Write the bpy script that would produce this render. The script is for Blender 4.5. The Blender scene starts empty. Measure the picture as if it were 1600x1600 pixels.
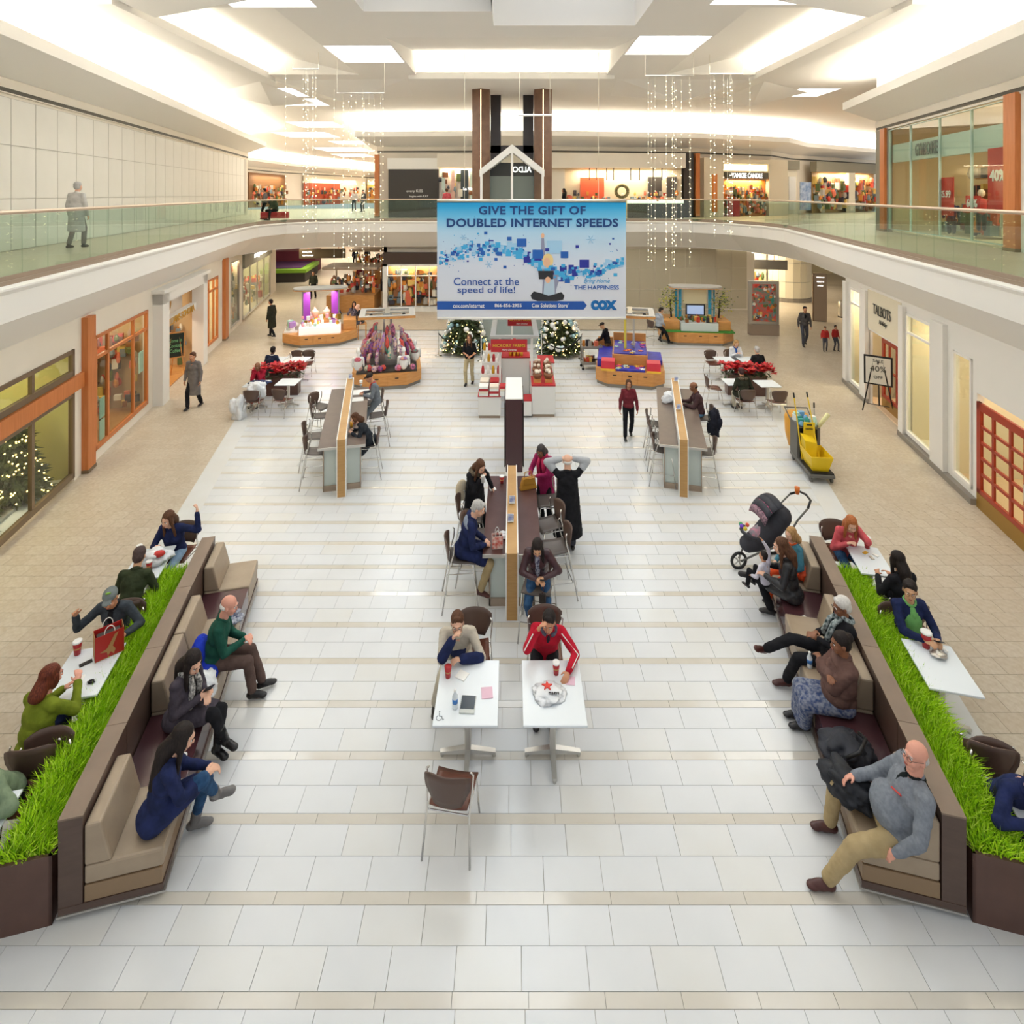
import bpy, bmesh, math, random
from mathutils import Vector, Matrix, Euler, noise
rnd = random.Random(7)
sc = bpy.context.scene
COL = sc.collection
PI = math.pi
CAM_H, FPX, HY = 6.5, 880.0, 303.0
# ---------- camera ----------
cd = bpy.data.cameras.new('camera'); cam = bpy.data.objects.new('camera', cd); COL.objects.link(cam)
cam.location = (0, 0, CAM_H); cam.rotation_euler = (PI/2, 0, 0)
cd.sensor_width = 36; cd.lens = FPX/1600*36; cd.shift_y = (HY-800)/1600
cd.clip_start = .1; cd.clip_end = 300
sc.camera = cam
# ---------- world, exposure ----------
w = bpy.data.worlds.new('world'); sc.world = w; w.use_nodes = True
w.node_tree.nodes['Background'].inputs[0].default_value = (.96, .98, 1, 1)
w.node_tree.nodes['Background'].inputs[1].default_value = 0.6
sc.view_settings.view_transform = 'Standard'; sc.view_settings.look = 'None'
sc.view_settings.gamma = 1; sc.view_settings.use_curve_mapping = False
sc.view_settings.exposure = 0.06
SKYE, COVEE, SHOPE = 9.0, 18.0, 5.0
def area(name, loc, sx, sy, power, col=(1, 1, 1), rot=(0, 0, 0)):
    l = bpy.data.lights.new(name, 'AREA'); l.shape = 'RECTANGLE'; l.size = sx; l.size_y = sy; l.energy = power; l.color = col
    o = bpy.data.objects.new(name, l); o.location = loc; o.rotation_euler = rot; COL.objects.link(o); return o
# daylight through the skylight row that carries on overhead and behind the viewer
for i, (x, y, p) in enumerate([(-5.5, 1, 40), (0, 1, 35), (5.5, 1, 40), (-6, 7, 95), (0, 7, 60), (6, 7, 95), (0, 13, 140), (-7.5, 18, 150), (7.5, 18, 150), (0, 19, 150), (-5, 24.5, 230), (5, 24.5, 230)]):
    area('skylight_light', (x, y, 10.8), 2.6, 2.6, p*.9, (.88, .95, 1))
# added warm fill lights under the lower ceiling, brightening the tan floor and corridors
for i, (x, y, p) in enumerate([(-13, 33, 120), (-14, 42, 170), (-16, 54, 200), (13, 33, 150), (18, 38, 200), (20, 27, 120), (0, 31, 40)]):
    area('lower_fill_light', (x, y, 3.5), 3, 3, p, (1, .9, .74))
area('corridor_light', (-18, 60, 10.5), 6, 20, 700, (1, .92, .8)); area('corridor_light', (24, 36, 10.3), 6, 6, 250, (1, .92, .8))
# ---------- helpers ----------
def lin(h):
    h = h.lstrip('#'); c = [int(h[i:i+2], 16)/255 for i in (0, 2, 4)]
    return tuple((v/12.92 if v <= .04045 else ((v+.055)/1.055)**2.4) for v in c)+(1,)
MATS = {}
def mat(name, hexc='#ffffff', rough=.5, metal=0, emit=None, es=0, var=None, vscale=8, bump=0, bscale=60, alpha=1, spec=None, coat=0, stretch=(1, 1, 1), detail=3, wave=None):
    """procedural principled material; var = second colour mixed in by noise"""
    if name in MATS: return MATS[name]
    m = bpy.data.materials.new(name); MATS[name] = m; m.use_nodes = True
    nt = m.node_tree; b = nt.nodes['Principled BSDF']; L = nt.links.new; N = nt.nodes.new
    b.inputs['Base Color'].default_value = lin(hexc); b.inputs['Roughness'].default_value = rough; b.inputs['Metallic'].default_value = metal
    if spec is not None: b.inputs['Specular IOR Level'].default_value = spec
    if coat: b.inputs['Coat Weight'].default_value = coat
    if emit: b.inputs['Emission Color'].default_value = lin(emit); b.inputs['Emission Strength'].default_value = es
    b.inputs['Alpha'].default_value = alpha
    if var or bump:
        tc = N('ShaderNodeTexCoord'); mp = N('ShaderNodeMapping'); mp.inputs['Scale'].default_value = stretch
        L(tc.outputs['Object'], mp.inputs['Vector'])
    if var:
        n = N('ShaderNodeTexNoise'); n.inputs['Scale'].default_value = vscale; n.inputs['Detail'].default_value = detail
        L(mp.outputs[0], n.inputs['Vector'])
        r = N('ShaderNodeValToRGB'); r.color_ramp.elements[0].position = .35; r.color_ramp.elements[1].position = .65
        r.color_ramp.elements[0].color = lin(hexc); r.color_ramp.elements[1].color = lin(var)
        L(n.outputs['Fac'], r.inputs[0]); L(r.outputs[0], b.inputs['Base Color'])
    if bump:
        n2 = N('ShaderNodeTexNoise'); n2.inputs['Scale'].default_value = bscale; L(mp.outputs[0], n2.inputs['Vector'])
        bp = N('ShaderNodeBump'); bp.inputs['Strength'].default_value = bump; bp.inputs['Distance'].default_value = .02
        L(n2.outputs['Fac'], bp.inputs['Height']); L(bp.outputs[0], b.inputs['Normal'])
    return m
def glassmat(name, tint='#dfeee6', refl=.1, rough=.02):
    if name in MATS: return MATS[name]
    m = bpy.data.materials.new(name); MATS[name] = m; m.use_nodes = True
    nt = m.node_tree; nt.nodes.clear(); N = nt.nodes.new; L = nt.links.new
    o = N('ShaderNodeOutputMaterial'); mx = N('ShaderNodeMixShader'); t = N('ShaderNodeBsdfTransparent'); g = N('ShaderNodeBsdfGlossy')
    t.inputs[0].default_value = lin(tint); g.inputs['Roughness'].default_value = rough
    f = N('ShaderNodeLayerWeight'); f.inputs[0].default_value = .5; pw = N('ShaderNodeMath'); pw.operation = 'POWER'; pw.inputs[1].default_value = 4; ad = N('ShaderNodeMath'); ad.operation = 'MULTIPLY_ADD'; ad.inputs[1].default_value = .35; ad.inputs[2].default_value = refl*.4
    L(f.outputs['Facing'], pw.inputs[0]); L(pw.outputs[0], ad.inputs[0]); L(ad.outputs[0], mx.inputs[0]); L(t.outputs[0], mx.inputs[1]); L(g.outputs[0], mx.inputs[2]); L(mx.outputs[0], o.inputs[0])
    return m
class MB:
    """collects shapes; build() links them as one mesh object"""
    def __init__(s, T=None): s.v = []; s.f = []; s.m = []; s.T = T or Matrix()
    def add(s, vs, fs, mi=0, T=None):
        M = s.T @ T if T is not None else s.T; n = len(s.v)
        s.v += [M @ Vector(v) for v in vs]; s.f += [tuple(i+n for i in f) for f in fs]; s.m += [mi]*len(fs); return s
    def box(s, x0, x1, y0, y1, z0, z1, mi=0, T=None):
        vs = [(x, y, z) for z in (z0, z1) for y in (y0, y1) for x in (x0, x1)]
        return s.add(vs, [(0, 2, 3, 1), (4, 5, 7, 6), (0, 1, 5, 4), (2, 6, 7, 3), (0, 4, 6, 2), (1, 3, 7, 5)], mi, T)
    def cbox(s, c, d, mi=0, rz=0, T=None):
        M = Matrix.Translation(c) @ Matrix.Rotation(rz, 4, 'Z')
        if T is not None: M = T @ M
        return s.box(-d[0]/2, d[0]/2, -d[1]/2, d[1]/2, -d[2]/2, d[2]/2, mi, M)
    def prism(s, poly, z0, z1, mi=0, T=None):
        n = len(poly); vs = [(x, y, z0) for x, y in poly]+[(x, y, z1) for x, y in poly]
        return s.add(vs, [tuple(range(n-1, -1, -1)), tuple(range(n, 2*n))]+[(i, (i+1) % n, (i+1) % n+n, i+n) for i in range(n)], mi, T)
    def quad(s, *p, mi=0): return s.add(p, [tuple(range(len(p)))], mi)
    def tube(s, pts, r, n=6, mi=0, cap=True, T=None):
        pts = [Vector(p) for p in pts]; rr = r if isinstance(r, (list, tuple)) else [r]*len(pts); vs = []; fs = []
        d0 = (pts[1]-pts[0]).normalized(); a = Vector((0, 0, 1)) if abs(d0.z) < .9 else Vector((1, 0, 0)); u = d0.cross(a).normalized()
        for i, p in enumerate(pts):
            d = (pts[min(i+1, len(pts)-1)]-pts[max(i-1, 0)]).normalized()
            u = (u-d*u.dot(d)); u = u.normalized() if u.length > 1e-6 else d.orthogonal().normalized(); v = d.cross(u)
            for k in range(n):
                t = 2*PI*k/n; vs.append(p+(u*math.cos(t)+v*math.sin(t))*rr[i])
        for i in range(len(pts)-1):
            for k in range(n): a0 = i*n+k; a1 = i*n+(k+1) % n; fs.append((a0, a1, a1+n, a0+n))
        if cap: fs += [tuple(range(n-1, -1, -1)), tuple(range((len(pts)-1)*n, len(pts)*n))]
        return s.add(vs, fs, mi, T)
    def lathe(s, prof, c=(0, 0, 0), n=16, mi=0, T=None):
        vs = []; fs = []
        for r, z in prof:
            for k in range(n): t = 2*PI*k/n; vs.append((c[0]+r*math.cos(t), c[1]+r*math.sin(t), c[2]+z))
        for i in range(len(prof)-1):
            for k in range(n): a0 = i*n+k; a1 = i*n+(k+1) % n; fs.append((a0, a1, a1+n, a0+n))
        fs += [tuple(range(n-1, -1, -1)), tuple(range((len(prof)-1)*n, len(prof)*n))]
        return s.add(vs, fs, mi, T)
    def ell(s, c, r, mi=0, n=10, m=6, R=None, T=None):
        c = Vector(c); r = r if isinstance(r, (list, tuple)) else (r, r, r); vs = []; fs = []
        for i in range(1, m):
            ph = PI*i/m
            for k in range(n): t = 2*PI*k/n; vs.append(Vector((r[0]*math.sin(ph)*math.cos(t), r[1]*math.sin(ph)*math.sin(t), r[2]*math.cos(ph))))
        top = len(vs); vs.append(Vector((0, 0, r[2]))); vs.append(Vector((0, 0, -r[2])))
        for i in range(m-2):
            for k in range(n): a0 = i*n+k; a1 = i*n+(k+1) % n; fs.append((a0, a0+n, a1+n, a1))
        for k in range(n): fs.append((top, k, (k+1) % n)); fs.append((top+1, (m-2)*n+(k+1) % n, (m-2)*n+k))
        if R is not None: vs = [R @ v for v in vs]
        return s.add([v+c for v in vs], fs, mi, T)
    def cap(s, a, b, ra, rb, n=10, mi=0):
        """tapered capsule"""
        a = Vector(a); b = Vector(b); d = b-a; L = d.length or 1e-4; d = d/L
        pts = [a-d*ra*.92, a-d*ra*.7, a-d*ra*.35, a, b, b+d*rb*.35, b+d*rb*.7, b+d*rb*.92]
        return s.tube(pts, [ra*.38, ra*.71, ra*.94, ra, rb, rb*.94, rb*.71, rb*.38], n, mi)
    def build(s, name, mats, parent=None, smooth=False, bevel=0, fix=True, **kw):
        me = bpy.data.meshes.new(name); me.from_pydata([tuple(v) for v in s.v], [], s.f)
        if not isinstance(mats, (list, tuple)): mats = [mats]
        for m in mats: me.materials.append(m)
        if len(mats) > 1: me.polygons.foreach_set('material_index', s.m)
        if fix:
            bm = bmesh.new(); bm.from_mesh(me); bmesh.ops.recalc_face_normals(bm, faces=bm.faces); bm.to_mesh(me); bm.free()
        if smooth: me.polygons.foreach_set('use_smooth', [True]*len(me.polygons))
        o = bpy.data.objects.new(name, me); COL.objects.link(o)
        if parent: o.parent = parent
        if bevel:
            b = o.modifiers.new('bevel', 'BEVEL'); b.width = bevel; b.segments = 2; b.limit_method = 'ANGLE'
        for k, v in kw.items(): o[k] = v
        return o
def empty(name, loc=(0, 0, 0), rz=0, label=None, cat=None, group=None, kind=None):
    o = bpy.data.objects.new(name, None); COL.objects.link(o); o.location = loc; o.rotation_euler = (0, 0, rz); o.empty_display_size = .1
    return tag(o, label, cat, group, kind)
def tag(o, label=None, cat=None, group=None, kind=None):
    if label: o['label'] = label
    if cat: o['category'] = cat
    if group: o['group'] = group
    if kind: o['kind'] = kind
    return o
def copy_tree(o, loc=None, rz=None, label=None, group=None, parent=None, sc_=None):
    c = o.copy(); COL.objects.link(c); c.parent = parent
    if loc is not None: c.location = loc
    if rz is not None: c.rotation_euler = (0, 0, rz)
    if label: c['label'] = label
    if group: c['group'] = group
    if sc_: c.scale = (sc_, sc_, sc_)
    for ch in KIDS(o): copy_tree(ch, parent=c)
    return c
def KIDS(o): return list(o.children)
def at(px, py, z=0):
    """photo pixel on a horizontal plane at height z -> world x, y"""
    k = (py-HY)/(CAM_H-z); return ((px-800)/k, FPX/k)
def at3(px, py, z=0): x, y = at(px, py, z); return (x, y, z)
# ---------- lettering (built first, while the scene is small) ----------
TXT = {}
def texts(specs):
    tmp = []
    for key, body, kw in specs:
        c = bpy.data.curves.new(key, 'FONT'); c.body = body; c.size = 1; c.align_x = kw.get('al', 'CENTER'); c.align_y = 'CENTER'
        c.extrude = kw.get('ex', .01); c.resolution_u = kw.get('res', 3); c.offset = kw.get('off', 0); c.shear = kw.get('shear', 0); c.space_character = kw.get('sp', 1)
        o = bpy.data.objects.new(key, c); COL.objects.link(o); tmp.append((key, o))
    dg = bpy.context.evaluated_depsgraph_get(); dg.update()
    for key, o in tmp: TXT[key] = bpy.data.meshes.new_from_object(o.evaluated_get(dg)); TXT[key].name = key
    for key, o in tmp: c = o.data; bpy.data.objects.remove(o); bpy.data.curves.remove(c)
def text(key, name, m, M, parent=None, width=None, height=None, **kw):
    """place a lettering mesh; M = 4x4 placing its centre, x = reading direction, z = towards reader"""
    me = TXT[key].copy(); me.name = name; xs = [v.co.x for v in me.vertices]; ys = [v.co.y for v in me.vertices]
    cx, cy, wx, hy = (max(xs)+min(xs))/2, (max(ys)+min(ys))/2, max(xs)-min(xs), max(ys)-min(ys)
    s = width/wx if width else height/hy; sy = height/hy if height else s
    for v in me.vertices: v.co = M @ Vector(((v.co.x-cx)*s, (v.co.y-cy)*sy, v.co.z*.6))
    me.materials.clear(); me.materials.append(m)
    o = bpy.data.objects.new(name, me); COL.objects.link(o)
    if parent: o.parent = parent
    for k, v in kw.items(): o[k] = v
    return o
def face(p, n, up=(0, 0, 1)):
    """matrix at p whose z looks along n and y along up"""
    n = Vector(n).normalized(); up = Vector(up); x = up.cross(n).normalized(); y = n.cross(x)
    return Matrix(((x.x, y.x, n.x, p[0]), (x.y, y.y, n.y, p[1]), (x.z, y.z, n.z, p[2]), (0, 0, 0, 1)))
texts([('t_b1', 'GIVE THE GIFT OF', dict(off=.028, sp=1.06)), ('t_b2', 'DOUBLED INTERNET SPEEDS', dict(off=.028, sp=1.04)),
 ('t_b3', 'Connect at the', dict(off=.004)), ('t_b4', 'speed of life!', dict(off=.004)), ('t_b5', 'Bring Home', dict(shear=.4)), ('t_b6', 'THE HAPPINESS', dict(off=.01)),
 ('t_b7', 'cox.com/internet', dict(off=.01)), ('t_b8', '866-856-2955', dict(off=.015)), ('t_b9', 'Cox Solutions Store\'', dict(off=.015)), ('t_cox', 'cox', dict(off=.05)),
 ('t_hf', 'HICKORY FARMS', dict(off=.01)), ('t_hf2', 'Merry Christmas', dict(shear=.35)), ('t_tal', 'TALBOTS', {}), ('t_holi', 'Holiday', dict(shear=.4)),
 ('t_sale', 'SALE', {}), ('t_40', '40%', {}), ('t_off', 'OFF', {}), ('t_ws', 'WILLIAMS-SONOMA', dict(off=.02)), ('t_kiss', 'every KISS', {}), ('t_kay', 'begins with KAY', {}),
 ('t_aldo', 'ALDO', dict(off=.02)), ('t_yc', 'YANKEE CANDLE', dict(off=.02)), ('t_gym', 'GYMBOREE', dict(off=.02)), ('t_599', '$5.99', dict(off=.02)), ('t_40b', '40%', dict(off=.03)), ('t_60', '60%', dict(off=.03)),
 ('t_sun', 'sunglass hut', dict(off=.02)), ('t_deja', 'Deja Vu', dict(off=.01)), ('t_macy', 'MACY\'S', dict(off=.02)), ('t_rest', 'RESTROOMS', dict(off=.02)), ('t_jcp', 'JCPENNEY', dict(off=.02)),
 ('t_wait', 'WAIT A', dict(off=.02)), ('t_menu', 'Come in\nCookies\nCoffee', dict(res=2)), ('t_caution', 'CAUTION', dict(res=2)), ('t_eq', '7', dict(res=2)), ('t_xing', 'CRAZY 8', dict(res=2)), ('t_la', 'La Vie', dict(off=.02)), ('t_macs', 'macys', dict(res=2))])
# ---------- materials ----------
M_white = mat('ceiling_paint', '#f8f5ef', .85); M_wall = mat('wall_paint', '#ece3d3', .8, var='#e8decd', vscale=.6)
M_fascia = mat('fascia_paint', '#efebe3', .7); M_ledge = mat('white_ledge', '#f6f2ea', .5)
M_panel = mat('wall_panel', '#e8e4da', .55, var='#e3dfd4', vscale=.7); M_joint = mat('panel_joint', '#c9c3b8', .8)
M_strip = mat('dark_strip', '#5a5548', .6); M_taupe = mat('taupe_metal', '#a89684', .4, .3)
M_sky = mat('skylight_glow', '#ffffff', emit='#f6fbff', es=SKYE*.35); M_sky2 = mat('skylight_soft', '#ffffff', emit='#f2f7ff', es=1.0); M_cove = mat('cove_tube', '#ffffff', emit='#fff7e8', es=COVEE)
M_orange = mat('orange_wood', '#cf7f46', .45, var='#c4733a', vscale=3, stretch=(8, 8, .6)); M_bronze = mat('bronze_frame', '#7d6a52', .4, .3)
M_tile = mat('floor_tile', '#dddfe1', .25, var='#d9dbdc', vscale=1.3, spec=.5); M_tile2 = mat('floor_tile_warm', '#dedfde', .22, var='#dbdbd8', vscale=1.5)
M_band = mat('floor_band', '#d5d0c6', .12, var='#cfc9bd', vscale=2); M_grout = mat('grout', '#b5afa4', .9)
M_tan = mat('tan_paver', '#ccbfab', .35, var='#c0b098', vscale=14, detail=6); M_tan2 = mat('tan_paver_pale', '#d1c5b2', .35, var='#c3b49d', vscale=16, detail=6)
M_glass = glassmat('rail_glass', '#e9f4ed', .16); M_sglass = glassmat('shop_glass', '#f2f5f0', .07)
M_alu = mat('aluminium', '#c9c6c0', .3, .9); M_chrome = mat('chrome', '#d8d6d2', .14, 1); M_black = mat('black', '#1c1b1b', .5); M_rail = mat('handrail_metal', '#cdb9a4', .35, .5)
M_brown = mat('brown_stone', '#7a5740', .35, var='#6d4c37', vscale=3); M_dark = mat('dark_column', '#352d2a', .4)
M_shop = mat('shop_lamp', '#ffffff', emit='#ffdfa6', es=SHOPE)
ANG = math.atan(.2386); CA = math.cos(ANG); SEC = 1/CA
def off_poly(poly, d):
    out = []
    for i, p in enumerate(poly):
        a = Vector(poly[max(i-1, 0)]); b = Vector(p); c = Vector(poly[min(i+1, len(poly)-1)])
        d1 = (b-a).normalized() if i else (c-b).normalized(); d2 = (c-b).normalized() if i < len(poly)-1 else d1
        n1 = Vector((-d1.y, d1.x)); n2 = Vector((-d2.y, d2.x)); n = (n1+n2).normalized(); out.append(b+n*(d/max(.3, n.dot(n1))))
    return out
def sweep(mb, poly, prof, mi=0, side=1):
    """profile of (inward offset, height) swept along a plan polyline; side +1 = left of travel"""
    rows = [off_poly(poly, side*o) for o, z in prof]
    for j in range(len(prof)-1):
        for i in range(len(poly)-1):
            a, b = rows[j], rows[j+1]; z0, z1 = prof[j][1], prof[j+1][1]
            mb.quad((a[i].x, a[i].y, z0), (a[i+1].x, a[i+1].y, z0), (b[i+1].x, b[i+1].y, z1), (b[i].x, b[i].y, z1), mi=mi)
    return mb
# ---------- floor ----------
ZS, ZF = 5.1, 11.1   # upper walkway level, main ceiling level
def xb(y): return 6.6+.245*(min(y, 20)-11.5)
mb = MB(); mb.box(-34, 34, 1.5, 95, -.3, -.012, 0); fl = mb.build('floor', M_grout); tag(fl, kind='structure')
rows = []; y = 5.149-3*.66
while y < 26.3: rows += [(y, y+.1, 1), (y+.1, y+.38, 0), (y+.38, y+.66, 0)]; y += .66
tiles = []
for ri, (y0, y1, band) in enumerate(rows):
    if y1 < 3.7: continue
    w_ = .556 if not band else .62; o = (ri*.313) % w_; xe = xb((y0+y1)/2); x = -xe; nx = -xe+o+.05
    while x < xe-.01:
        x1 = min(nx, xe); tiles.append((x, x1, y0, y1, band)); x = x1; nx = x1+w_
tiles.sort(key=lambda t: t[2]**2*1.0+(abs((t[0]+t[1])/2)*.4)**2 if abs((t[0]+t[1])/2) < t[2]*.92+.3 else 1e9)
cache = {}
def tile_mesh(w_, d_, kind):
    k = (round(w_, 3), round(d_, 3), kind)
    if k not in cache:
        m = MB(); g = .0022; m.box(-w_/2+g, w_/2-g, -d_/2+g, d_/2-g, -.02, 0)
        o = m.build('tile', [M_tile, M_band, M_tile2, M_tan, M_tan2][kind]); cache[k] = o.data; bpy.data.objects.remove(o)
    return cache[k]
def add_piece(name, me, loc, parent):
    o = bpy.data.objects.new(name, me); COL.objects.link(o); o.location = loc; o.parent = parent; return o
rest = MB()
for i, (x0, x1, y0, y1, band) in enumerate(tiles):
    kd = 1 if band else (0 if rnd.random() < .7 else 2)
    if i < 300: add_piece('tile', tile_mesh(x1-x0, y1-y0, kd), ((x0+x1)/2, (y0+y1)/2, 0), fl)
    else: rest.box(x0+.002, x1-.002, y0+.002, y1-.002, -.02, 0, kd)
rest.build('tile_field', [M_tile, M_band, M_tile2], fl, kind='stuff')
pav = []; ri = 0; y = 3.7
while y < 40:
    xi = xb(y+.14) if y < 26.3 else 0
    lim = 7.6+.24*y if y < 20 else 13+(y-20)*.9
    for s in ([1, -1] if xi else [1]):
        x = xi if xi else -lim; e = lim; first = .33*((ri*.5) % 1)+.05
        while x < e:
            w_ = first if first else .33; first = 0; x1 = x+w_
            pav.append((min(s*x, s*x1), max(s*x, s*x1), y, y+.28)); x = x1
    y += .28; ri += 1
pav.sort(key=lambda t: (t[2]**2) if abs((t[0]+t[1])/2) < t[2]*.93 else 1e9)
rest = MB()
for i, (x0, x1, y0, y1) in enumerate(pav):
    kd = 3+int(rnd.random() < .4)
    if i < 300: add_piece('paver', tile_mesh(x1-x0, .28, kd), ((x0+x1)/2, y0+.14, 0), fl)
    else: rest.quad((x0+.002, y0+.002, 0), (x1-.002, y0+.002, 0), (x1-.002, y1-.002, 0), (x0+.002, y1-.002, 0), mi=kd-3)
rest.build('paver_field', [M_tan, M_tan2], fl, kind='stuff')
for sx in (1, -1):
    m = MB(); P = [(sx*(xb(y)+d), y) for y, d in ((3.7, -.22), (20, -.22), (20, .22), (3.7, .22))]; m.prism(P, -.02, .002); m.build('floor_border', M_tile2, fl)
m = MB(); m.box(-9, 9, 26.1, 26.8, -.02, .002); m.box(-9, -8.4, 20, 26.5, -.02, .002); m.box(8.4, 9, 20, 26.5, -.02, .002); m.build('floor_border', M_tile2, fl)
m = MB(); m.quad((-34, 40, 0), (34, 40, 0), (34, 95, 0), (-34, 95, 0)); m.build('paver_apron', M_tan2, fl)
# ---------- upper ring: rail line, fascia, soffit, walkway ----------
RAIL = [(-6.45, 2), (-8.1, 8.9), (-9.55, 15), (-10.7, 20), (-11.7, 24), (-12.1, 26.6), (-11.6, 28.8), (-10.3, 29.9), (-8.3, 30.3), (7.4, 30.3), (9.6, 29.8), (11.0, 28.3), (11.65, 26), (11.7, 24), (10.75, 20), (9.55, 15), (8.1, 8.9), (6.45, 2)]
m = MB(); sweep(m, RAIL, [(.03, 5.1), (.03, 5.03)], 2, -1); sweep(m, RAIL, [(.03, 5.03), (.14, 5.0), (.14, 4.97)], 1, -1)
sweep(m, RAIL, [(.14, 4.97), (.1, 4.9), (.1, 4.46)], 0, -1); sweep(m, RAIL, [(.1, 4.46), (-.93, 3.6), (-.93, 3.58)], 3, -1)
fa = m.build('trim_balcony', [M_fascia, M_ledge, M_taupe, M_white], fix=False); tag(fa, kind='structure')
m = MB(); sweep(m, RAIL, [(-.04, 5.1), (.3, 5.1), (3.4, 5.1), (24, 5.1)], 0, 1)
up = m.build('floor_upper', M_tan2); tag(up, kind='structure')
# lower ceiling behind the soffit
m = MB(); sweep(m, RAIL, [(.95, 3.58), (26, 3.58)], 0, 1); lc = m.build('ceiling_lower', M_white); tag(lc, kind='structure')
# balustrade: glass panes, handrail
def seglen(poly): return [(Vector(poly[i+1])-Vector(poly[i])).length for i in range(len(poly)-1)]
def along(poly, s):
    for i, l in enumerate(seglen(poly)):
        if s <= l or i == len(poly)-2: return Vector(poly[i]).lerp(Vector(poly[i+1]), s/l)
        s -= l
bal = empty('balustrade', (0, 0, 0), 0, 'greenish glass balustrade with slim metal handrail around the upper walkway', 'railing')
tot = sum(seglen(RAIL)); n = int(tot/2.25)
for i in range(n):
    s0, s1 = tot*i/n+.008, tot*(i+1)/n-.008; pts = [along(RAIL, s0+(s1-s0)*k/3) for k in range(4)]
    m = MB()
    for a, b in zip(pts, pts[1:]):
        nn = Vector((-(b-a).y, (b-a).x)).normalized()*.006
        m.add([(a.x+nn.x, a.y+nn.y, 5.08), (b.x+nn.x, b.y+nn.y, 5.08), (b.x-nn.x, b.y-nn.y, 5.08), (a.x-nn.x, a.y-nn.y, 5.08), (a.x+nn.x, a.y+nn.y, 6.16), (b.x+nn.x, b.y+nn.y, 6.16), (b.x-nn.x, b.y-nn.y, 6.16), (a.x-nn.x, a.y-nn.y, 6.16)],
              [(0, 1, 5, 4), (3, 7, 6, 2), (4, 5, 6, 7), (0, 4, 7, 3), (1, 2, 6, 5)])
    m.build('glass_pane', M_glass, bal, fix=False)
m = MB(); m.tube([(along(RAIL, tot*i/60).x, along(RAIL, tot*i/60).y, 6.2) for i in range(61)], .034, 8); m.build('handrail', M_rail, bal, smooth=True)
m = MB(); sweep(m, RAIL, [(.02, 5.08), (.02, 5.18), (-.02, 5.18), (-.02, 5.08)], 0, -1); m.build('base_channel', M_taupe, bal)
# ---------- upper walls ----------
LW = lambda y, x0: (-(x0+.2386*y), y)
RW = lambda y, x0: (x0+.2386*y, y)
UW_L = [LW(2, 9), LW(39, 9)]; UW_C = [(-22.5, 42), (-27, 55), (-27, 67), (-22, 86), (-15.8, 88)]
UW_B = [(-15.8, 88), (-8.3, 36), (-8.0, 33.6), (2.5, 33.2), (11, 34.5), (17, 37), (20, 40.5), (33, 49)]
UW_R = [RW(22, 9), RW(2, 9)]
COVE = [(0, 9.32), (1.2, 9.8), (1.2, 10.1), (1.02, 10.1), (1.02, 9.95), (.05, 9.9)]
def upper_wall(name, poly, side, wall=True, z0=ZS):
    m = MB()
    if wall: sweep(m, poly, [(0, z0), (0, 8.93)], 0, side)
    sweep(m, poly, [(0, 8.93), (.05, 8.93), (.05, 8.96)], 0, side); sweep(m, poly, [(.02, 8.95), (.02, 9.07)], 1, side)
    sweep(m, poly, [(.05, 9.06), (.05, 9.28), (0, 9.32)], 0, side); sweep(m, poly, COVE, 2, side); sweep(m, poly, [(0, 9.9), (0, 11.12)], 2, side)
    o = m.build(name, [M_wall, M_strip, M_white], fix=False); tag(o, kind='structure')
    e = MB(); sweep(e, poly, [(.35, 9.98), (.75, 9.98)], 0, side)
    t = e.build('cove_light', M_cove, fix=False); tag(t, 'warm strip lighting hidden in the ceiling cove, %s' % name.replace('_', ' '), 'light'); return o
wl = upper_wall('wall_left', UW_L, -1)
upper_wall('wall_corridor', [LW(39, 9)]+UW_C, -1); upper_wall('wall_back', UW_B, -1); upper_wall('wall_right', UW_R, -1, wall=False)
# the wall panels of the left upper wall
pan = {}
zr = [(5.12, 6.37), (6.39, 7.68), (7.70, 8.83)]
e = empty('wall_panels', (-9, 0, 0), ANG, kind='structure'); e.name = 'trim_1'
for c in range(30):
    ya, yb = 8.77+c, 9.77+c
    if yb > 38.6: break
    for r_, (z0, z1) in enumerate(zr):
        if r_ not in pan:
            mm = MB(); mm.box(.0, .03, -.5*SEC+.014, .5*SEC-.014, z0, z1); ob = mm.build('panel', M_panel, bevel=0); pan[r_] = ob.data; bpy.data.objects.remove(ob)
        add_piece('panel', pan[r_], (0.0, (ya+.5)*SEC, 0), e)
mm = MB(); mm.box(.0, .008, 8*SEC, 38.6*SEC, 5.1, 8.85); mm.build('joint_backing', M_joint, e)
# ---------- main ceiling with recesses ----------
openings = [(-3.7, 3.65, 16.5, 22.1), (-.5, 3.36, 11.5, 15.4), (-3.74, -.5, 10.6, 14.2), (5.9, 9.75, 13.9, 21.7), (-9.75, -5.9, 13.9, 21.7)]
SKY = [(-6.88, -4.8, 11.0, 13.9-.02), (-5.88, -3.76, 17.5, 19.7), (3.72, 5.84, 16.4, 18.6), (4.8, 6.9, 11.2, 13.7), (12.6, 14.4, 24.6, 26.6), (-10.5, -8.2, 24.5, 26.6), (-11.8, -9.5, 27.2, 29.4), (-14.5, -11.5, 36, 39), (-18, -14, 42, 46), (-16, -12, 49, 52), (-20, -15, 56, 61), (-21, -17, 65, 70)]
SKY = [s for s in SKY]
side_sky = []
for s in list(SKY):
    hit = [o for o in openings if not (s[1] <= o[0] or s[0] >= o[1] or s[3] <= o[2] or s[2] >= o[3])]
    if hit: SKY.remove(s); side_sky.append(s)
allo = openings+SKY
xs = sorted(set([-34, 34]+[v for o in allo for v in o[:2]])); ys = sorted(set([1.5, 95]+[v for o in allo for v in o[2:]]))
m = MB()
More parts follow.
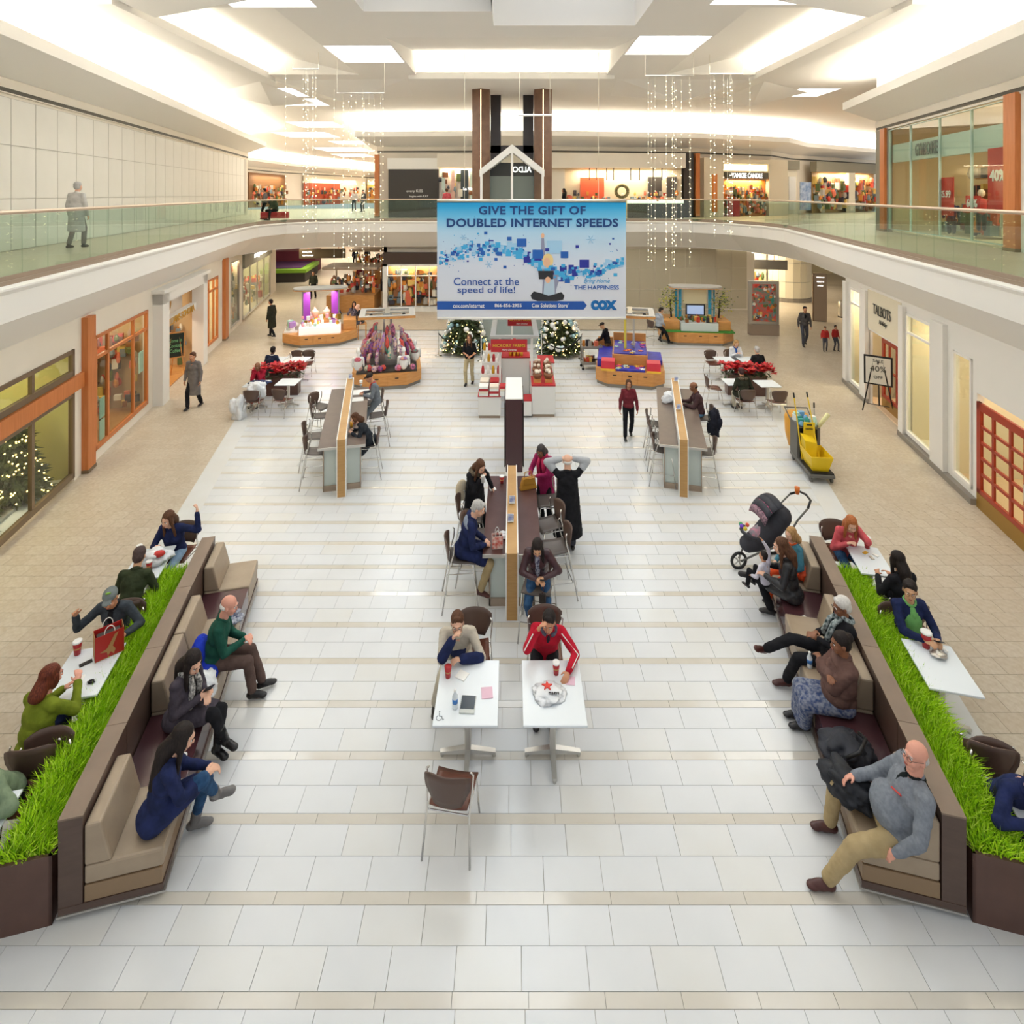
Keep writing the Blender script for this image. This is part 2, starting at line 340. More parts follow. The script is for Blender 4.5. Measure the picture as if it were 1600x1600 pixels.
for i in range(len(xs)-1):
    for j in range(len(ys)-1):
        cx, cy = (xs[i]+xs[i+1])/2, (ys[j]+ys[j+1])/2
        if any(o[0] < cx < o[1] and o[2] < cy < o[3] for o in allo): continue
        m.quad((xs[i], ys[j], ZF), (xs[i+1], ys[j], ZF), (xs[i+1], ys[j+1], ZF), (xs[i], ys[j+1], ZF))
# sloping coffers rising to a lit slot behind a lip
def coffer(m, o, lowside, rise=.95, lip=.18):
    x0, x1, y0, y1 = o; z = ZF; h = ZF+rise
    if lowside == 'y0': P = [(x0, y0, z), (x1, y0, z), (x1, y1, h), (x0, y1, h)]
    if lowside == 'x0': P = [(x0, y0, z), (x0, y1, z), (x1, y1, h), (x1, y0, h)]
    if lowside == 'x1': P = [(x1, y0, z), (x1, y1, z), (x0, y1, h), (x0, y0, h)]
    if lowside is None: P = [(x0, y0, h), (x1, y0, h), (x1, y1, h), (x0, y1, h)]
    m.quad(*P)
    for a, b in (((x0, y0), (x1, y0)), ((x1, y0), (x1, y1)), ((x1, y1), (x0, y1)), ((x0, y1), (x0, y0))):
        m.quad((a[0], a[1], z), (b[0], b[1], z), (b[0], b[1], h), (a[0], a[1], h))
coffer(m, openings[0], 'y0'); coffer(m, openings[3], 'x0'); coffer(m, openings[4], 'x1')
coffer(m, openings[1], None, 1.6); coffer(m, openings[2], None, 1.6)
# lips under the lit edges
m.box(-4.0, 3.95, 21.72, 22.4, ZF-.16, ZF-.005); m.box(-3.69, 3.64, 21.72, 21.8, ZF-.005, ZF+.1)
for s in (1, -1):
    m.box(min(s*9.38, s*10.2), max(s*9.38, s*10.2), 13.2, 22.3, ZF-.15, ZF-.005); m.box(min(s*9.38, s*9.44), max(s*9.38, s*9.44), 13.92, 21.68, ZF-.005, ZF+.1)
for s in SKY:
    x0, x1, y0, y1 = s
    for a, b in (((x0, y0), (x1, y0)), ((x1, y0), (x1, y1)), ((x1, y1), (x0, y1)), ((x0, y1), (x0, y0))):
        m.quad((a[0], a[1], ZF), (b[0], b[1], ZF), (b[0], b[1], ZF+.3), (a[0], a[1], ZF+.3))
ce = m.build('ceiling', M_white, fix=False); tag(ce, kind='structure')
for i, s in enumerate(SKY+[(-.4, 3.26, 11.6, 14.9), (-3.6, -.6, 10.7, 13.6)]):
    x0, x1, y0, y1 = s; z = ZF+.25 if i < len(SKY) else ZF+1.55
    q = MB().box(x0, x1, y0, y1, z, z+.04).build('window_%d' % (i+1), M_sky if i < len(SKY) else M_sky2); tag(q, kind='structure')
m = MB(); m.box(-3.5, 3.5, 21.86, 22.04, ZF+.01, ZF+.05); o = m.build('cove_light', M_cove); tag(o, 'warm strip light behind the lip of the central ceiling recess', 'light')
for s, nm in ((1, 'right'), (-1, 'left')):
    m = MB(); m.box(min(s*9.5, s*9.68), max(s*9.5, s*9.68), 14, 21.6, ZF+.01, ZF+.05); o = m.build('cove_light', M_cove); tag(o, 'warm strip light behind the lip of the %s ceiling recess' % nm, 'light')
# low faceted drops between the skylights
m = MB()
for s in (1, -1):
    m.add([(s*4.2, 22.5, ZF), (s*9.6, 22.8, ZF), (s*7.4, 24.6, ZF-.55), (s*9.6, 26.5, ZF), (s*4.6, 26.3, ZF)], [(0, 1, 2), (1, 3, 2), (3, 4, 2), (4, 0, 2)])
    m.add([(s*10.3, 23, ZF), (s*13.4, 25.5, ZF), (s*11.2, 26.3, ZF-.5), (s*12.8, 28.5, ZF), (s*10, 28.6, ZF)], [(0, 1, 2), (1, 3, 2), (3, 4, 2), (4, 0, 2)])
    m.add([(s*4.6, 12.6, ZF), (s*9.4, 11.8, ZF), (s*8.3, 13.1, ZF-.5), (s*9.2, 13.8, ZF), (s*7.2, 13.8, ZF)], [(0, 1, 2), (1, 3, 2), (3, 4, 2), (4, 0, 2)])
o = m.build('trim_2', M_white, fix=False); tag(o, kind='structure')
# ---------- shops ----------
M_creamw = mat('shop_cream', '#e9dfc6', .6); M_green = mat('interior_green', '#c9c47e', .7); M_warm = mat('interior_warm', '#cfb48a', .6); M_red = mat('red_door', '#a8341c', .35)
M_brass = mat('brass', '#a9863e', .3, .8); M_base = mat('grey_base', '#8f877c', .5); M_wood = mat('honey_wood', '#d39a5c', .4, var='#c68a4a', vscale=3, stretch=(1, 1, 6))
M_needle = mat('fir_green', '#4d5a33', .8, var='#2f3d20', vscale=20); M_bulb = mat('warm_bulb', '#ffe9b0', emit='#ffd884', es=7); M_bulbw = mat('string_bulb', '#fff4d8', emit='#ffeec0', es=5)
M_snow = mat('fake_snow', '#e9edf0', .8); M_paper = mat('white_paper', '#f2f1ec', .6); M_mint = mat('mint_paper', '#bfe0d2', .6); M_wire = mat('fine_wire', '#d9cfb8', .5)
M_gold = mat('gold_letter', '#d7a62f', .35, .5); M_letter = mat('dark_letter', '#4a4840', .5); M_lit = mat('lit_letter', '#ffffff', emit='#ffffff', es=1.6); M_charcoal = mat('charcoal_panel', '#3f3a36', .6)
PAL = ['#c8402c', '#d98a35', '#e8c46a', '#8f5a33', '#f0e6d2', '#5c6b3a', '#b9b2a6', '#3b3a44', '#dd6f50', '#7e8f96']
PM = [mat('goods_%s' % 'abcdefghij'[i], c, .5) for i, c in enumerate(PAL)]
def goods(m, x0, x1, y0, y1, z0, z1, n, sx=.12, seed=0, shelves=None):
    r = random.Random(seed)
    for i in range(n):
        h = r.uniform(.4, 1)*sx*1.6; w_ = r.uniform(.5, 1)*sx; z = (r.choice(shelves) if shelves else r.uniform(z0, max(z0+.01, z1-h)))
        x, y = r.uniform(x0, x1), r.uniform(y0, y1); k = r.randrange(10)
        if r.random() < .6: m.cbox((x, y, z+h/2), (w_, w_*.8, h), k, r.uniform(0, .5))
        else: m.lathe([(w_*.3, 0), (w_*.5, h*.3), (w_*.42, h*.7), (w_*.2, h)], (x, y, z), 7, k)
def shop_frame(s, x0, name, label):
    return empty(name, (s*-x0 if s > 0 else x0, 0, 0), ANG*s, label, 'shop')
# s=+1: left wall (local +x points into the mall); s=-1: right wall (local -x points into the mall)
class WB(MB):
    def __init__(q, s): MB.__init__(q); q.s = s
    def b(q, x0, x1, Y0, Y1, z0, z1, mi=0):
        a, b = q.s*x0, q.s*x1; return q.box(min(a, b), max(a, b), Y0*SEC, Y1*SEC, z0, z1, mi)
def room(s, root, Y0, Y1, depth, z1, wallm, floorm, lampx=.8, es=None, z0=0):
    m = WB(s); m.b(-depth, -.12, Y0, Y1, z0, z0+.04, 1); m.b(-depth-.05, -depth, Y0, Y1, z0, z1); m.b(-depth, -.12, Y0-.05, Y0, z0, z1); m.b(-depth, -.12, Y1, Y1+.05, z0, z1); m.b(-depth, -.12, Y0, Y1, z1, z1+.05)
    m.build('interior_wall', [wallm, floorm], root)
    yc = (Y0+Y1)/2; L = area('shop_light', (0, 0, 0), (Y1-Y0)*.7, lampx, es or 60, (1, .88, .68)); L.parent = root; L.location = (s*-(depth*.5+.1), yc*SEC, z1-.06); L.rotation_euler = (0, 0, PI/2)
def window(s, root, Y0, Y1, z0, z1, vs, hs, fm, fw=.05, depth=.1, glass=True):
    m = WB(s); m.b(-.06, .03, Y0, Y1, z0, z0+fw*1.4); m.b(-.06, .03, Y0, Y1, z1-fw, z1); m.b(-.06, .03, Y0, Y0+fw, z0, z1); m.b(-.06, .03, Y1-fw, Y1, z0, z1)
    f = m.build('window_frame', fm, root)
    for v in vs: q = WB(s); q.b(-.05, .02, v-fw/2, v+fw/2, z0, z1); q.build('mullion', fm, f)
    for h in hs: q = WB(s); q.b(-.05, .02, Y0, Y1, h-fw/2, h+fw/2); q.build('transom_bar', fm, f)
    if glass:
        ye = [Y0]+list(vs)+[Y1]; ze = [z0]+list(hs)+[z1]
        for i in range(len(ye)-1):
            for j in range(len(ze)-1): q = WB(s); q.b(-.02, -.012, ye[i]+.02, ye[i+1]-.02, ze[j]+.02, ze[j+1]-.02); q.build('pane', M_sglass, f)
    return f
def xtree(loc, h, r, label, lights=260, orn=0, seed=1, group=None):
    t = empty('christmas_tree', loc, 0, label, 'christmas tree', group); R = random.Random(seed); m = MB()
    for i in range(int(900*h/2.2)):
        z = (R.random()**1.35)*h*.93+.12; rr = r*max(0, 1-z/h)**.9*(.55+.5*R.random()); a = R.uniform(0, 2*PI); c = Vector((rr*math.cos(a), rr*math.sin(a), z))
        d = Vector((math.cos(a), math.sin(a), R.uniform(-.5, .15))).normalized(); L = R.uniform(.12, .24); sd = d.cross(Vector((0, 0, 1))).normalized()*L*.28; e = c+d*L
        m.add([c-d*L*.5, c+sd, e, c-sd, c+Vector((0, 0, .045))], [(0, 1, 4), (1, 2, 4), (2, 3, 4), (3, 0, 4)])
    m.lathe([(r*.55, .1), (r*.5, h*.3), (r*.25, h*.7), (.01, h*.98)], n=10)
    m.build('foliage', M_needle, t, fix=False, kind='stuff'); MB().lathe([(.06, 0), (.05, .4)], n=8).build('trunk', M_dark, t)
    m = MB()
    for i in range(lights):
        z = (R.random()**1.2)*h*.92+.15; rr = r*max(0, 1-z/h)**.9*1.08+.02; a = R.uniform(0, 2*PI); m.ell((rr*math.cos(a), rr*math.sin(a), z), .018, n=5, m=3)
    m.build('fairy_light', M_bulb, t, fix=False, kind='stuff')
    if orn:
        for i in range(orn):
            z = (R.random()**1.1)*h*.85+.25; rr = r*max(0, 1-z/h)**.9*1.02+.02; a = R.uniform(0, 2*PI); q = MB(); s_ = R.uniform(.05, .13)
            q.ell((rr*math.cos(a), rr*math.sin(a), z), s_, n=8, m=6); q.build('bauble', [mat('bauble_white', '#f1f1ee', .25), mat('bauble_silver', '#c9d2d6', .15, .7), mat('bauble_teal', '#9cc3c9', .2, .3)][R.choice([0, 0, 0, 1, 2])], t, smooth=True)
    return t
# -- left ground floor
XL = 6.87
wlo = WB(1)
for Y0, Y1, z0, z1 in [(2, 8.3, 0, 3.75), (8.3, 12.75, 3.0, 3.75), (12.75, 13.66, 0, 3.75), (13.66, 16.8, 3.05, 3.75), (13.66, 16.8, 0, .25), (16.8, 17.3, 0, 3.75), (21.7, 21.8, 0, 3.75), (21.8, 24.2, 3.0, 3.75), (21.8, 24.2, 0, .32), (24.2, 26.3, 0, 3.75), (27.9, 28.6, 0, 3.75), (26.3, 27.9, 3.3, 3.75), (26.3, 27.9, 0, .2), (36, 38, 0, 3.75), (17.3, 21.7, 3.3, 3.75)]:
    wlo.b(-.12, 0, Y0, Y1, z0, z1)
o = wlo.build('wall_left_lower', M_wall); o.location = (-XL, 0, 0); o.rotation_euler = (0, 0, ANG); tag(o, kind='structure')
A = shop_frame(1, XL, 'storefront', 'shop window with bronze frames and broad orange band, lit christmas trees inside')
window(1, A, 8.4, 12.72, .1, 2.03, [9.75, 11.2], [], M_bronze, .09); window(1, A, 8.4, 12.72, 2.4, 3.0, [9.75, 11.2], [], M_bronze, .09)
m = WB(1); m.b(-.05, .07, 8.3, 13.1, 2.04, 2.38); m.build('orange_band', M_orange, A)
room(1, A, 8.3, 12.8, 2.6, 3.3, M_green, M_snow, es=90)
m = WB(1); m.b(-2.5, -.5, 9, 12.6, .04, .1); m.build('display_floor', mat('slate_floor', '#6b665c', .5, var='#dfe3e4', vscale=2.5), A)
p = empty('orange_pillar', (-XL, 0, 0), ANG, 'tall orange wood pillar beside the christmas tree window', 'pillar'); m = WB(1); m.b(-.1, .14, 13.06, 13.42, 0, 3.62); m.build('shaft', M_orange, p); m = WB(1); m.b(-.1, .15, 13.05, 13.43, 0, .08); m.build('base_plate', M_bronze, p)
p = empty('orange_pillar', (-XL, 0, 0), ANG, 'slim orange pillar on the left aisle beyond the kitchen shop', 'pillar'); m = WB(1); m.b(-.1, .14, 24.9, 25.4, 0, 3.62); m.build('shaft', M_orange, p); m = WB(1); m.b(-.1, .15, 24.89, 25.41, 0, .08); m.build('base_plate', M_bronze, p)
def wl_pt(x, Y, z=0): return (-(XL+.2386*Y)+x*CA, Y+x*math.sin(ANG), z)
xtree(wl_pt(-.8, 12.05), 2.05, .62, 'lit christmas tree on the right in the left-hand shop window', 230, seed=3)
xtree(wl_pt(-1.35, 11.3), 2.0, .75, 'lit christmas tree on the left in the left-hand shop window', 230, seed=4)
xtree(wl_pt(-.85, 10.3), 1.75, .62, 'smaller lit christmas tree at the left edge of the shop window', 160, seed=5)
B = shop_frame(1, XL, 'storefront', 'white kitchen shop front with orange window frames and a gold sign over its portal')
window(1, B, 13.66, 16.8, .25, 3.05, [14.35, 15.85], [2.5], M_orange, .08); window(1, B, 21.8, 24.2, .32, 3.0, [22.9, 23.6], [2.5], M_orange, .08)
room(1, B, 13.6, 17.2, 1.7, 3.3, M_warm, M_wood, es=55); room(1, B, 17.5, 21.5, 3.2, 3.3, M_warm, M_wood, es=80); room(1, B, 21.6, 24.4, 2.2, 3.3, M_creamw, M_wood, es=80)
m = WB(1)
m.b(-.12, .28, 17.2, 17.75, 0, 3.5); m.b(-.12, .28, 21.25, 21.75, 0, 3.5); m.b(-.12, .28, 17.2, 21.75, 3.1, 3.5); m.b(-.2, .02, 17.75, 21.25, 2.15, 2.4); m.b(-.5, -.45, 17.75, 21.25, 2.15, 3.1); m.b(-.12, .36, 17.1, 21.85, 3.44, 3.56); m.build('portal', M_fascia, B)
M_Lf = lambda x, Y, z: Matrix.Translation((x, Y*SEC, z)) @ Matrix.Rotation(PI/2, 4, 'Z') @ Matrix.Rotation(PI/2, 4, 'X')
text('t_ws', 'sign_lettering', M_gold, M_Lf(.05, 19.5, 2.28), B, 3.0, .24)
q = MB().lathe([(.02, 0), (.3, .01), (.33, .03), (.3, .06), (.02, .07)], n=24, T=Matrix.Translation((-.4, 19.5*SEC, 2.72)) @ Matrix.Rotation(PI/2, 4, 'Y')); q.build('emblem', M_gold, B, smooth=True)
q = MB(); q.cbox((-.31, 19.5*SEC, 2.68), (.02, .1, .22)); q.ell((-.31, 19.5*SEC, 2.86), (.02, .09, .1)); q.build('emblem_relief', mat('dark_gold', '#9a7420', .4, .5), B)
m = WB(1)
for Y in (13.75,): [m.b(-1.65, -1.3, Y, Y+3.2, z, z+.04) for z in (.3, .9, 1.5, 2.1)]
m.b(-1.3, -.6, 14, 15.6, .78, .84); 
for a, b in ((-1.25, 14.05), (-.7, 14.05), (-1.25, 15.5), (-.7, 15.5)): m.b(a, a+.06, b, b+.06, 0, .8)
m.build('shelving', M_brown, B)
m = MB(); goods(m, -1.6, -1.35, 13.8*SEC, 16.9*SEC, 0, 0, 190, .2, 1, [.34, .94, 1.54, 2.14]); goods(m, -1.5, -.3, 16.7*SEC, 17.1*SEC, .1, 2.4, 60, .2, 7); goods(m, -2.9, -.4, 21.1*SEC, 21.4*SEC, .1, 2.0, 90, .2, 2); goods(m, -1.25, -.65, 14.1*SEC, 15.5*SEC, 0, 0, 50, .16, 3, [.84]); goods(m, -.7, -.3, 13.8*SEC, 14.6*SEC, 0, 0, 30, .22, 5, [1.7, 2.2, 2.55]); goods(m, -1.2, -.4, 22*SEC, 23.2*SEC, .0, .9, 30, .2, 4)
m.build('merchandise', PM, B, fix=False, kind='stuff')
for ya, yb, za, zb in ((14.0, 14.25, .3, .85), (14.0, 14.25, .9, 1.4), (16.3, 16.6, 1.3, 1.9)): MB().box(-.05, -.03, ya*SEC, yb*SEC, za, zb).build('window_poster', M_mint, B)
q = MB(); q.box(-.9, -.87, 15.1*SEC, 15.65*SEC, .95, 1.85); q.build('window_poster', M_paper, B); text('t_wait', 'poster_lettering', M_letter, M_Lf(-.86, 15.38, 1.55), B, .4, .11)
# chalkboard easel in the portal
def easel(loc, rz, w_, h, zb, fm, bm_, label, lean=.16):
    t = empty('easel', loc, rz, label, 'easel')
    m = MB(); m.box(-w_/2, w_/2, -.03, 0, zb, zb+h); bd = m.build('frame', fm, t, bevel=.008); bd.rotation_euler = (lean, 0, 0)
    m = MB(); m.box(-w_/2+.05, w_/2-.05, -.04, -.028, zb+.05, zb+h-.05); b2 = m.build('board', bm_, t); b2.rotation_euler = (lean, 0, 0)
    for x0, x1, y1 in ((-.12, -w_*.55, -.06), (.12, w_*.55, -.06), (0, 0, .55)):
        MB().tube([(x0, -.02-(zb+h)*lean*.9 if y1 < 0 else -.25, zb+h*.8), (x1, y1-.0, 0)], .02, 6).build('leg', fm, t)
    m = MB().tube([(-w_*.4, -.12, zb*.3), (w_*.4, -.12, zb*.3)], .012, 5); m.build('crossbar', fm, t)
    return t
e = easel(wl_pt(-.25, 19.75), .7, .62, .95, .8, M_wood, mat('chalkboard', '#23302b', .7), 'wooden easel with a chalkboard menu standing in the portal of the kitchen shop')
k = text('t_menu', 'chalk_lettering', mat('chalk_green', '#7fc78c', .8), Matrix.Translation((0, -.043, 1.27)) @ Matrix.Rotation(PI/2, 4, 'X'), e, .4, .5); k.rotation_euler = (.16, 0, 0)
# rest of the left aisle
D = shop_frame(1, XL, 'storefront', 'narrow lit display window with colourful pictures past the slim orange pillar')
window(1, D, 26.3, 27.9, .2, 3.3, [], [], M_alu, .06); room(1, D, 26.2, 28, .5, 3.5, M_creamw, M_creamw, .3, 40)
m = MB(); goods(m, -.35, -.2, 26.4*SEC, 27.8*SEC, .3, 3.1, 90, .3, 9); m.build('merchandise', PM, D, fix=False, kind='stuff')
D2 = shop_frame(1, XL, 'storefront', 'glass storefront under a grey sign band at the end of the left aisle')
window(1, D2, 28.6, 36, .1, 2.7, [30.4, 32.2, 34.1], [], M_alu, .06); room(1, D2, 28.6, 36, 3, 3.5, mat('interior_sage', '#d7d6b4', .7), M_creamw, es=200)
m = WB(1); m.b(-.1, .12, 28.6, 36, 2.72, 3.58); m.build('sign_band', mat('olive_grey', '#8d8b7b', .5), D2); text('t_sun', 'sign_lettering', M_lit, M_Lf(.14, 32.5, 3.1), D2, 3.6, .4)
m = MB(); goods(m, -1.4, -.3, 29*SEC, 35.5*SEC, .1, 1.6, 160, .3, 10); m.build('merchandise', PM, D2, fix=False, kind='stuff')
# -- right ground floor
XR = 6.9
wro = WB(-1)
for Y0, Y1, z0, z1 in [(2, 10.1, 0, 3.75), (10.1, 11.75, 2.35, 3.75), (11.75, 11.9, 0, 3.75), (11.9, 12.65, 3.0, 3.75), (11.9, 12.65, 0, .25), (12.65, 13.5, 0, 3.75), (13.5, 14.95, 3.35, 3.75), (13.5, 14.95, 0, .18), (14.95, 15.2, 0, 3.75), (15.2, 17.5, 2.3, 3.75), (17.5, 17.95, 0, 3.75), (17.95, 19.0, 3.35, 3.75), (17.95, 19.0, 0, .18), (19.0, 19.5, 0, 3.75)]:
    wro.b(-.12, 0, Y0, Y1, z0, z1)
wro.b(-9, -.12, 19.38, 19.5, 0, 3.75); wro.b(-.05, .1, 12.9, 13.5, 0, 3.5); wro.b(-.05, .1, 19.2, 19.5, 0, 3.5); wro.b(-.05, .1, 14.95, 15.2, 0, 3.5); wro.b(-.05, .1, 17.5, 17.95, 0, 3.5)
for Y0, Y1 in ((11.75, 15.2), (17.5, 19.5)): wro.b(0, .12, Y0, Y1, 0, .13, 1)
o = wro.build('wall_right_lower', [M_fascia, M_base]); o.location = (XR, 0, 0); o.rotation_euler = (0, 0, -ANG); tag(o, kind='structure')
T = shop_frame(-1, XR, 'storefront', 'white clothing shop front with panelled red doors and a cream name panel')
window(-1, T, 13.55, 14.93, .18, 3.35, [], [2.85], M_ledge, .06); window(-1, T, 17.97, 18.98, .18, 3.35, [], [2.85], M_ledge, .06); window(-1, T, 11.92, 12.63, .25, 3.0, [], [], M_ledge, .05)
M_Rf = lambda x, Y, z: Matrix.Translation((-x, Y*SEC, z)) @ Matrix.Rotation(-PI/2, 4, 'Z') @ Matrix.Rotation(PI/2, 4, 'X')
m = WB(-1); m.b(-.02, .03, 15.22, 17.48, 2.36, 3.55); m.build('name_panel', M_creamw, T)
text('t_tal', 'sign_lettering', M_letter, M_Rf(.05, 16.4, 3.05), T, 1.25, .3); text('t_holi', 'sign_script', M_letter, M_Rf(.05, 16.3, 2.72), T, .55, .16)
room(-1, T, 15.0, 18.0, 4, 3.4, M_creamw, mat('shop_floor_peach', '#e6c9a6', .4), es=80); room(-1, T, 13.3, 14.9, 2.2, 3.5, M_creamw, M_creamw, es=45); room(-1, T, 18.05, 19.3, 1.6, 3.5, M_creamw, M_creamw, es=60); room(-1, T, 9.4, 13.1, 2.4, 3.4, M_creamw, mat('shop_floor_peach'), es=55)
def red_door(T, Y0, Y1, z1, cols, rws, label, x=0.0):
    m = WB(-1); t = .07; fw = .14; m.b(x, x+.06, Y0, Y1, 0, .32, 1)
    m.b(x, x+.06, Y0, Y0+fw, .32, z1); m.b(x, x+.06, Y1-fw, Y1, .32, z1); m.b(x, x+.06, Y0, Y1, z1-.16, z1); m.b(x, x+.06, Y0, Y1, .32, .42)
    d = m.build('door', [M_red, M_brass], T, bevel=.006); d['label'] = label
    for i in range(1, cols): yy = Y0+(Y1-Y0)*i/cols; q = WB(-1); q.b(x+.01, x+.05, yy-.035, yy+.035, .42, z1-.16); q.build('glazing_bar', M_red, d)
    for i in range(1, rws): zz = .42+(z1-.58)*i/rws; q = WB(-1); q.b(x+.01, x+.05, Y0+fw, Y1-fw, zz-.03, zz+.03); q.build('glazing_bar', M_red, d)
    q = WB(-1); q.b(x+.025, x+.03, Y0+.1, Y1-.1, .4, z1-.1); q.build('pane', M_sglass, d)
    q = WB(-1); q.b(x+.06, x+.1, Y0+.05, Y0+.08, .95, 1.25); q.build('door_handle', M_chrome, d)
red_door(T, 15.35, 17.3, 2.15, 4, 2, 'red panelled double door with brass kick plate', -.35); red_door(T, 10.1, 11.7, 2.2, 3, 5, 'red glazed door with a brass kick plate', -.02)
m = MB(); goods(m, .4, 1.4, 18.1*SEC, 18.9*SEC, .2, 1.2, 24, .35, 12); goods(m, 2, 3.5, 15.5*SEC, 17.5*SEC, .1, 1.4, 40, .35, 13); m.build('merchandise', PM, T, fix=False, kind='stuff')
def wr_pt(x, Y, z=0): return ((XR+.2386*Y)-x*CA, Y+x*math.sin(ANG), z)
e = easel(wr_pt(.0, 16.75), -.62, .72, .9, .85, M_black, mat('sale_card', '#e9e6da', .6), 'black metal easel with a framed 40% off sale card by the red doors', .12)
for tk, z, w_ in (('t_sale', 1.6, .26), ('t_40', 1.36, .4), ('t_off', 1.1, .22)):
    k = text(tk, 'card_lettering', M_letter, Matrix.Translation((0, -.043, z)) @ Matrix.Rotation(PI/2, 4, 'X'), e, w_); k.rotation_euler = (.12, 0, 0)
# -- right upper shop
G = shop_frame(-1, 9.0, 'storefront', 'tall glass clothing shop upstairs on the right with red sale posters')
G.location.z = ZS
m = WB(-1); m.b(-.1, .05, 20.85, 21.95, 0, 3.85); m.build('corner_pier', mat('grey_pier', '#8b8677', .6), G)
window(-1, G, 13.95, 20.85, .1, 3.75, [15.6, 17.3, 19.2], [], mat('glass_edge', '#b9d0c6', .2), .018)
room(-1, G, 2, 21.4, 4, 3.85, mat('interior_beige', '#dcc9a3', .6), M_creamw, es=420)
m = WB(-1); m.b(-.25, -.1, 13.95, 20.85, 2.55, 3.2); m.build('sign_band', mat('pale_mint', '#cfe3da', .4), G); text('t_gym', 'sign_lettering', mat('silver_letter', '#9fa7a9', .3, .6), M_Rf(-.07, 18.3, 2.88), G, 1.5, .42)
for nm, Y0, Y1 in (('by the far corner', 20.95, 21.35), ('nearer the right edge', 13.5, 13.95)):
    p = empty('orange_pillar', (9.0, 0, ZS), -ANG, 'orange pillar of the upstairs clothing shop '+nm, 'pillar'); m = WB(-1); m.b(-.1, .14, Y0, Y1, 0, 3.85); m.build('shaft', M_orange, p); m = WB(-1); m.b(-.1, .15, Y0-.01, Y1+.01, 0, .08); m.build('base_plate', M_bronze, p)
m = WB(-1); m.b(-.1, .02, 2, 13.5, 0, 3.85); m.build('wall_pier', M_ledge, G)
m = WB(-1); m.b(-.12, .04, 2, 22, 3.8, 3.86); m.build('head_rail', M_ledge, G)
for Y in (15.5, 17.0, 18.8):
    for z in (.5, 1.2, 1.9): m = WB(-1); m.b(-2.6, -2.2, Y, Y+1.0, z, z+.03); m.build('shelf', M_wood, G)
m = MB(); goods(m, .5, 1.6, 14.2*SEC, 15.4*SEC, .2, 2.0, 50, .4, 20); goods(m, 2.2, 2.6, 15.4*SEC, 20*SEC, 0, 0, 120, .32, 21, [.53, 1.23, 1.93]); goods(m, 1, 2, 17*SEC, 19.5*SEC, .1, 1.1, 60, .3, 22); m.build('merchandise', PM, G, fix=False, kind='stuff')
M_saler = mat('sale_red', '#c9302a', .5)
for Y, z0, w_, h, tk in ((14.55, 1.0, .9, 1.6, 't_40b'), (17.1, .75, .85, 1.15, 't_599'), (15.7, .9, .7, .45, 't_60')):
    q = WB(-1); q.b(-.1, -.08, Y-w_/2, Y+w_/2, z0, z0+h); pr = q.build('sale_poster', M_saler, G); text(tk, 'poster_lettering', M_paper, M_Rf(-.06, Y, z0+h*.55), pr, w_*.75)
def mannequin(parent, loc, rz, top, bot, skin):
    m = MB(); m.cap((-.07, 0, .08), (-.07, 0, .5), .05, .07); m.cap((.07, 0, .08), (.07, 0, .5), .05, .07); m.build('trousers', bot, parent, True).location = loc
    m = MB(); m.cap((0, 0, .6), (0, 0, .85), .12, .13); m.cap((-.17, 0, .88), (-.21, .03, .55), .05, .04); m.cap((.17, 0, .88), (.21, .03, .55), .05, .04); m.build('jacket', top, parent, True).location = loc
    m = MB(); m.ell((0, 0, 1.12), (.09, .1, .12)); m.build('mannequin_head', skin, parent, True).location = loc
mannequin(G, (.75, 18.2*SEC, .1), 0, mat('navy_cloth', '#27355c', .8), mat('dark_denim', '#2e3340', .8), M_creamw); mannequin(G, (.75, 14.6*SEC, .1), 0, mat('red_cloth', '#c33a31', .8), M_creamw, M_creamw); mannequin(G, (.75, 16.6*SEC, .3), 0, mat('red_cloth'), mat('dark_denim'), M_creamw)
# ---------- back walls: shops facing the viewer ----------
def bay(name, label, x0, x1, y, z0, z1, root=None):
    return empty(name, ((x0+x1)/2, y, z0), 0, label, 'shop')
def bx(parent, name, m, x0, x1, y0, y1, z0, z1, bev=0, **kw):
    """box given in the parent's local space"""
    return MB().box(x0, x1, y0, y1, z0, z1).build(name, m, parent, bevel=bev, **kw)
M_toff = lambda x, y, z: Matrix.Translation((x, y, z)) @ Matrix.Rotation(PI/2, 4, 'X')
# lower level: panelled wall
q = MB(); q.box(-7.2, 13.6, 31.6, 31.8, 0, 3.58); o = q.build('wall_back_lower', M_wall); tag(o, kind='structure')
M_pan2 = mat('wall_panel_dim', '#c9bea4', .5); c_ = {}
for i in range(19):
    x0 = -3.2+i*.862
    for j, (z0, z1) in enumerate([(.08, 1.12), (1.14, 2.34), (2.36, 3.4)]):
        if (j) not in c_: ob = MB().box(-.42, .42, -.02, .0, z0, z1).build('panel', M_pan2); c_[j] = ob.data; bpy.data.objects.remove(ob)
        add_piece('panel', c_[j], (x0+.43, 31.6, 0), o)
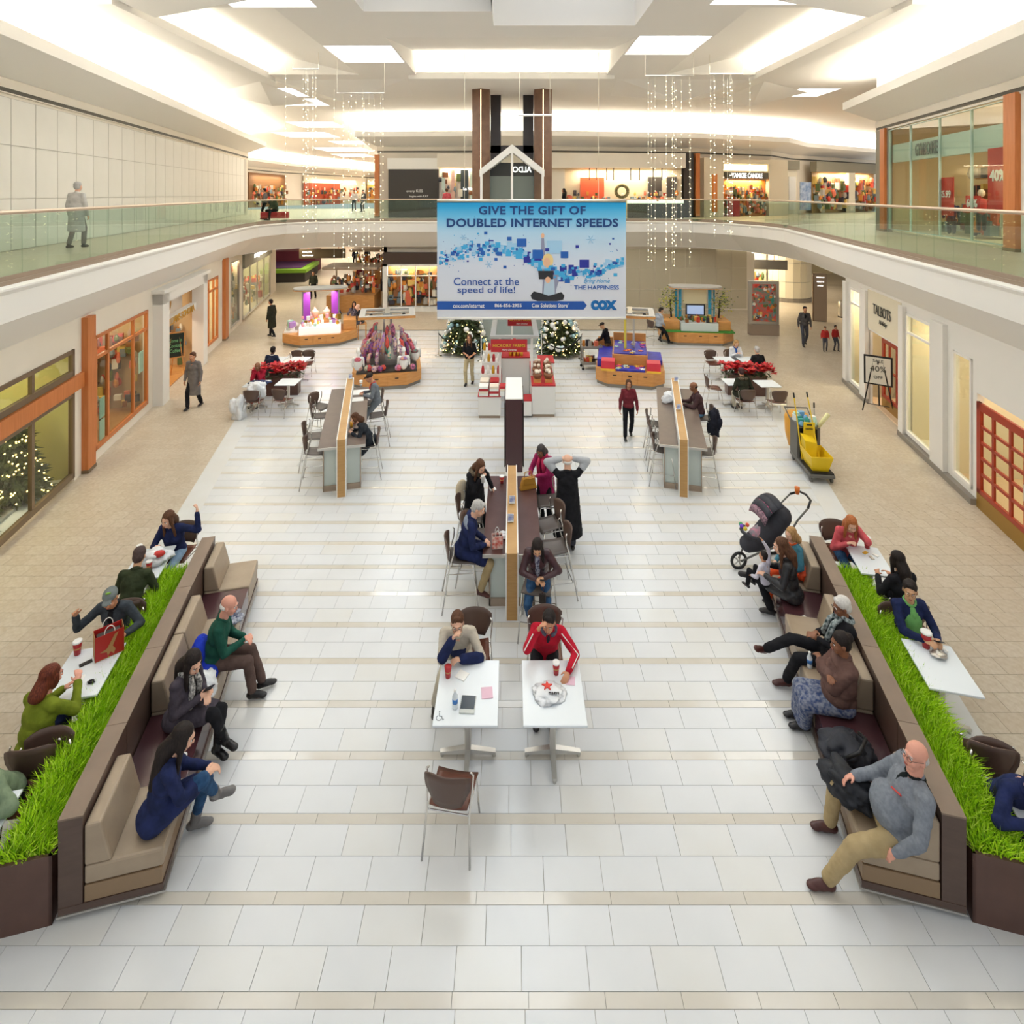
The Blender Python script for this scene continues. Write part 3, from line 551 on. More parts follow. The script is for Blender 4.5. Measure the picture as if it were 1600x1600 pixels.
# lower level left: furniture shop behind white mullions
t = bay('storefront', 'white mullioned shop window under a dark brown band with dining tables inside', -7.1, -4.0, 31.2, 0, 3.4)
bx(t, 'valance', mat('dark_brown', '#45342a', .6), -1.6, 1.6, -.1, .3, 2.62, 3.25); bx(t, 'base', M_fascia, -1.6, 1.6, -.06, .3, 0, .25)
f = bx(t, 'window_frame', M_ledge, -1.6, -1.35, -.08, .1, 0, 2.62); bx(f, 'window_head', M_ledge, -1.6, 1.6, -.08, .1, 2.5, 2.62)
for x in (-.6, .2, .95, 1.5): bx(f, 'mullion', M_ledge, x, x+.05, -.08, .02, .25, 2.5)
bx(f, 'transom_bar', M_ledge, -1.35, 1.6, -.08, .02, 1.95, 2.0)
bx(t, 'interior_wall', mat('interior_tan', '#b98f5a', .7), -1.35, 1.6, .34, .38, .2, 2.6); L = area('shop_light', (0, 0, 0), 2.6, .2, 50, (1, .8, .55)); L.parent = t; L.location = (0, .18, 2.5)
m = MB(); goods(m, -1.3, 1.5, .1, .3, .3, 2.3, 120, .3, 31); m.build('merchandise', PM, t, fix=False, kind='stuff')
for x in (-.9, .35, 1.15): bx(t, 'display_table', mat('black'), x-.35, x+.35, .0, .3, .75, .8)
# lower level right opening: boutique and sign
t = bay('storefront', 'bright boutique opening under the hanging directional sign', 12.2, 15.6, 33.5, 0, 3.5)
bx(t, 'interior_wall', mat('boutique_cream', '#f0e6c8', .6), -1.5, 1.9, 1.5, 1.6, 0, 3.5); bx(t, 'side_wall', M_creamw, -1.6, -1.5, -1.8, 1.5, 0, 3.5); bx(t, 'counter', M_creamw, -.9, .1, .2, .8, 0, 1.0, .02)
L = area('shop_light', (0, 0, 0), 2.6, 1, 160, (1, .92, .75)); L.parent = t; L.location = (0, .5, 3.4)
text('t_deja', 'sign_lettering', M_lit, M_toff(-.6, -3.6, 3.45), t, 1.15, .4)
m = MB(); goods(m, -1.2, 1.6, .6, 1.4, 0, 1.8, 60, .3, 33); m.build('merchandise', PM, t, fix=False, kind='stuff')
# curved panelled wall drum at the right corridor mouth
t = empty('curved_wall', (17.1, 34.8, 0), 0, 'drum-shaped corner wall of cream panels behind the directory pylon', 'wall')
for i in range(10):
    a0, a1 = PI+i*PI/9.5, PI+(i+1)*PI/9.5-.012; r = 1.25
    for z0, z1 in ((.25, 1.2), (1.23, 2.35), (2.38, 3.55)):
        m = MB(); m.prism([(r*math.cos(a0), r*math.sin(a0)), (r*math.cos(a1), r*math.sin(a1)), ((r-.1)*math.cos(a1), (r-.1)*math.sin(a1)), ((r-.1)*math.cos(a0), (r-.1)*math.sin(a0))], z0, z1); m.build('panel', mat('drum_panel', '#e4dcc4', .5), t)
MB().lathe([(1.2, 0), (1.2, 3.57)], n=24).build('drum_core', M_joint, t); MB().lathe([(1.27, 0), (1.27, .22)], n=24).build('baseboard', M_base, t)
t = empty('directory_pylon', (15.75, 28.8, 0), -.35, 'tall slanted grey directory pylon with white lettering', 'sign')
m = MB(); m.box(-.3, .3, -.12, .12, 0, 2.45); m.build('body', M_taupe, t, bevel=.02); bx(t, 'edge_strip', M_brown, -.34, -.3, -.12, .12, 0, 2.45)
for i, k in enumerate(('t_rest', 't_macy', 't_jcp')): text(k, 'sign_lettering', M_lit, M_toff(.0, -.13, 2.25-i*.22), t, .36-.05*i)
t = empty('trash_bin', (17.5, 29.7, 0), 0, 'round metal trash bin against the right-hand corner', 'bin'); MB().lathe([(.26, 0), (.28, .05), (.28, .8), (.24, .85), (.1, .86)], n=18).build('body', M_alu, t, True); MB().lathe([(.285, 0), (.285, .06)], n=18).build('base_ring', M_black, t)
t = empty('poster_stand', (11.6, 26.0, 0), -.12, 'freestanding backlit poster stand with a bright floral print', 'sign')
bx(t, 'base', M_taupe, -.66, .66, -.16, .16, 0, .5, .01); bx(t, 'frame', M_alu, -.66, .66, -.13, .13, .5, 2.48, .02)
pm = mat('floral_poster', '#2f8f7f', .4, var='#e2483c', vscale=5, emit='#d0583c', es=.0); bx(t, 'poster', pm, -.52, .52, -.145, -.13, .64, 2.36)
R = random.Random(3); m = MB()
for i in range(70): m.ell((R.uniform(-.48, .48), -.148, R.uniform(.7, 2.3)), (R.uniform(.03, .09), .006, R.uniform(.03, .1)), R.randrange(10), 8, 4)
m.build('floral_print', PM, t, kind='stuff', fix=False)
t = empty('hanging_sign', (14.0, 32.2, 2.2), -.25, 'long grey directional sign hanging on two rods at the right', 'sign')
bx(t, 'blade', mat('sign_grey', '#7d7870', .4), -1.6, 1.6, -.06, .06, -.0, .55, .01); text('t_jcp', 'sign_lettering', M_lit, M_toff(-.75, -.07, .3), t, .5)
for x in (-.8, .9): MB().tube([(x, 0, .5), (x, 0, 1.4)], .02, 6).build('rod', M_orange, t)
t = empty('hanging_sign', (-10.9, 32.4, 2.85), .08, 'long taupe directional sign for the restrooms hanging at the left corridor', 'sign')
bx(t, 'blade', mat('sign_taupe', '#6f6048', .4), -1.3, 1.3, -.06, .06, -.05, .5, .01); text('t_macy', 'sign_lettering', M_lit, M_toff(-.85, -.07, .32), t, .5); text('t_rest', 'sign_lettering', M_lit, M_toff(-.8, -.07, .12), t, .6)
for x in (-.8, .9): MB().tube([(x, 0, .5), (x, 0, .75)], .02, 6).build('rod', M_orange, t)
# left lower corridor: end wall, play area, far stalls
q = MB(); q.box(-33, -8, 72, 72.3, 0, 3.58); q.box(-7.2, -7.0, 31.6, 72, 0, 3.58); q.box(12.4, 33, 46, 46.3, 0, 3.58); o = q.build('wall_corridor_lower', mat('corridor_cream', '#d9c9a0', .7)); tag(o, kind='structure')
m = MB(); goods(m, -7.5, -7.25, 33, 60, .1, 3.2, 260, .7, 41); goods(m, -33, -9, 71.2, 71.8, 0, 3.2, 200, 1.2, 42); q = m.build('far_merchandise', PM, fix=False); tag(q, 'jumble of far lit shop displays lining the deep left corridor', 'goods', kind='stuff')
t = empty('play_area', (-18.8, 43.5, 0), .15, 'low play area wall with lime green edge and purple mat far down the left corridor', 'play area')
bx(t, 'base', M_charcoal, -3, 3.2, -2.5, 2.5, 0, .7); bx(t, 'green_edge', mat('lime_edge', '#8fc23a', .5), -3.1, 3.3, -2.6, 2.6, .7, .95); bx(t, 'purple_mat', mat('purple_mat', '#5b3467', .7), -2.6, 2.8, -1.9, 2.4, .9, 1.0)
bx(t, 'maroon_block', mat('maroon_mat', '#7c3040', .7), -1.5, 3.0, 2.5, 5.0, 0, 1.8)
def far_stall(loc, label, seed):
    t = empty('kiosk', loc, .05, label, 'kiosk'); bx(t, 'counter', M_wood, -1.3, 1.3, -1, 1, 0, .95, .02); bx(t, 'canopy', M_taupe, -1.5, 1.5, -1.1, 1.1, 2.35, 2.5, .02)
    for x in (-1, 1): bx(t, 'post', M_alu, x-.04, x+.04, -.04, .04, .95, 2.35)
    m = MB(); goods(m, -1.2, 1.2, -.8, .8, .95, 2.1, 110, .22, seed); m.build('merchandise', PM, t, fix=False, kind='stuff')
far_stall((-8.9, 31.8, 0), 'glass topped stall behind the jewellery kiosk in the left corridor', 50); far_stall((-10.2, 41.5, 0), 'deeper stall further back in the left corridor', 51)
# -- upper level back shops
def upper_panel(x0, x1, y, z0, z1, name, label, m):
    t = bay(name, label, x0, x1, y, ZS, 0); return t
t = bay('storefront', 'charcoal jewellery shop panel with white script upstairs at the back', -7.3, -4.3, 33.1, ZS, 0)
bx(t, 'panel', M_charcoal, -1.45, 1.5, -.1, .1, 0, 2.85); bx(t, 'frame', M_ledge, -1.5, 1.5, -.12, .1, 2.85, 3.5); text('t_kiss', 'sign_script', M_paper, M_toff(.1, -.12, 1.55), t, .95); text('t_kay', 'sign_script', M_paper, M_toff(.35, -.12, 1.25), t, 1.1)
p = empty('orange_pillar', (-7.9, 33.0, ZS), 0, 'orange pillar left of the charcoal jewellery panel upstairs', 'pillar'); bx(p, 'shaft', M_orange, -.12, .12, -.15, .15, 0, 3.7); bx(p, 'base_plate', M_bronze, -.13, .13, -.16, .16, 0, .1)
def showcase(t, x0, x1, d, z0, z1, back, n, seed, sz=.25, power=60, shelves=None, lampc=(1, .86, .62)):
    bx(t, 'back_panel', back, x0, x1, -.04, .0, z0, z1); m = MB(); goods(m, x0+.1, x1-.1, -d, -.06, z0, z1-.3, n, sz, seed, shelves); m.build('merchandise', PM, t, fix=False, kind='stuff')
    L = area('shop_light', (0, 0, 0), (x1-x0)*.8, .25, power, lampc); L.parent = t; L.location = ((x0+x1)/2, -d*.6, z1-.04)
t = bay('storefront', 'glazed shop with pale curtains between the jewellery panel and the columns upstairs', -4.3, -2.0, 33.2, ZS, 0)
bx(t, 'header', M_wall, -1.2, 1.2, -.5, .0, 2.95, 3.75); showcase(t, -1.2, 1.2, .45, 0, 2.95, mat('pale_interior', '#e6d9cd', .6), 20, 60, .3, 45)
for i, c in enumerate(('#cfe0d4', '#e0b6a4', '#3f474b', '#d8e6da')): bx(t, 'banner', mat('banner_%d' % i, c, .6), -.95+i*.55, -.75+i*.55+(.25 if i == 2 else 0), -.3, -.26, .1, 2.8)
text('t_la', 'sign_lettering', M_lit, M_toff(.6, -.52, 1.7), t, .55)
t = bay('storefront', 'open beige jewellery shop with coral wall panel and glass counters upstairs', 2.2, 10, 33.3, ZS, 0)
bx(t, 'header', M_wall, -3.9, 3.9, -.9, .0, 2.9, 3.75); bx(t, 'side_wall', M_wall, -3.9, -3.0, -.3, .0, 0, 2.9); showcase(t, -3, 3.9, .8, 0, 2.9, mat('gallery_beige', '#dccdb0', .6), 60, 61, .2, 190, [.95, 1.0, .98, 1.3])
bx(t, 'coral_panel', mat('coral_panel', '#e8653f', .5), -2.1, -.7, -.3, -.2, 0, 2.35); bx(t, 'counter', M_charcoal, .6, 3.8, -.85, -.5, 0, .85, .01); bx(t, 'counter_glass', mat('lit_glass', '#f4f7f4', .1, emit='#fff8e6', es=1.2), .6, 3.8, -.85, -.5, .86, 1.05)
bx(t, 'dark_display', M_charcoal, 1.9, 2.7, -.2, -.1, 1.2, 2.4); bx(t, 'dark_display', M_charcoal, 3.0, 3.6, -.2, -.1, 1.2, 2.4)
for x in (-1.6, -1.2, -.6, -.2, .8, 1.3, 2.1, 2.6): MB().tube([(x, -.6, 2.9), (x, -.6, 2.2)], .03, 6).build('pendant_lamp', M_dark, t)
m = MB(); ring = [(.35*math.cos(a*PI/8), .0, .35*math.sin(a*PI/8)) for a in range(17)]; m.tube(ring, .1, 6); w_ = m.build('wreath', mat('wreath_brown', '#8b7a55', .8, var='#5b5f3a', vscale=12), t, True); w_.location = (.3, -.5, 1.55)
p = empty('dark_pillar', (10.45, 33.8, ZS), 0, 'wide dark brown pillar at the back right upstairs', 'pillar'); bx(p, 'shaft', M_dark, -.3, .25, -.6, .1, 0, 3.8); bx(p, 'base_plate', M_black, -.31, .26, -.61, .11, 0, .1)
p = empty('orange_pillar', (10.95, 33.75, ZS), 0, 'orange pillar beside the dark pillar at the back right upstairs', 'pillar'); bx(p, 'shaft', M_orange, -.12, .12, -.6, .0, 0, 3.8); bx(p, 'base_plate', M_bronze, -.13, .13, -.61, .01, 0, .1)
t = empty('storefront', (14.5, 35.6, ZS), .38, 'candle shop with a lit transom and glowing orange interior upstairs', 'shop')
bx(t, 'surround', M_creamw, -3.2, -1.7, -.3, .1, 0, 3.6); bx(t, 'surround', M_creamw, 2.0, 3.6, -.3, .1, 0, 3.6); bx(t, 'cornice', M_creamw, -1.8, 2.1, -.4, .1, 3.3, 3.55); bx(t, 'sign_band', mat('olive_sign', '#5e5a47', .5), -1.6, 1.9, -.32, -.1, 2.35, 2.75)
for i in range(3): bx(t, 'transom_light', mat('transom_glow', '#fff3cf', emit='#fff0c4', es=1.5), -1.6+i*1.18, -.5+i*1.18, -.3, -.2, 2.85, 3.25)
text('t_yc', 'sign_lettering', M_lit, M_toff(.15, -.34, 2.55), t, 2.5, .3); showcase(t, -1.6, 1.9, .3, 0, 2.3, mat('glow_orange', '#e58b3a', .6), 170, 62, .22, 150, None, (1, .7, .35))
bx(t, 'side_window', mat('glow_orange'), -2.6, -2.2, -.32, -.3, .3, 2.6); bx(t, 'red_panel', mat('deep_red', '#9c2431', .6), -1.5, -.6, -.5, -.4, 0, 1.1)
t = empty('storefront', (18.6, 39.0, ZS), .62, 'cream panelled shop corner with an angled grey fascia upstairs on the right', 'shop')
bx(t, 'wall_face', M_creamw, -1.9, 1.6, -.3, .0, 0, 3.1); bx(t, 'fascia', mat('grey_fascia', '#8a8470', .6), -2.0, 1.7, -.45, .0, 3.1, 3.7)
for i in range(3): bx(t, 'wall_moulding', M_fascia, -1.7+i*1.1, -.8+i*1.1, -.33, -.3, .3, 2.6)
t = empty('storefront', (25.5, 43.3, ZS), .55, 'brightly stocked gift shop at the far right end upstairs', 'shop')
bx(t, 'fascia', mat('grey_fascia'), -4.5, 4.5, -.5, .0, 3.0, 3.75); showcase(t, -4.3, 4.4, .6, 0, 3.0, mat('gift_interior', '#c9a36a', .6), 200, 63, .4, 260); bx(t, 'column', M_creamw, -.6, .3, -.7, -.5, 0, 3)
t = empty('sale_sign', (19.9, 38.2, ZS), .3, 'blue and white promotional poster stand upstairs near the right corner', 'sign'); bx(t, 'poster', mat('blue_poster', '#7f9bc9', .5, var='#c3d3ea', vscale=4), -.45, .45, -.03, .03, .3, 2.2); bx(t, 'foot', M_alu, -.4, .4, -.2, .2, 0, .05)
# upper left corridor shops
def lshop(x0, y0, x1, y1, label, m, head=None, n=0, seed=0, txt=None, power=0):
    a = math.atan2(y1-y0, x1-x0); L_ = math.hypot(x1-x0, y1-y0); t = empty('storefront', ((x0+x1)/2, (y0+y1)/2, ZS), a, label, 'shop')
    bx(t, 'front_panel', m, -L_/2, L_/2, -.2, -.1, 0, 3.6 if not head else 2.8)
    if head: bx(t, 'header', head, -L_/2, L_/2, -.25, -.1, 2.8, 3.7)
    if n: g = MB(); goods(g, -L_/2+.2, L_/2-.2, -.6, -.25, 0, 2.4, n, .34, seed); g.build('merchandise', PM, t, fix=False, kind='stuff')
    if txt: text(txt, 'sign_lettering', M_lit, M_toff(0, -.28, 3.2), t, L_*.7, .6)
    if power: Lt = area('shop_light', (0, 0, 0), L_*.8, .3, power, (1, .85, .6)); Lt.parent = t; Lt.location = (0, -.7, 3.4)
lshop(-18.9, 38.2, -21.6, 41.0, 'small lit window upstairs at the end of the panelled wall', mat('interior_tan'), mat('blue_frame', '#5a6f80', .5), 30, 70, None, 60)
lshop(-24.0, 44, -25.8, 50, 'sunglasses shop with black header upstairs in the left corridor', M_paper, M_black, 20, 71, 't_sun', 90)
lshop(-26, 51, -26.8, 56, 'white poster hoarding with red print upstairs in the left corridor', mat('hoarding', '#dcd8d8', .5, var='#c9c4c6', vscale=1), None, 14, 72)
lshop(-26.8, 57, -26.8, 66, 'toy shop with a red figure upstairs in the left corridor', mat('toy_brown', '#8a6038', .6), None, 110, 73, None, 160)
lshop(-26, 70, -23, 84, 'orange fronted shop far upstairs in the left corridor', mat('far_orange', '#b8502c', .6), M_creamw, 90, 74, None, 200)
lshop(-22, 85.5, -16, 87, 'far shop closing the upstairs left corridor', mat('far_yellow', '#d99f4c', .6), M_creamw, 60, 75, None, 200)
# ---------- elevator tower ----------
t = empty('elevator_tower', (0, 25, 0), 0, 'glass elevator with a gabled cab between twin brown stone columns', 'elevator')
for s in (-1, 1):
    m = MB(); m.prism([(s*.98, 0), (s*.98, -.25), (s*1.36, -.42), (s*1.75, -.25), (s*1.75, .4), (s*.98, .4)], 0, ZF); m.build('column', M_brown, t)
    m = MB(); m.tube([(s*1.36, -.45, 5.2), (s*1.36, -.45, ZF-.05)], .018, 5); m.build('light_strip', mat('led_strip', '#fff0d0', emit='#ffe9c0', es=2.5), t)
    bx(t, 'rear_column', M_dark, min(s*.52, s*1.0), max(s*.52, s*1.0), 1.2, 1.7, 0, ZF)
    bx(t, 'cab_post', M_fascia, min(s*1.28, s*1.38), max(s*1.28, s*1.38), -.65, -.55, 0, 7.45)
    m = MB(); m.add([(s*1.4, -.66, 7.25), (s*1.4, -.66, 7.55), (0, -.66, 8.65), (0, -.66, 8.32), (s*1.4, .3, 7.25), (s*1.4, .3, 7.55), (0, .3, 8.65), (0, .3, 8.32)], [(0, 1, 2, 3), (7, 6, 5, 4), (1, 5, 6, 2), (0, 3, 7, 4), (0, 4, 5, 1)]); m.build('gable_rafter', M_fascia, t)
    m = MB(); m.add([(s*1.3, -.6, 5.1), (s*.04, -.6, 5.1), (s*.04, -.6, 8.25), (s*1.3, -.6, 7.3)], [(0, 1, 2, 3)]); m.build('gable_glass', M_sglass, t)
    m = MB(); m.add([(s*1.3, -.6, 0), (s*.04, -.6, 0), (s*.04, -.6, 4.9), (s*1.3, -.6, 4.9)], [(0, 1, 2, 3)]); m.build('shaft_glass', mat('shaft_grey', '#a9b3b0', .15), t)
bx(t, 'cross_beam', M_dark, -1.0, 1.0, 1.2, 1.6, 8.4, 8.75); bx(t, 'center_mullion', M_fascia, -.05, .05, -.65, -.55, 0, 8.35); bx(t, 'cab_back', mat('cab_grey', '#8f928c', .4), -1.25, 1.25, .3, .34, 5.1, 7.3); bx(t, 'landing_beam', M_fascia, -1.4, 1.4, -.65, .3, 4.9, 5.1)
ob = text('t_aldo', 'mirrored_lettering', M_lit, M_toff(.45, .28, 7.6) @ Matrix.Scale(-1, 4, (1, 0, 0)), t, .85, .27); bx(t, 'sign_backing', M_charcoal, -1.2, 1.2, .3, .33, 7.3, 7.9)
# ---------- banner ----------
BX0, BX1, BZ0, BZ1, BY = -2.46, 3.74, 2.42, 6.29, 18.5
t = empty('advertising_banner', ((BX0+BX1)/2, BY, BZ0), 0, 'large blue and white advertising banner hanging in the centre of the atrium', 'banner'); W_, H_ = BX1-BX0, BZ1-BZ0
bm_ = mat('banner_cloth', '#dde3ee', .55); nt = bm_.node_tree; tc = nt.nodes.new('ShaderNodeTexCoord'); sp = nt.nodes.new('ShaderNodeSeparateXYZ'); mr = nt.nodes.new('ShaderNodeMapRange'); rp = nt.nodes.new('ShaderNodeValToRGB')
nt.links.new(tc.outputs['Object'], sp.inputs[0]); nt.links.new(sp.outputs['Z'], mr.inputs[0]); mr.inputs[1].default_value = 0; mr.inputs[2].default_value = H_; nt.links.new(mr.outputs[0], rp.inputs[0]); nt.links.new(rp.outputs[0], nt.nodes['Principled BSDF'].inputs[0])
r0 = rp.color_ramp; r0.elements[0].position = 0; r0.elements[0].color = lin('#dcdfe8'); r0.elements[1].position = 1; r0.elements[1].color = lin('#129bdc')
for p_, c_h in ((.45, '#d6deec'), (.72, '#b3d6ef'), (.86, '#6cc0ea'), (.95, '#1ba5e0')): e_ = r0.elements.new(p_); e_.color = lin(c_h)
cl = MB().box(-W_/2, W_/2, -.01, .01, 0, H_-.06).build('cloth', bm_, t); MB().tube([(-W_/2, 0, H_-.02), (W_/2, 0, H_-.02)], .06, 8).build('top_bar', M_alu, t, True); MB().tube([(-W_/2, 0, 0), (W_/2, 0, 0)], .05, 8).build('bottom_bar', M_paper, t, True)
for x in (-2.2, 2.2): MB().tube([(x, 0, H_), (x, 0, ZF-BZ0+.05)], .008, 4).build('cable', M_wire, t)
sqn = [0]
def bp(px, py): return ((px-683)/295*W_-W_/2, (497-py)/184*H_)
def btxt(k, px0, px1, py, h, m, name='banner_lettering'):
    a, z = bp(px0, py); b, _ = bp(px1, py); return text(k, name, m, M_toff((a+b)/2, -.02, z), cl, b-a, h/184*H_)
M_bnavy = mat('banner_navy', '#14407e', .5); M_bblue = mat('banner_blue', '#1d5fb4', .5); M_bsky = mat('banner_sky', '#3fa9de', .5); M_bpale = mat('banner_pale', '#9fcbea', .5); M_bind = mat('banner_indigo', '#26309a', .5)
btxt('t_b1', 748, 915, 328.5, 13.5, M_bnavy); btxt('t_b2', 698, 966, 348, 13.5, M_bnavy); btxt('t_b3', 709, 811, 439.5, 12, mat('banner_mid', '#2a56a6', .5)); btxt('t_b4', 715, 805, 454, 13.5, mat('banner_mid'))
btxt('t_b5', 912, 953, 439.5, 8, M_bsky); btxt('t_b6', 897, 967, 449, 6.5, M_bblue)
a, z0 = bp(683, 483.5); b, z1 = bp(912, 470.5); c_, zm = bp(917, 477)
MB().add([(a, -.016, z0), (b, -.016, z0), (c_, -.016, zm), (b, -.016, z1), (a, -.016, z1), (a, -.011, z0), (b, -.011, z0), (c_, -.011, zm), (b, -.011, z1), (a, -.011, z1)], [(0, 1, 2, 3, 4), (9, 8, 7, 6, 5)]).build('arrow_bar', mat('banner_bar', '#1c56ae', .5), cl)
btxt('t_b7', 708, 757, 477.5, 6.5, M_paper); btxt('t_b8', 773, 815, 477, 5.5, M_paper); btxt('t_b9', 831, 888, 477, 6.5, M_paper); btxt('t_cox', 923, 964, 476.5, 15.5, mat('cox_blue', '#0d6db4', .4))
R = random.Random(11); groups_ = {0: MB(), 1: MB(), 2: MB(), 3: MB()}
def sq(px, py, w_, h_, k, d=.012): x, z = bp(px, py); s_ = W_/295; sqn[0] += 1; d = d+.00002*sqn[0]; groups_[k].box(x-w_*s_/2, x+w_*s_/2, -d, -.0105, z-h_*s_/2, z+h_*s_/2)
def wave(px): u = (px-683)/295; return 412-24*math.sin(min(u, .62)/.62*PI*.98+.15)*(1 if u < .55 else 1) + (14*math.sin((u-.45)/.55*PI) if u > .45 else 0) - (8*(u-.8)/.2 if u > .8 else 0)
for i in range(330):
    px = 683+295*((i*.618) % 1); d = R.gauss(0, 5); py = wave(px)+d; mid = 1-abs(px-840)/170; w_ = R.uniform(1.5, 5)+max(0, mid)*R.uniform(0, 8)
    px = min(max(px, 686+w_/2), 975-w_/2)
    sq(px, py, w_, w_*R.uniform(.7, 1.1), R.choice([0, 1, 1, 1, 2, 2, 3]), .0115+i*.00002)
for px, py, w_, k in ((815, 379, 15, 0), (840, 397, 16, 0), (866, 386, 24, 2), (855, 390, 6, 3), (882, 398, 12, 0), (913, 412, 15, 3), (824, 404, 8, 3), (843, 398, 12, 0), (902, 385, 5, 3), (958, 373, 3, 0), (953, 381, 3, 3), (759, 364, 5, 0), (747, 365, 3, 1), (751, 405, 6, 1), (775, 405, 5, 0), (789, 417, 5, 0), (731, 408, 3, 3), (880, 415, 6, 1), (916, 423, 5, 1), (895, 419, 4, 1), (957, 416, 4, 1), (796, 373, 7, 0)): sq(px, py, w_, w_*.85, k, .018)
for i in range(90):
    px = R.uniform(690, 972); sq(px, wave(px)+R.gauss(0, 15), 1.2, 1.2, R.choice([0, 1, 3]), .013)
for k, nm in ((0, M_bblue), (1, M_bsky), (2, M_bpale), (3, M_bind)): groups_[k].build('printed_squares', nm, cl, fix=False, kind='stuff')
def flake(px, py, r):
    x, z = bp(px, py); r = r/295*W_
    m = MB()
    for a in range(6): an = a*PI/3; m.tube([(x, -.014, z), (x+r*math.cos(an), -.014, z+r*math.sin(an))], .012, 4); m.tube([(x+r*.6*math.cos(an-.3), -.014, z+r*.75*math.sin(an-.3)), (x+r*.55*math.cos(an), -.014, z+r*.55*math.sin(an))], .01, 4)
    m.build('printed_snowflake', M_bpale, cl)
flake(724, 371, 5); flake(764, 413, 6); flake(923, 374, 7)
# printed woman with tablet, flat shapes on the cloth
def flat(pts, m, name, d=.02):
    P = [bp(*p) for p in pts]; n = len(P); MB().add([(x, -d, z) for x, z in P]+[(x, -d+.004, z) for x, z in P], [tuple(range(n)), tuple(range(2*n-1, n-1, -1))]).build(name, m, cl)
def oval(px, py, rx, ry, m, name, d=.022): flat([(px+rx*math.cos(a*PI/10), py+ry*math.sin(a*PI/10)) for a in range(20)], m, name, d)
M_pgrey = mat('print_grey', '#8f93ad', .5); M_pblk = mat('print_black', '#2b2c31', .5); M_pskin = mat('print_skin', '#e8b795', .5)
flat([(846, 372), (850, 372), (852, 400), (858, 418), (848, 424), (845, 400)], M_pgrey, 'printed_arm', .021); oval(848, 368, 2.6, 4, M_pskin, 'printed_hand')
flat([(846, 424), (853, 418), (866, 419), (873, 425), (873, 440), (869, 452), (868, 462), (847, 461), (848, 440)], M_pgrey, 'printed_torso'); flat([(851, 436), (866, 436), (867, 461), (849, 461)], mat('print_pale', '#b9cfe0', .5), 'printed_shirt', .0215)
flat([(829, 461), (834, 455), (846, 458), (857, 462), (868, 459), (877, 456), (882, 462), (880, 468), (870, 470), (840, 470), (831, 467)], M_pblk, 'printed_legs', .0225)
oval(856, 407, 8.5, 11, mat('print_blonde', '#e8cf8f', .5), 'printed_hair', .023); oval(854.5, 410, 5.2, 7.5, M_pskin, 'printed_face', .025); flat([(841, 423), (865, 423), (864, 436), (842, 436)], M_pblk, 'printed_tablet', .026); oval(856, 437, 4, 5, M_pskin, 'printed_fingers', .029)
# hanging rods near the columns and light curtains
def curtain(name_l, x0, x1, y, z0, z1, n, label, dy=1.6, step=.17, seed=1):
    t = empty('light_curtain', ((x0+x1)/2, y, z1), 0, label, 'string lights'); R = random.Random(seed); MB().tube([(x0-(x0+x1)/2, 0, 0), (x1-(x0+x1)/2, 0, 0)], .02, 6).build('hanging_bar', M_alu, t)
    for x in (x0, x1): MB().tube([(x-(x0+x1)/2, 0, 0), (x-(x0+x1)/2, 0, ZF-z1+.05)], .006, 4).build('cable', M_wire, t)
    for i in range(n):
        m = MB(); x = x0+(x1-x0)*i/(n-1)-(x0+x1)/2; yy = R.uniform(-dy/2, dy/2); zb = z0+R.uniform(0, .9); m.tube([(x, yy, -.02), (x, yy, zb-z1)], .0032, 3)
        z = -.2-R.uniform(0, .3)
        while z > zb-z1: m.ell((x, yy, z), .014, 1, 5, 4); z -= step*R.uniform(.75, 1.35)
        m.build('light_string', [M_wire, M_bulbw], t, fix=False)
curtain('l', -7.2, -6.35, 18.5, 4.9, 10.6, 9, 'dense curtain of tiny warm lights hanging by the left aisle', step=.3, seed=1); curtain('l2', -5.9, -4.3, 19, 3.4, 9.9, 13, 'wide curtain of tiny warm lights hanging left of the banner', step=.3, seed=2)
curtain('r', 4.4, 6.0, 18.6, 3.9, 10.4, 13, 'wide curtain of tiny warm lights hanging right of the banner', step=.28, seed=3); curtain('r2', 6.6, 7.7, 18.8, 5.0, 10.5, 11, 'dense curtain of tiny warm lights hanging by the right aisle', step=.28, seed=4)
t = empty('hanging_bar', (.75, 18.6, 9.1), 0, 'thin white bar hanging on wires in front of the right brown column', 'bar'); MB().tube([(-.55, 0, 0), (.55, 0, 0)], .035, 8).build('bar', M_paper, t); [MB().tube([(x, 0, 0), (x, 0, 2.06)], .006, 4).build('wire', M_wire, t) for x in (-.5, .5)]
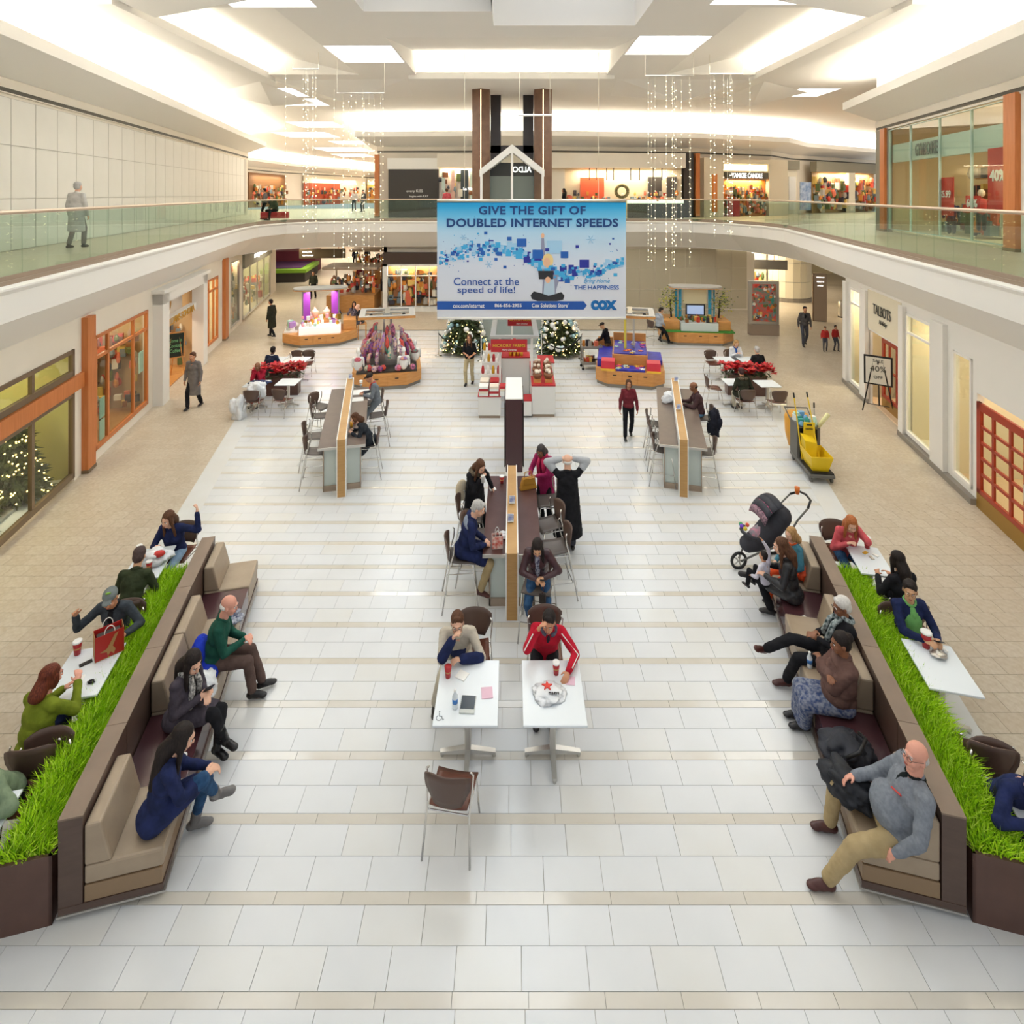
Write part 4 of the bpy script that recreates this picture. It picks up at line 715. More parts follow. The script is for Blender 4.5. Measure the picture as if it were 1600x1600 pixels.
# ---------- bench and planter rows ----------
M_bpanel = mat('bench_panel', '#5b473d', .35, var='#544138', vscale=4, stretch=(1, 1, 5)); M_btop = mat('bench_panel_top', '#84705f', .4, var='#7b6858', vscale=3)
M_btable = mat('bench_table', '#4d2f33', .18); M_cush = mat('tan_vinyl', '#a8967f', .42, var='#a08e78', vscale=4, bump=.05, bscale=30); M_cushb = mat('tan_vinyl_base', '#8f7659', .45)
M_planter = mat('planter_brown', '#5d4036', .35, var='#553a31', vscale=5)
GR = [mat('grass_%d' % i, c, .7, spec=.1) for i, c in enumerate(('#bfe82e', '#abdb22', '#d6f25c', '#84b81e'))]
def grass(parent, x0, x1, y0, y1, z, n, seed, hl=.2):
    m = MB(); R = random.Random(seed)
    for i in range(n):
        x = R.uniform(x0, x1); y = R.uniform(y0, y1); L = R.uniform(.6, 1.15)*hl; a = R.uniform(0, 2*PI); ln = R.uniform(.1, .75); w_ = R.uniform(.004, .008)
        ex = (x-(x0+x1)/2)/(x1-x0); d = Vector((math.cos(a)*ln+ex*.6, math.sin(a)*ln, 1)).normalized(); d2 = Vector((d.x*1.9, d.y*1.9, d.z*.75)).normalized(); s_ = Vector((-math.sin(a+1), math.cos(a+1), 0))*w_
        p0 = Vector((x, y, z)); p1 = p0+d*L*.6; p2 = p1+d2*L*.5
        m.add([p0-s_, p0+s_, p1+s_*.8, p1-s_*.8, p2], [(0, 1, 2, 3), (3, 2, 4)], R.choice([0, 0, 1, 1, 2, 3]))
    return m.build('grass', GR, parent, fix=False, kind='stuff')
for s, O, side in ((1, (-4.04, 5.01, 0), 'left'), (-1, (4.06, 5.03, 0), 'right')):
    t = empty('upholstered_bench', O, s*ANG, 'long %s bench of tan vinyl seats and low dark tables against a brown divider panel' % side, 'bench')
    us = [0, .92, 1.95, 3.05, 4.25]
    for a, b in zip(us, us[1:]):
        m = MB(); f = lambda x0, x1, y0, y1, z0, z1, mi=0: m.box(min(s*x0, s*x1), max(s*x0, s*x1), y0, y1, z0, z1, mi)
        f(0, .19, a+.003, b-.003, .07, .905); f(-.003, .193, a+.003, b-.003, .905, .92, 1); m.build('divider_panel', [M_bpanel, M_btop], t)
    m = MB(); f(.0, .84, 0, 4.25, .07, .13); m.build('plinth', M_bpanel, t); m = MB(); f(-.01, .86, -.01, 4.26, .055, .072); m.build('metal_edge', M_alu, t)
    for x in (.12, .7):
        for y in (.12, 2.1, 4.1): m = MB(); m.lathe([(.03, -.012), (.03, .012)], n=10, T=Matrix.Translation((s*x, y, .03)) @ Matrix.Rotation(PI/2, 4, 'Y')); f(x-.012, x+.012, y-.02, y+.02, .03, .06); m.build('caster', M_alu, t)
    for a, b in ((0, .67), (1.53, 2.27), (2.27, 3.0), (3.58, 4.25)):
        m = MB(); f(.2, .83, a+.005, b-.005, .13, .275); m.build('seat_base', M_cushb if a == 0 else M_cush, t, bevel=.008)
        m = MB(); f(.2, .84, a+.004, b-.004, .285, .45); m.build('seat_cushion', M_cush, t, bevel=.022)
        m = MB(); q = lambda x, y, z: (s*x, y, z)
        m.add([q(.2, a+.005, .452), q(.42, a+.005, .452), q(.33, a+.005, .82), q(.2, a+.005, .82), q(.2, b-.005, .452), q(.42, b-.005, .452), q(.33, b-.005, .82), q(.2, b-.005, .82)], [(0, 1, 2, 3), (7, 6, 5, 4), (0, 4, 5, 1), (1, 5, 6, 2), (2, 6, 7, 3), (3, 7, 4, 0)]); m.build('back_cushion', M_cush, t, bevel=.02)
    for a, b in ((.67, 1.53), (3.0, 3.58)): m = MB(); f(.2, .83, a+.003, b-.003, .13, .43); m.build('side_table', M_btable, t, bevel=.004)
    p = empty('grass_planter', (O[0]-s*.03*CA, O[1], 0), s*ANG, 'long brown planter of bright green artificial grass behind the %s bench' % side, 'planter')
    m = MB(); P = [(-.5, -.44), (-.02, .0)]
    for a, b, c_, d_ in ((-.47, -.02, -.0, .03), (-.47, -.02, 3.93, 3.96), (-.47, -.44, 0, 3.96), (-.05, -.02, 0, 3.96)): f(a, b, c_, d_, .0, .62)
    f(-.44, -.05, .03, 3.93, 0, .56); m.build('box', M_planter, p)
    x0, x1 = (-.45, -.04) if s > 0 else (.04, .45)
    grass(p, x0, x1, .03, 3.92, .56, 11500, 5+s, .2)
# ---------- tables, chairs ----------
M_ttop = mat('white_laminate', '#e9eff3', .22); M_seat = mat('seat_walnut', '#6a3c2b', .3, var='#5f3526', vscale=5); M_shell = mat('shell_brown', '#5b463c', .4); M_stool = mat('stool_grey_brown', '#5c534d', .4)
def cafe_table(x, y, rz, w_, d_, label, group=None, z=.75, col=M_alu):
    t = empty('cafe_table', (x, y, 0), rz, label, 'table', group)
    MB().box(-w_/2, w_/2, -d_/2, d_/2, z-.028, z).build('table_top', M_ttop, t, bevel=.008); MB().box(-.035, .035, -.035, .035, .06, z-.03).build('column', col, t, bevel=.006)
    for a in range(4):
        T = Matrix.Rotation(a*PI/2, 4, 'Z'); m = MB(); m.add([(-.032, .03, .045), (.032, .03, .045), (.032, .03, .1), (-.032, .03, .1), (-.025, .32, .035), (.025, .32, .035), (.025, .32, .06), (-.025, .32, .06)], [(0, 1, 2, 3), (7, 6, 5, 4), (0, 4, 5, 1), (1, 5, 6, 2), (2, 6, 7, 3), (3, 7, 4, 0)], T=T); m.lathe([(.022, 0), (.022, .036)], (0, .3, 0), 8, T=T); m.build('foot', col, t)
    return t
def patch(f, nu, nv):
    return [f(-1+2*i/nu, j/nv) for j in range(nv+1) for i in range(nu+1)], [(j*(nu+1)+i, j*(nu+1)+i+1, (j+1)*(nu+1)+i+1, (j+1)*(nu+1)+i) for j in range(nv) for i in range(nu)]
def proto_chair(name, sz, bz, tall, bm_, sm_):
    t = empty(name)
    v, f = patch(lambda a, b: (a*.215*(1-.12*(1-b)), -.19+b*.41, sz-.02+.018*a*a-.03*(b > .9)*(b-.9)*6+.03*(1-b)**3), 6, 6)
    o = MB().add(v, f).build('seat', sm_, t, True, fix=False); so = o.modifiers.new('s', 'SOLIDIFY'); so.thickness = .014
    hb = bz-sz
    v, f = patch(lambda a, b: (a*(.14+.095*min(1, b*1.5)), -.235-.05*b+.075*a*a*(.4+.6*b), sz+(.05 if not tall else .0)+(hb-.03)*b-.05*a**4*b), 8, 5)
    o = MB().add(v, f).build('backrest', bm_, t, True, fix=False); so = o.modifiers.new('s', 'SOLIDIFY'); so.thickness = .014
    for s in (-1, 1):
        sp = .03 if tall else .0
        MB().tube([(s*(.225+sp), .23+sp, 0), (s*.205, .17, sz-.04)], .011, 6).build('leg', M_chrome, t, True)
        MB().tube([(s*(.24+sp), -.28-sp, 0), (s*.215, -.19, sz-.03), (s*.23, -.13, sz+hb*.45), (s*.238, -.12, sz+hb*.8), (s*.215, -.14, sz+hb*.9)], .011, 6).build('leg', M_chrome, t, True)
    MB().tube([(-.205, .17, sz-.035), (.205, .17, sz-.035), (.215, -.19, sz-.035), (-.215, -.19, sz-.035), (-.205, .17, sz-.035)], .009, 6).build('seat_frame', M_chrome, t)
    if tall: MB().tube([(-.235, .21, .28), (.235, .21, .28), (.24, -.24, .28), (-.24, -.24, .28), (-.235, .21, .28)], .008, 6).build('footrest', M_chrome, t)
    return t
CH = proto_chair('cafe_chair', .45, .82, False, M_shell, M_seat); ST = proto_chair('bar_stool', .74, 1.1, True, M_shell, M_stool); used = {}
def seat(kind, x, y, face_deg, label, group=None):
    """face_deg: direction the sitter looks, 0 = away from the viewer (+Y), 90 = left"""
    P = CH if kind == 'c' else ST; rz = math.radians(face_deg)
    if kind not in used: used[kind] = 1; P.location = (x, y, 0); P.rotation_euler = (0, 0, rz); return tag(P, label, 'chair' if kind == 'c' else 'stool', group)
    o = copy_tree(P, (x, y, 0), rz, label, group); o['category'] = 'chair' if kind == 'c' else 'stool'
    if not group and 'group' in o: del o['group']
    return o
seat('c', -.6, 5.73, -9, 'empty cafe chair with red-brown seat pulled out in front of the left centre table')
seat('c', -.50, 7.45, 182, 'brown shell chair under the man in the beige and navy jacket'); seat('c', .45, 7.5, 180, 'brown shell chair under the man in the red jacket')
cafe_table(-.51, 6.52, 0, .71, .86, 'white cafe table with a tablet and a wheelchair symbol, left of the centre pair'); cafe_table(.47, 6.52, 0, .70, .86, 'white cafe table with a star-printed plastic bag, right of the centre pair')
cafe_table(-5.15, 6.78, ANG, .6, .78, 'white table with a red paper shopping bag, outside the left planter'); cafe_table(-5.66, 8.78, ANG, .52, .8, 'white table with a crumpled plastic bag, at the far end of the left planter'); cafe_table(-4.93, 5.0, ANG, .6, .78, 'white table at the left edge of the picture')
cafe_table(5.22, 6.86, -ANG, .56, .76, 'white table with foil wrappers and a red cup, outside the right planter'); cafe_table(5.62, 8.85, -ANG, .48, .74, 'white table between the coral-topped and black-haired women'); cafe_table(4.92, 4.95, -ANG, .6, .74, 'white table at the right edge of the picture')
def vl(x, y): return None
seat('c', -5.62, 9.5, 178, 'chair of the woman in navy at the far left table'); seat('c', -5.45, 8.05, 12, 'dark chair seen from behind at the far left table'); seat('c', -5.3, 7.62, 190, 'chair of the man in the grey cap'); seat('c', -5.0, 6.0, 12, 'chair of the woman in the olive sweater'); seat('c', -4.82, 5.72, 192, 'dark shell chair behind the person in the sage sweater')
seat('c', 5.55, 9.55, 180, 'dark red shell chair of the woman in coral'); seat('c', 5.6, 8.05, -14, 'chair of the black-haired woman seen from behind'); seat('c', 5.25, 7.55, 168, 'chair of the man in the green shirt'); seat('c', 5.02, 6.02, -20, 'empty dark shell chair beside the right planter'); seat('c', 4.9, 5.6, 165, 'chair of the man in the navy vest at the right edge')
M_oak = mat('oak_panel', '#c49a5f', .4, var='#b98e54', vscale=3, stretch=(1, 1, 8)); M_frost = mat('frosted_glass', '#c9d2cc', .25, var='#c2ccc6', vscale=2); M_ctop = mat('counter_top', '#6a5a51', .35, var='#64544c', vscale=5); M_ctop2 = mat('counter_top_red', '#5a3c38', .3, var='#54352f', vscale=5)
def tall_table(x, y, rz, L, hw, ht, hp, label, top):
    t = empty('communal_table', (x, y, 0), rz, label, 'table')
    MB().box(-.082, .082, 0, L, 0, hp).build('divider', M_oak, t); m = MB()
    for s in (-1, 1): m.box(s*.09-.009, s*.09+.009, -.002, L+.002, 0, hp+.012)
    m.build('divider_edging', M_paper, t)
    for s in (-1, 1):
        a, b = sorted((s*.1, s*hw)); m = MB(); m.box(a, b, .2, L-.15, ht-.05, ht); m.build('counter', top, t); m = MB(); m.box(a, b, .185, .2, ht-.05, ht+.003); m.build('counter_edge', M_alu, t)
        a, b = sorted((s*.1, s*(hw-.1))); m = MB(); m.box(a, b, .33, L-.3, .12, ht-.05); m.build('frosted_panel', M_frost, t)
        m = MB(); m.box(a, b, .3, L-.28, 0, .12); m.box(*sorted((s*(hw-.1), s*(hw-.12))), .3, .34, 0, ht-.05); m.build('base_frame', M_taupe, t)
        m = MB()
        for yy in (.45, L*.5, L-.5): m.tube([(s*.12, yy, ht-.3), (s*(hw-.02), yy+.05, ht-.06)], .01, 5)
        m.build('bracket', M_black, t)
    return t
tall_table(0, 8.58, 0, 2.79, .46, .88, 1.02, 'reddish-brown communal counter with oak divider in the centre of the floor', M_ctop2)
tall_table(-3.66, 12.07, ANG, 4.15, .5, 1.0, 1.23, 'brown communal counter with oak divider on the left side of the floor', M_ctop); tall_table(3.68, 12.07, -ANG, 4.15, .5, 1.0, 1.23, 'brown communal counter with oak divider on the right side of the floor', M_ctop)
t = empty('display_pylon', (.05, 12.9, 0), 0, 'narrow dark brown pylon with white top between the centre counter and the gift kiosk', 'divider'); bx(t, 'body', mat('pylon_brown', '#50373a', .35), -.19, .19, 0, 1.5, .12, 1.79); bx(t, 'top', M_ledge, -.2, .2, -.01, 1.5, 1.79, 1.81); bx(t, 'plinth', M_ledge, -.21, .21, -.03, 1.5, 0, .12); bx(t, 'side_panel', M_dark, -.23, -.2, .3, 1.5, .1, 1.6); bx(t, 'side_panel', M_dark, .2, .23, .3, 1.5, .1, 1.6)
gs = 'empty bar stools at the left counter'
seat('b', -4.4, 12.62, -78, 'nearest empty bar stool on the outer side of the left counter'); seat('b', -4.72, 13.42, -78, 'second empty bar stool on the outer side of the left counter'); seat('b', -4.98, 14.65, -70, 'third empty bar stool on the outer side of the left counter'); seat('b', -5.22, 15.3, -110, 'farthest empty bar stool on the outer side of the left counter, turned aside')
seat('b', -3.32, 13.0, 100, 'bar stool under the dark-coated child at the left counter'); seat('b', -3.5, 14.7, 100, 'empty bar stool between the two sitters at the left counter'); seat('b', -3.82, 15.6, 105, 'bar stool under the man in the grey suit')
seat('b', 3.42, 12.7, -105, 'nearest empty bar stool on the inner side of the right counter'); seat('b', 3.52, 13.4, -100, 'second empty bar stool on the inner side of the right counter'); seat('b', 3.62, 14.1, -100, 'third empty bar stool on the inner side of the right counter'); seat('b', 4.3, 12.6, 75, 'empty bar stool at the near outer corner of the right counter'); seat('b', 4.9, 14.5, 78, 'bar stool under the man in the brown sweater')
seat('b', -.74, 10.1, -90, 'stool in front of the standing woman in the black coat'); seat('b', -.8, 8.98, -84, 'stool under the grey-haired man at the centre counter'); seat('b', -.6, 9.52, -95, 'stool tucked under the left side of the centre counter behind the grey-haired man')
seat('b', .68, 10.6, 95, 'stool in front of the woman in the magenta coat'); seat('b', .64, 9.85, 110, 'stool beside the man in the long black coat'); seat('b', .7, 9.2, 100, 'stool behind the woman looking at her phone'); seat('b', .38, 8.35, 170, 'stool under the woman looking at her phone')
# poinsettia planters and their tables
M_petal = mat('poinsettia_red', '#d3202a', .5, var='#b3141f', vscale=9); M_leaf = mat('leaf_dark', '#35502c', .6); M_yel = mat('flower_yellow', '#e5b83a', .6)
def poinsettias(x, y, rz, label):
    t = empty('poinsettia_planter', (x, y, 0), rz, label, 'planter'); MB().prism([(-.62, -.18), (.62, -.18), (.62, .18), (-.62, .18)], 0, .66).build('box', M_planter, t, bevel=.01); R = random.Random(int(x*7)); lm = MB()
    for i in range(95):
        cx, cy = R.uniform(-.78, .78), R.uniform(-.32, .32); cz = .88+R.uniform(-.05, .12)-abs(cy)*.3; m = MB()
        for k in range(7):
            a = k*2*PI/7+R.random(); L = R.uniform(.12, .17); d = Vector((math.cos(a), math.sin(a), R.uniform(-.1, .6))); s_ = Vector((-math.sin(a), math.cos(a), 0))*.05; c = Vector((cx, cy, cz))
            m.add([c, c+d*L*.5+s_, c+d*L, c+d*L*.5-s_], [(0, 1, 2, 3)])
        m.ell((cx, cy, cz+.01), .012, 1, 5, 3); m.build('flower', [M_petal, M_yel], t, fix=False)
    for i in range(260):
        c = Vector((R.uniform(-.75, .75), R.uniform(-.3, .3), R.uniform(.6, .82))); a = R.uniform(0, 6.3); d = Vector((math.cos(a), math.sin(a), R.uniform(-.7, .2))); s_ = Vector((-math.sin(a), math.cos(a), 0))*.03; lm.add([c, c+d*.06+s_, c+d*.13, c+d*.06-s_], [(0, 1, 2, 3)])
    lm.build('foliage', M_leaf, t, fix=False, kind='stuff'); return t
poinsettias(-7.55, 18.3, .1, 'brown planter heaped with red poinsettias among the left tables'); poinsettias(7.6, 18.3, -.1, 'brown planter heaped with red poinsettias among the right tables')
for s, nm in ((-1, 'left'), (1, 'right')):
    cafe_table(s*(6.85 if s < 0 else 6.82), 17.25, 0, .62, .62, 'small white table in front of the %s poinsettias, nearer the white floor' % nm if s < 0 else 'small white table in front of the right poinsettias, under the person in the fur hood'); cafe_table(s*(7.75), 17.1, 0, .62, .62, 'small white table in front of the %s poinsettias, on the shop side' % nm)
    cafe_table(s*7.4, 19.6, 0, .62, .62, 'small white table behind the %s poinsettias, nearer the white floor' % nm); cafe_table(s*8.2, 19.6, 0, .62, .62, 'small white table behind the %s poinsettias, on the shop side' % nm)
seat('c', -6.75, 16.6, -14, 'empty brown chair with its back to the viewer at the left poinsettia tables'); seat('c', -7.55, 16.5, 0, 'brown chair draped with a white coat at the left poinsettia tables'); seat('c', -7.35, 20.2, 182, 'brown chair behind the left poinsettias by the empty table'); seat('c', -7.8, 20.15, 170, 'brown chair beside the man with the white collar behind the left poinsettias')
seat('c', 6.85, 16.55, 0, 'brown chair under the person in the fur-trimmed hood'); seat('c', 7.72, 16.45, 0, 'empty brown chair with its back to the viewer at the right poinsettia tables'); seat('c', 6.3, 17.6, -95, 'brown chair sideways at the near left of the right poinsettias'); seat('c', 7.2, 20.2, 185, 'brown chair behind the right poinsettias by the empty table'); seat('c', 7.95, 20.3, 200, 'brown chair of the woman in white behind the right poinsettias')
# ---------- kiosks ----------
def octo(w_, d_, c_): return [(-w_/2+c_, -d_/2), (w_/2-c_, -d_/2), (w_/2, -d_/2+c_), (w_/2, d_/2-c_), (w_/2-c_, d_/2), (-w_/2+c_, d_/2), (-w_/2, d_/2-c_), (-w_/2, -d_/2+c_)]
M_kwood = mat('kiosk_wood', '#d69a58', .4, var='#cb8d4b', vscale=3, stretch=(1, 1, 5)); M_kick = mat('kick_plate', '#8f8a80', .5); M_canopy = mat('canopy_grey', '#b9b7b3', .4, .3)
def kiosk_base(loc, rz, w_, d_, c_, h, label, drawers=3):
    t = empty('kiosk', loc, rz, label, 'kiosk'); MB().prism(octo(w_-.08, d_-.08, c_), 0, .12).build('kick_plate', M_kick, t); MB().prism(octo(w_, d_, c_), .12, h).build('cabinet', M_kwood, t, bevel=.006)
    fw = (w_-2*c_)/drawers
    for i in range(drawers):
        x0 = -w_/2+c_+i*fw; d = bx(t, 'drawer', M_kwood, x0+.015, x0+fw-.015, -d_/2-.015, -d_/2, .15, h-.05, .003); bx(d, 'drawer_pull', M_black, x0+fw/2-.06, x0+fw/2+.06, -d_/2-.035, -d_/2-.015, h-.14, h-.11)
    return t
def canopy(t, w_, d_, z, posts, oval_=False):
    if oval_:
        P = [(w_/2*math.copysign(abs(math.cos(a))**.6, math.cos(a)), d_/2*math.copysign(abs(math.sin(a))**.6, math.sin(a))) for a in [k*2*PI/20 for k in range(20)]]; m = MB(); m.prism(P, z, z+.06); m.build('canopy', M_canopy, t); m = MB(); m.prism([(x*1.01, y*1.01) for x, y in P], z-.03, z+.0); m.build('canopy_trim', M_kwood, t)
    else:
        b = .2; m = MB(); m.box(-w_/2, w_/2, -d_/2, -d_/2+b, z, z+.07); m.box(-w_/2, w_/2, d_/2-b, d_/2, z, z+.07); m.box(-w_/2, -w_/2+b, -d_/2+b, d_/2-b, z, z+.07); m.box(w_/2-b, w_/2, -d_/2+b, d_/2-b, z, z+.07); m.build('canopy', M_canopy, t)
        m = MB(); m.box(-.08, .08, -d_/2+b, d_/2-b, z, z+.12); m.box(-w_/2+b, w_/2-b, -.05, .05, z+.02, z+.06); m.build('canopy_beam', M_alu, t)
        bx(t, 'canopy_trim', M_kwood, -w_/2-.01, w_/2+.01, -d_/2-.01, -d_/2+.0, z-.03, z+.05)
    for x, y in posts: bx(t, 'post', M_alu, x-.035, x+.035, y-.035, y+.035, .8, z)
    for x in (-w_*.3, w_*.3): MB().lathe([(.05, 0), (.07, -.1), (.01, -.1)], (x, 0, z), 10).build('spotlight', M_black, t)
# jewellery kiosk, left rear
t = kiosk_base((-8.45, 24.9, 0), .28, 3.1, 2.1, .75, .5, 'orange wood jewellery kiosk with purple panels and an oval canopy at the left rear'); canopy(t, 2.3, 1.0, 2.32, ((-.75, 0), (.75, 0)), True)
bx(t, 'glass_case', mat('case_white', '#f4ece6', .3, emit='#fff0e8', es=.5), -.85, .85, -.9, -.1, .5, .82, .02); bx(t, 'raised_shelf', M_kwood, -.7, .8, -.05, .8, .5, 1.05, .02); bx(t, 'side_cabinet', M_kwood, .95, 1.5, -.4, .8, .5, .95, .02); bx(t, 'side_tray', M_paper, -1.5, -.95, -.3, .5, .5, .56)
for x in (-.62, .55): bx(t, 'purple_panel', mat('purple_panel', '#9a3fb0', .5), x-.1, x+.18, -.16, -.12, .95, 2.2)
m = MB(); goods(m, -.8, .8, -.85, .4, 0, 0, 60, .16, 80, [.83, .83, 1.06]); goods(m, -1.4, -1.0, -.2, .4, 0, 0, 14, .22, 81, [.57, .7]); m.build('merchandise', [mat('pink_goods', '#e8a3ad', .5), M_paper, mat('lilac_goods', '#b28ac9', .5), M_yel, M_mint, M_paper, mat('pink_goods'), M_brass, M_paper, M_gold], t, fix=False, kind='stuff')
for x in (-.25, .25): m = MB(); m.lathe([(.07, 0), (.12, .12), (.16, .26), (.1, .34), (.04, .38), (.045, .46)], (x, -.05, 1.06), 12); m.build('display_bust', mat('bust_peach', '#f0b8a0', .5), t, True)
L = area('kiosk_light', (0, 0, 0), 1.2, .5, 35, (1, .9, .85)); L.parent = t; L.location = (0, -.35, 2.2)
# plant and perfume kiosk, right rear
t = kiosk_base((8.15, 25.1, 0), -.1, 3.1, 2.1, .6, .55, 'orange wood kiosk with blue panels and screen between two leafy trees at the right rear'); canopy(t, 2.3, 1.0, 2.35, ((-.75, 0), (.75, 0)), True)
for x0, x1 in ((-1.5, -.8), (.8, 1.35)): bx(t, 'side_cabinet', M_kwood, x0, x1, -.75, .6, .6, 1.0, .02)
bx(t, 'green_ledge', mat('turf_green', '#3f8a34', .8), -1.45, 1.45, -1.0, .9, .55, .6); bx(t, 'glass_case', mat('case_grey', '#cdd6d2', .15), -.78, .78, -.95, -.35, .6, .95, .01); bx(t, 'green_shelf', mat('turf_green'), -.78, .78, -.35, .3, .6, 1.0)
for x in (-.72, .72): bx(t, 'blue_panel', mat('cyan_panel', '#38a6cf', .5), x-.14, x+.14, .0, .05, 1.0, 2.25)
bx(t, 'header_board', mat('pale_board', '#efe4bd', .5), -.5, .5, .0, .05, 1.62, 2.25); s_ = bx(t, 'monitor', M_black, -.42, .42, -.1, -.04, 1.1, 1.6, .01); bx(s_, 'screen', mat('screen_blue', '#9fb4d8', .2, emit='#a9bce0', es=.5), -.36, .36, -.105, -.1, 1.16, 1.55)
for x, y in ((-1.0, .0), (1.0, .0)):
    q = MB(); q.tube([(x, y, .6), (x+.1*(x > 0)-.05, y, 1.3), (x*1.08, y, 1.8)], [.05, .04, .02], 7); tr = q.build('display_tree', M_dark, t); R = random.Random(int(x*9)); m = MB()
    for i in range(420):
        c = Vector((x*1.1+R.gauss(0, .22), y+R.gauss(0, .2), 1.75+R.gauss(0, .27))); a = R.uniform(0, 6.3); d = Vector((math.cos(a), math.sin(a), R.uniform(-.6, .6))); s_ = Vector((-math.sin(a), math.cos(a), .3))*.03; m.add([c, c+d*.05+s_, c+d*.11, c+d*.05-s_], [(0, 1, 2, 3)], R.choice([0, 1, 2]))
    m.build('foliage', [mat('leaf_lime', '#a9b43c', .6), M_leaf, mat('leaf_yellow', '#d9cf4a', .6)], tr, fix=False, kind='stuff')
m = MB(); goods(m, -.7, .7, -.9, .1, 0, 0, 40, .14, 83, [.96, 1.0]); m.build('merchandise', PM, t, fix=False, kind='stuff')
# scarf kiosk, left
t = kiosk_base((-4.42, 20.0, 0), .2, 2.3, 2.7, .5, .5, 'kiosk hung with bright scarves and bags and white mannequin busts, left of centre', 2); canopy(t, 1.9, 1.5, 2.25, ((-.12, 0), (.12, 0)))
bx(t, 'stepped_shelf', M_charcoal, -1.0, 1.0, -1.15, 1.1, .5, .56); bx(t, 'inner_rack', M_alu, -.35, .35, -.45, .5, .56, 1.45)
R = random.Random(21); sc_c = ['#c4473a', '#e0a184', '#8b6fc0', '#d87fa0', '#49a08c', '#e8c8b0', '#6b3f5a', '#c98a4a', '#8f8f9c', '#d9564c', '#5c3c8c', '#b45a66']
for i in range(64):
    a = PI*1.0+R.uniform(-.4, PI+.4); rr = R.uniform(.45, .95); zt = 1.75-(rr-.6)*1.6+R.uniform(-.1, .05); x, y = rr*math.cos(a)*.95, rr*math.sin(a)*1.15; L_ = R.uniform(.35, .6); m = MB()
    m.tube([(x*.85, y*.85, zt), (x, y, zt-.08), (x*1.05, y*1.05, zt-L_*.6), (x*1.02, y*1.02, max(.58, zt-L_))], [.03, .055, .07, .05], 7); m.build('hanging_scarf', mat('scarf_%d' % (i % 12), sc_c[i % 12], .8, var=sc_c[(i*5+3) % 12], vscale=14), t, True)
for i, (x, y) in enumerate(((-.95, -1.0), (.55, -1.15), (.95, -.3), (-.5, .6), (.75, .7))):
    m = MB(); m.ell((x, y, .82), (.15, .1, .24)); m.cap((x-.14, y, 1.0), (x+.14, y, 1.0), .055, .055); m.cap((x-.17, y, .98), (x-.19, y+.03, .74), .04, .03); m.cap((x+.17, y, .98), (x+.19, y+.03, .74), .04, .03); m.cap((x, y, 1.0), (x, y, 1.18), .045, .045); m.ell((x, y, 1.25), (.07, .085, .105)); m.build('mannequin_bust', M_paper, t, True); m = MB(); m.lathe([(.12, 0), (.13, .06), (.08, .12)], (x, y, .92), 10); m.build('bust_scarf', mat('scarf_%d' % (i*2)), t, True)
for i in range(14):
    m = MB(); x, y = R.uniform(-.95, .95), R.uniform(-1.25, -.95); m.ell((x, y, .66), (.09, .07, .1)); m.build('handbag', mat('scarf_%d' % (i % 12)), t, True)
# candy coloured kiosk, right
t = kiosk_base((4.2, 20.1, 0), -.2, 2.3, 2.7, .4, .55, 'kiosk with royal blue counters, red bins and a twin-post canopy, right of centre', 3); canopy(t, 1.7, 1.5, 2.25, ((-.14, .1), (.14, .1)))
M_roy = mat('royal_blue_print', '#3238b8', .5, var='#2a2a9c', vscale=5)
bx(t, 'blue_counter', M_roy, -1.1, -.55, -.9, .8, .55, .82, .01); bx(t, 'blue_counter', M_roy, -.45, .5, -1.3, -.8, .55, .62, .01); bx(t, 'raised_counter', M_kwood, -.6, .6, -.7, 1.2, .55, .95, .01); bx(t, 'blue_counter', M_roy, -.55, .58, -.65, 1.1, .95, .98); bx(t, 'blue_counter', M_roy, .62, 1.1, -.5, .6, .6, .75)
for x0, x1 in ((-.95, -.5), (.55, 1.0)): bx(t, 'red_bin', mat('bin_red', '#d8354a', .4), x0, x1, -1.25, -.8, .58, .85); bx(t, 'yellow_strip', M_yel, x0, x1, -1.34, -1.26, .55, .6)
bx(t, 'back_board', M_kwood, -.6, .6, 1.2, 1.26, .55, 1.25, .02); bx(t, 'back_board', M_kwood, -1.15, -.6, .85, .9, .5, 1.15, .02); bx(t, 'yellow_column', mat('lemon_panel', '#efe05a', .5), -.2, -.12, -.05, .25, .98, 2.2)
R = random.Random(5)
for i in range(26):
    x, y = (R.uniform(-.5, .5), R.uniform(-.6, 1.0)) if i < 15 else (R.uniform(-.4, .45), R.uniform(-1.27, -.85)); z = .985 if i < 15 else .625; a = R.uniform(0, 3); pts = [((.03+.035*(k % 2))*math.cos(a+k*PI/5)*1.6, (.03+.035*(k % 2))*math.sin(a+k*PI/5)*1.6) for k in range(10)]
    MB().prism([(x+p, y+q_) for p, q_ in pts], z, z+.02).build('painted_star', [M_yel, mat('magenta_star', '#d23a9a', .5), M_mint, M_paper, mat('orange_star', '#e8702e', .5)][i % 5], t)
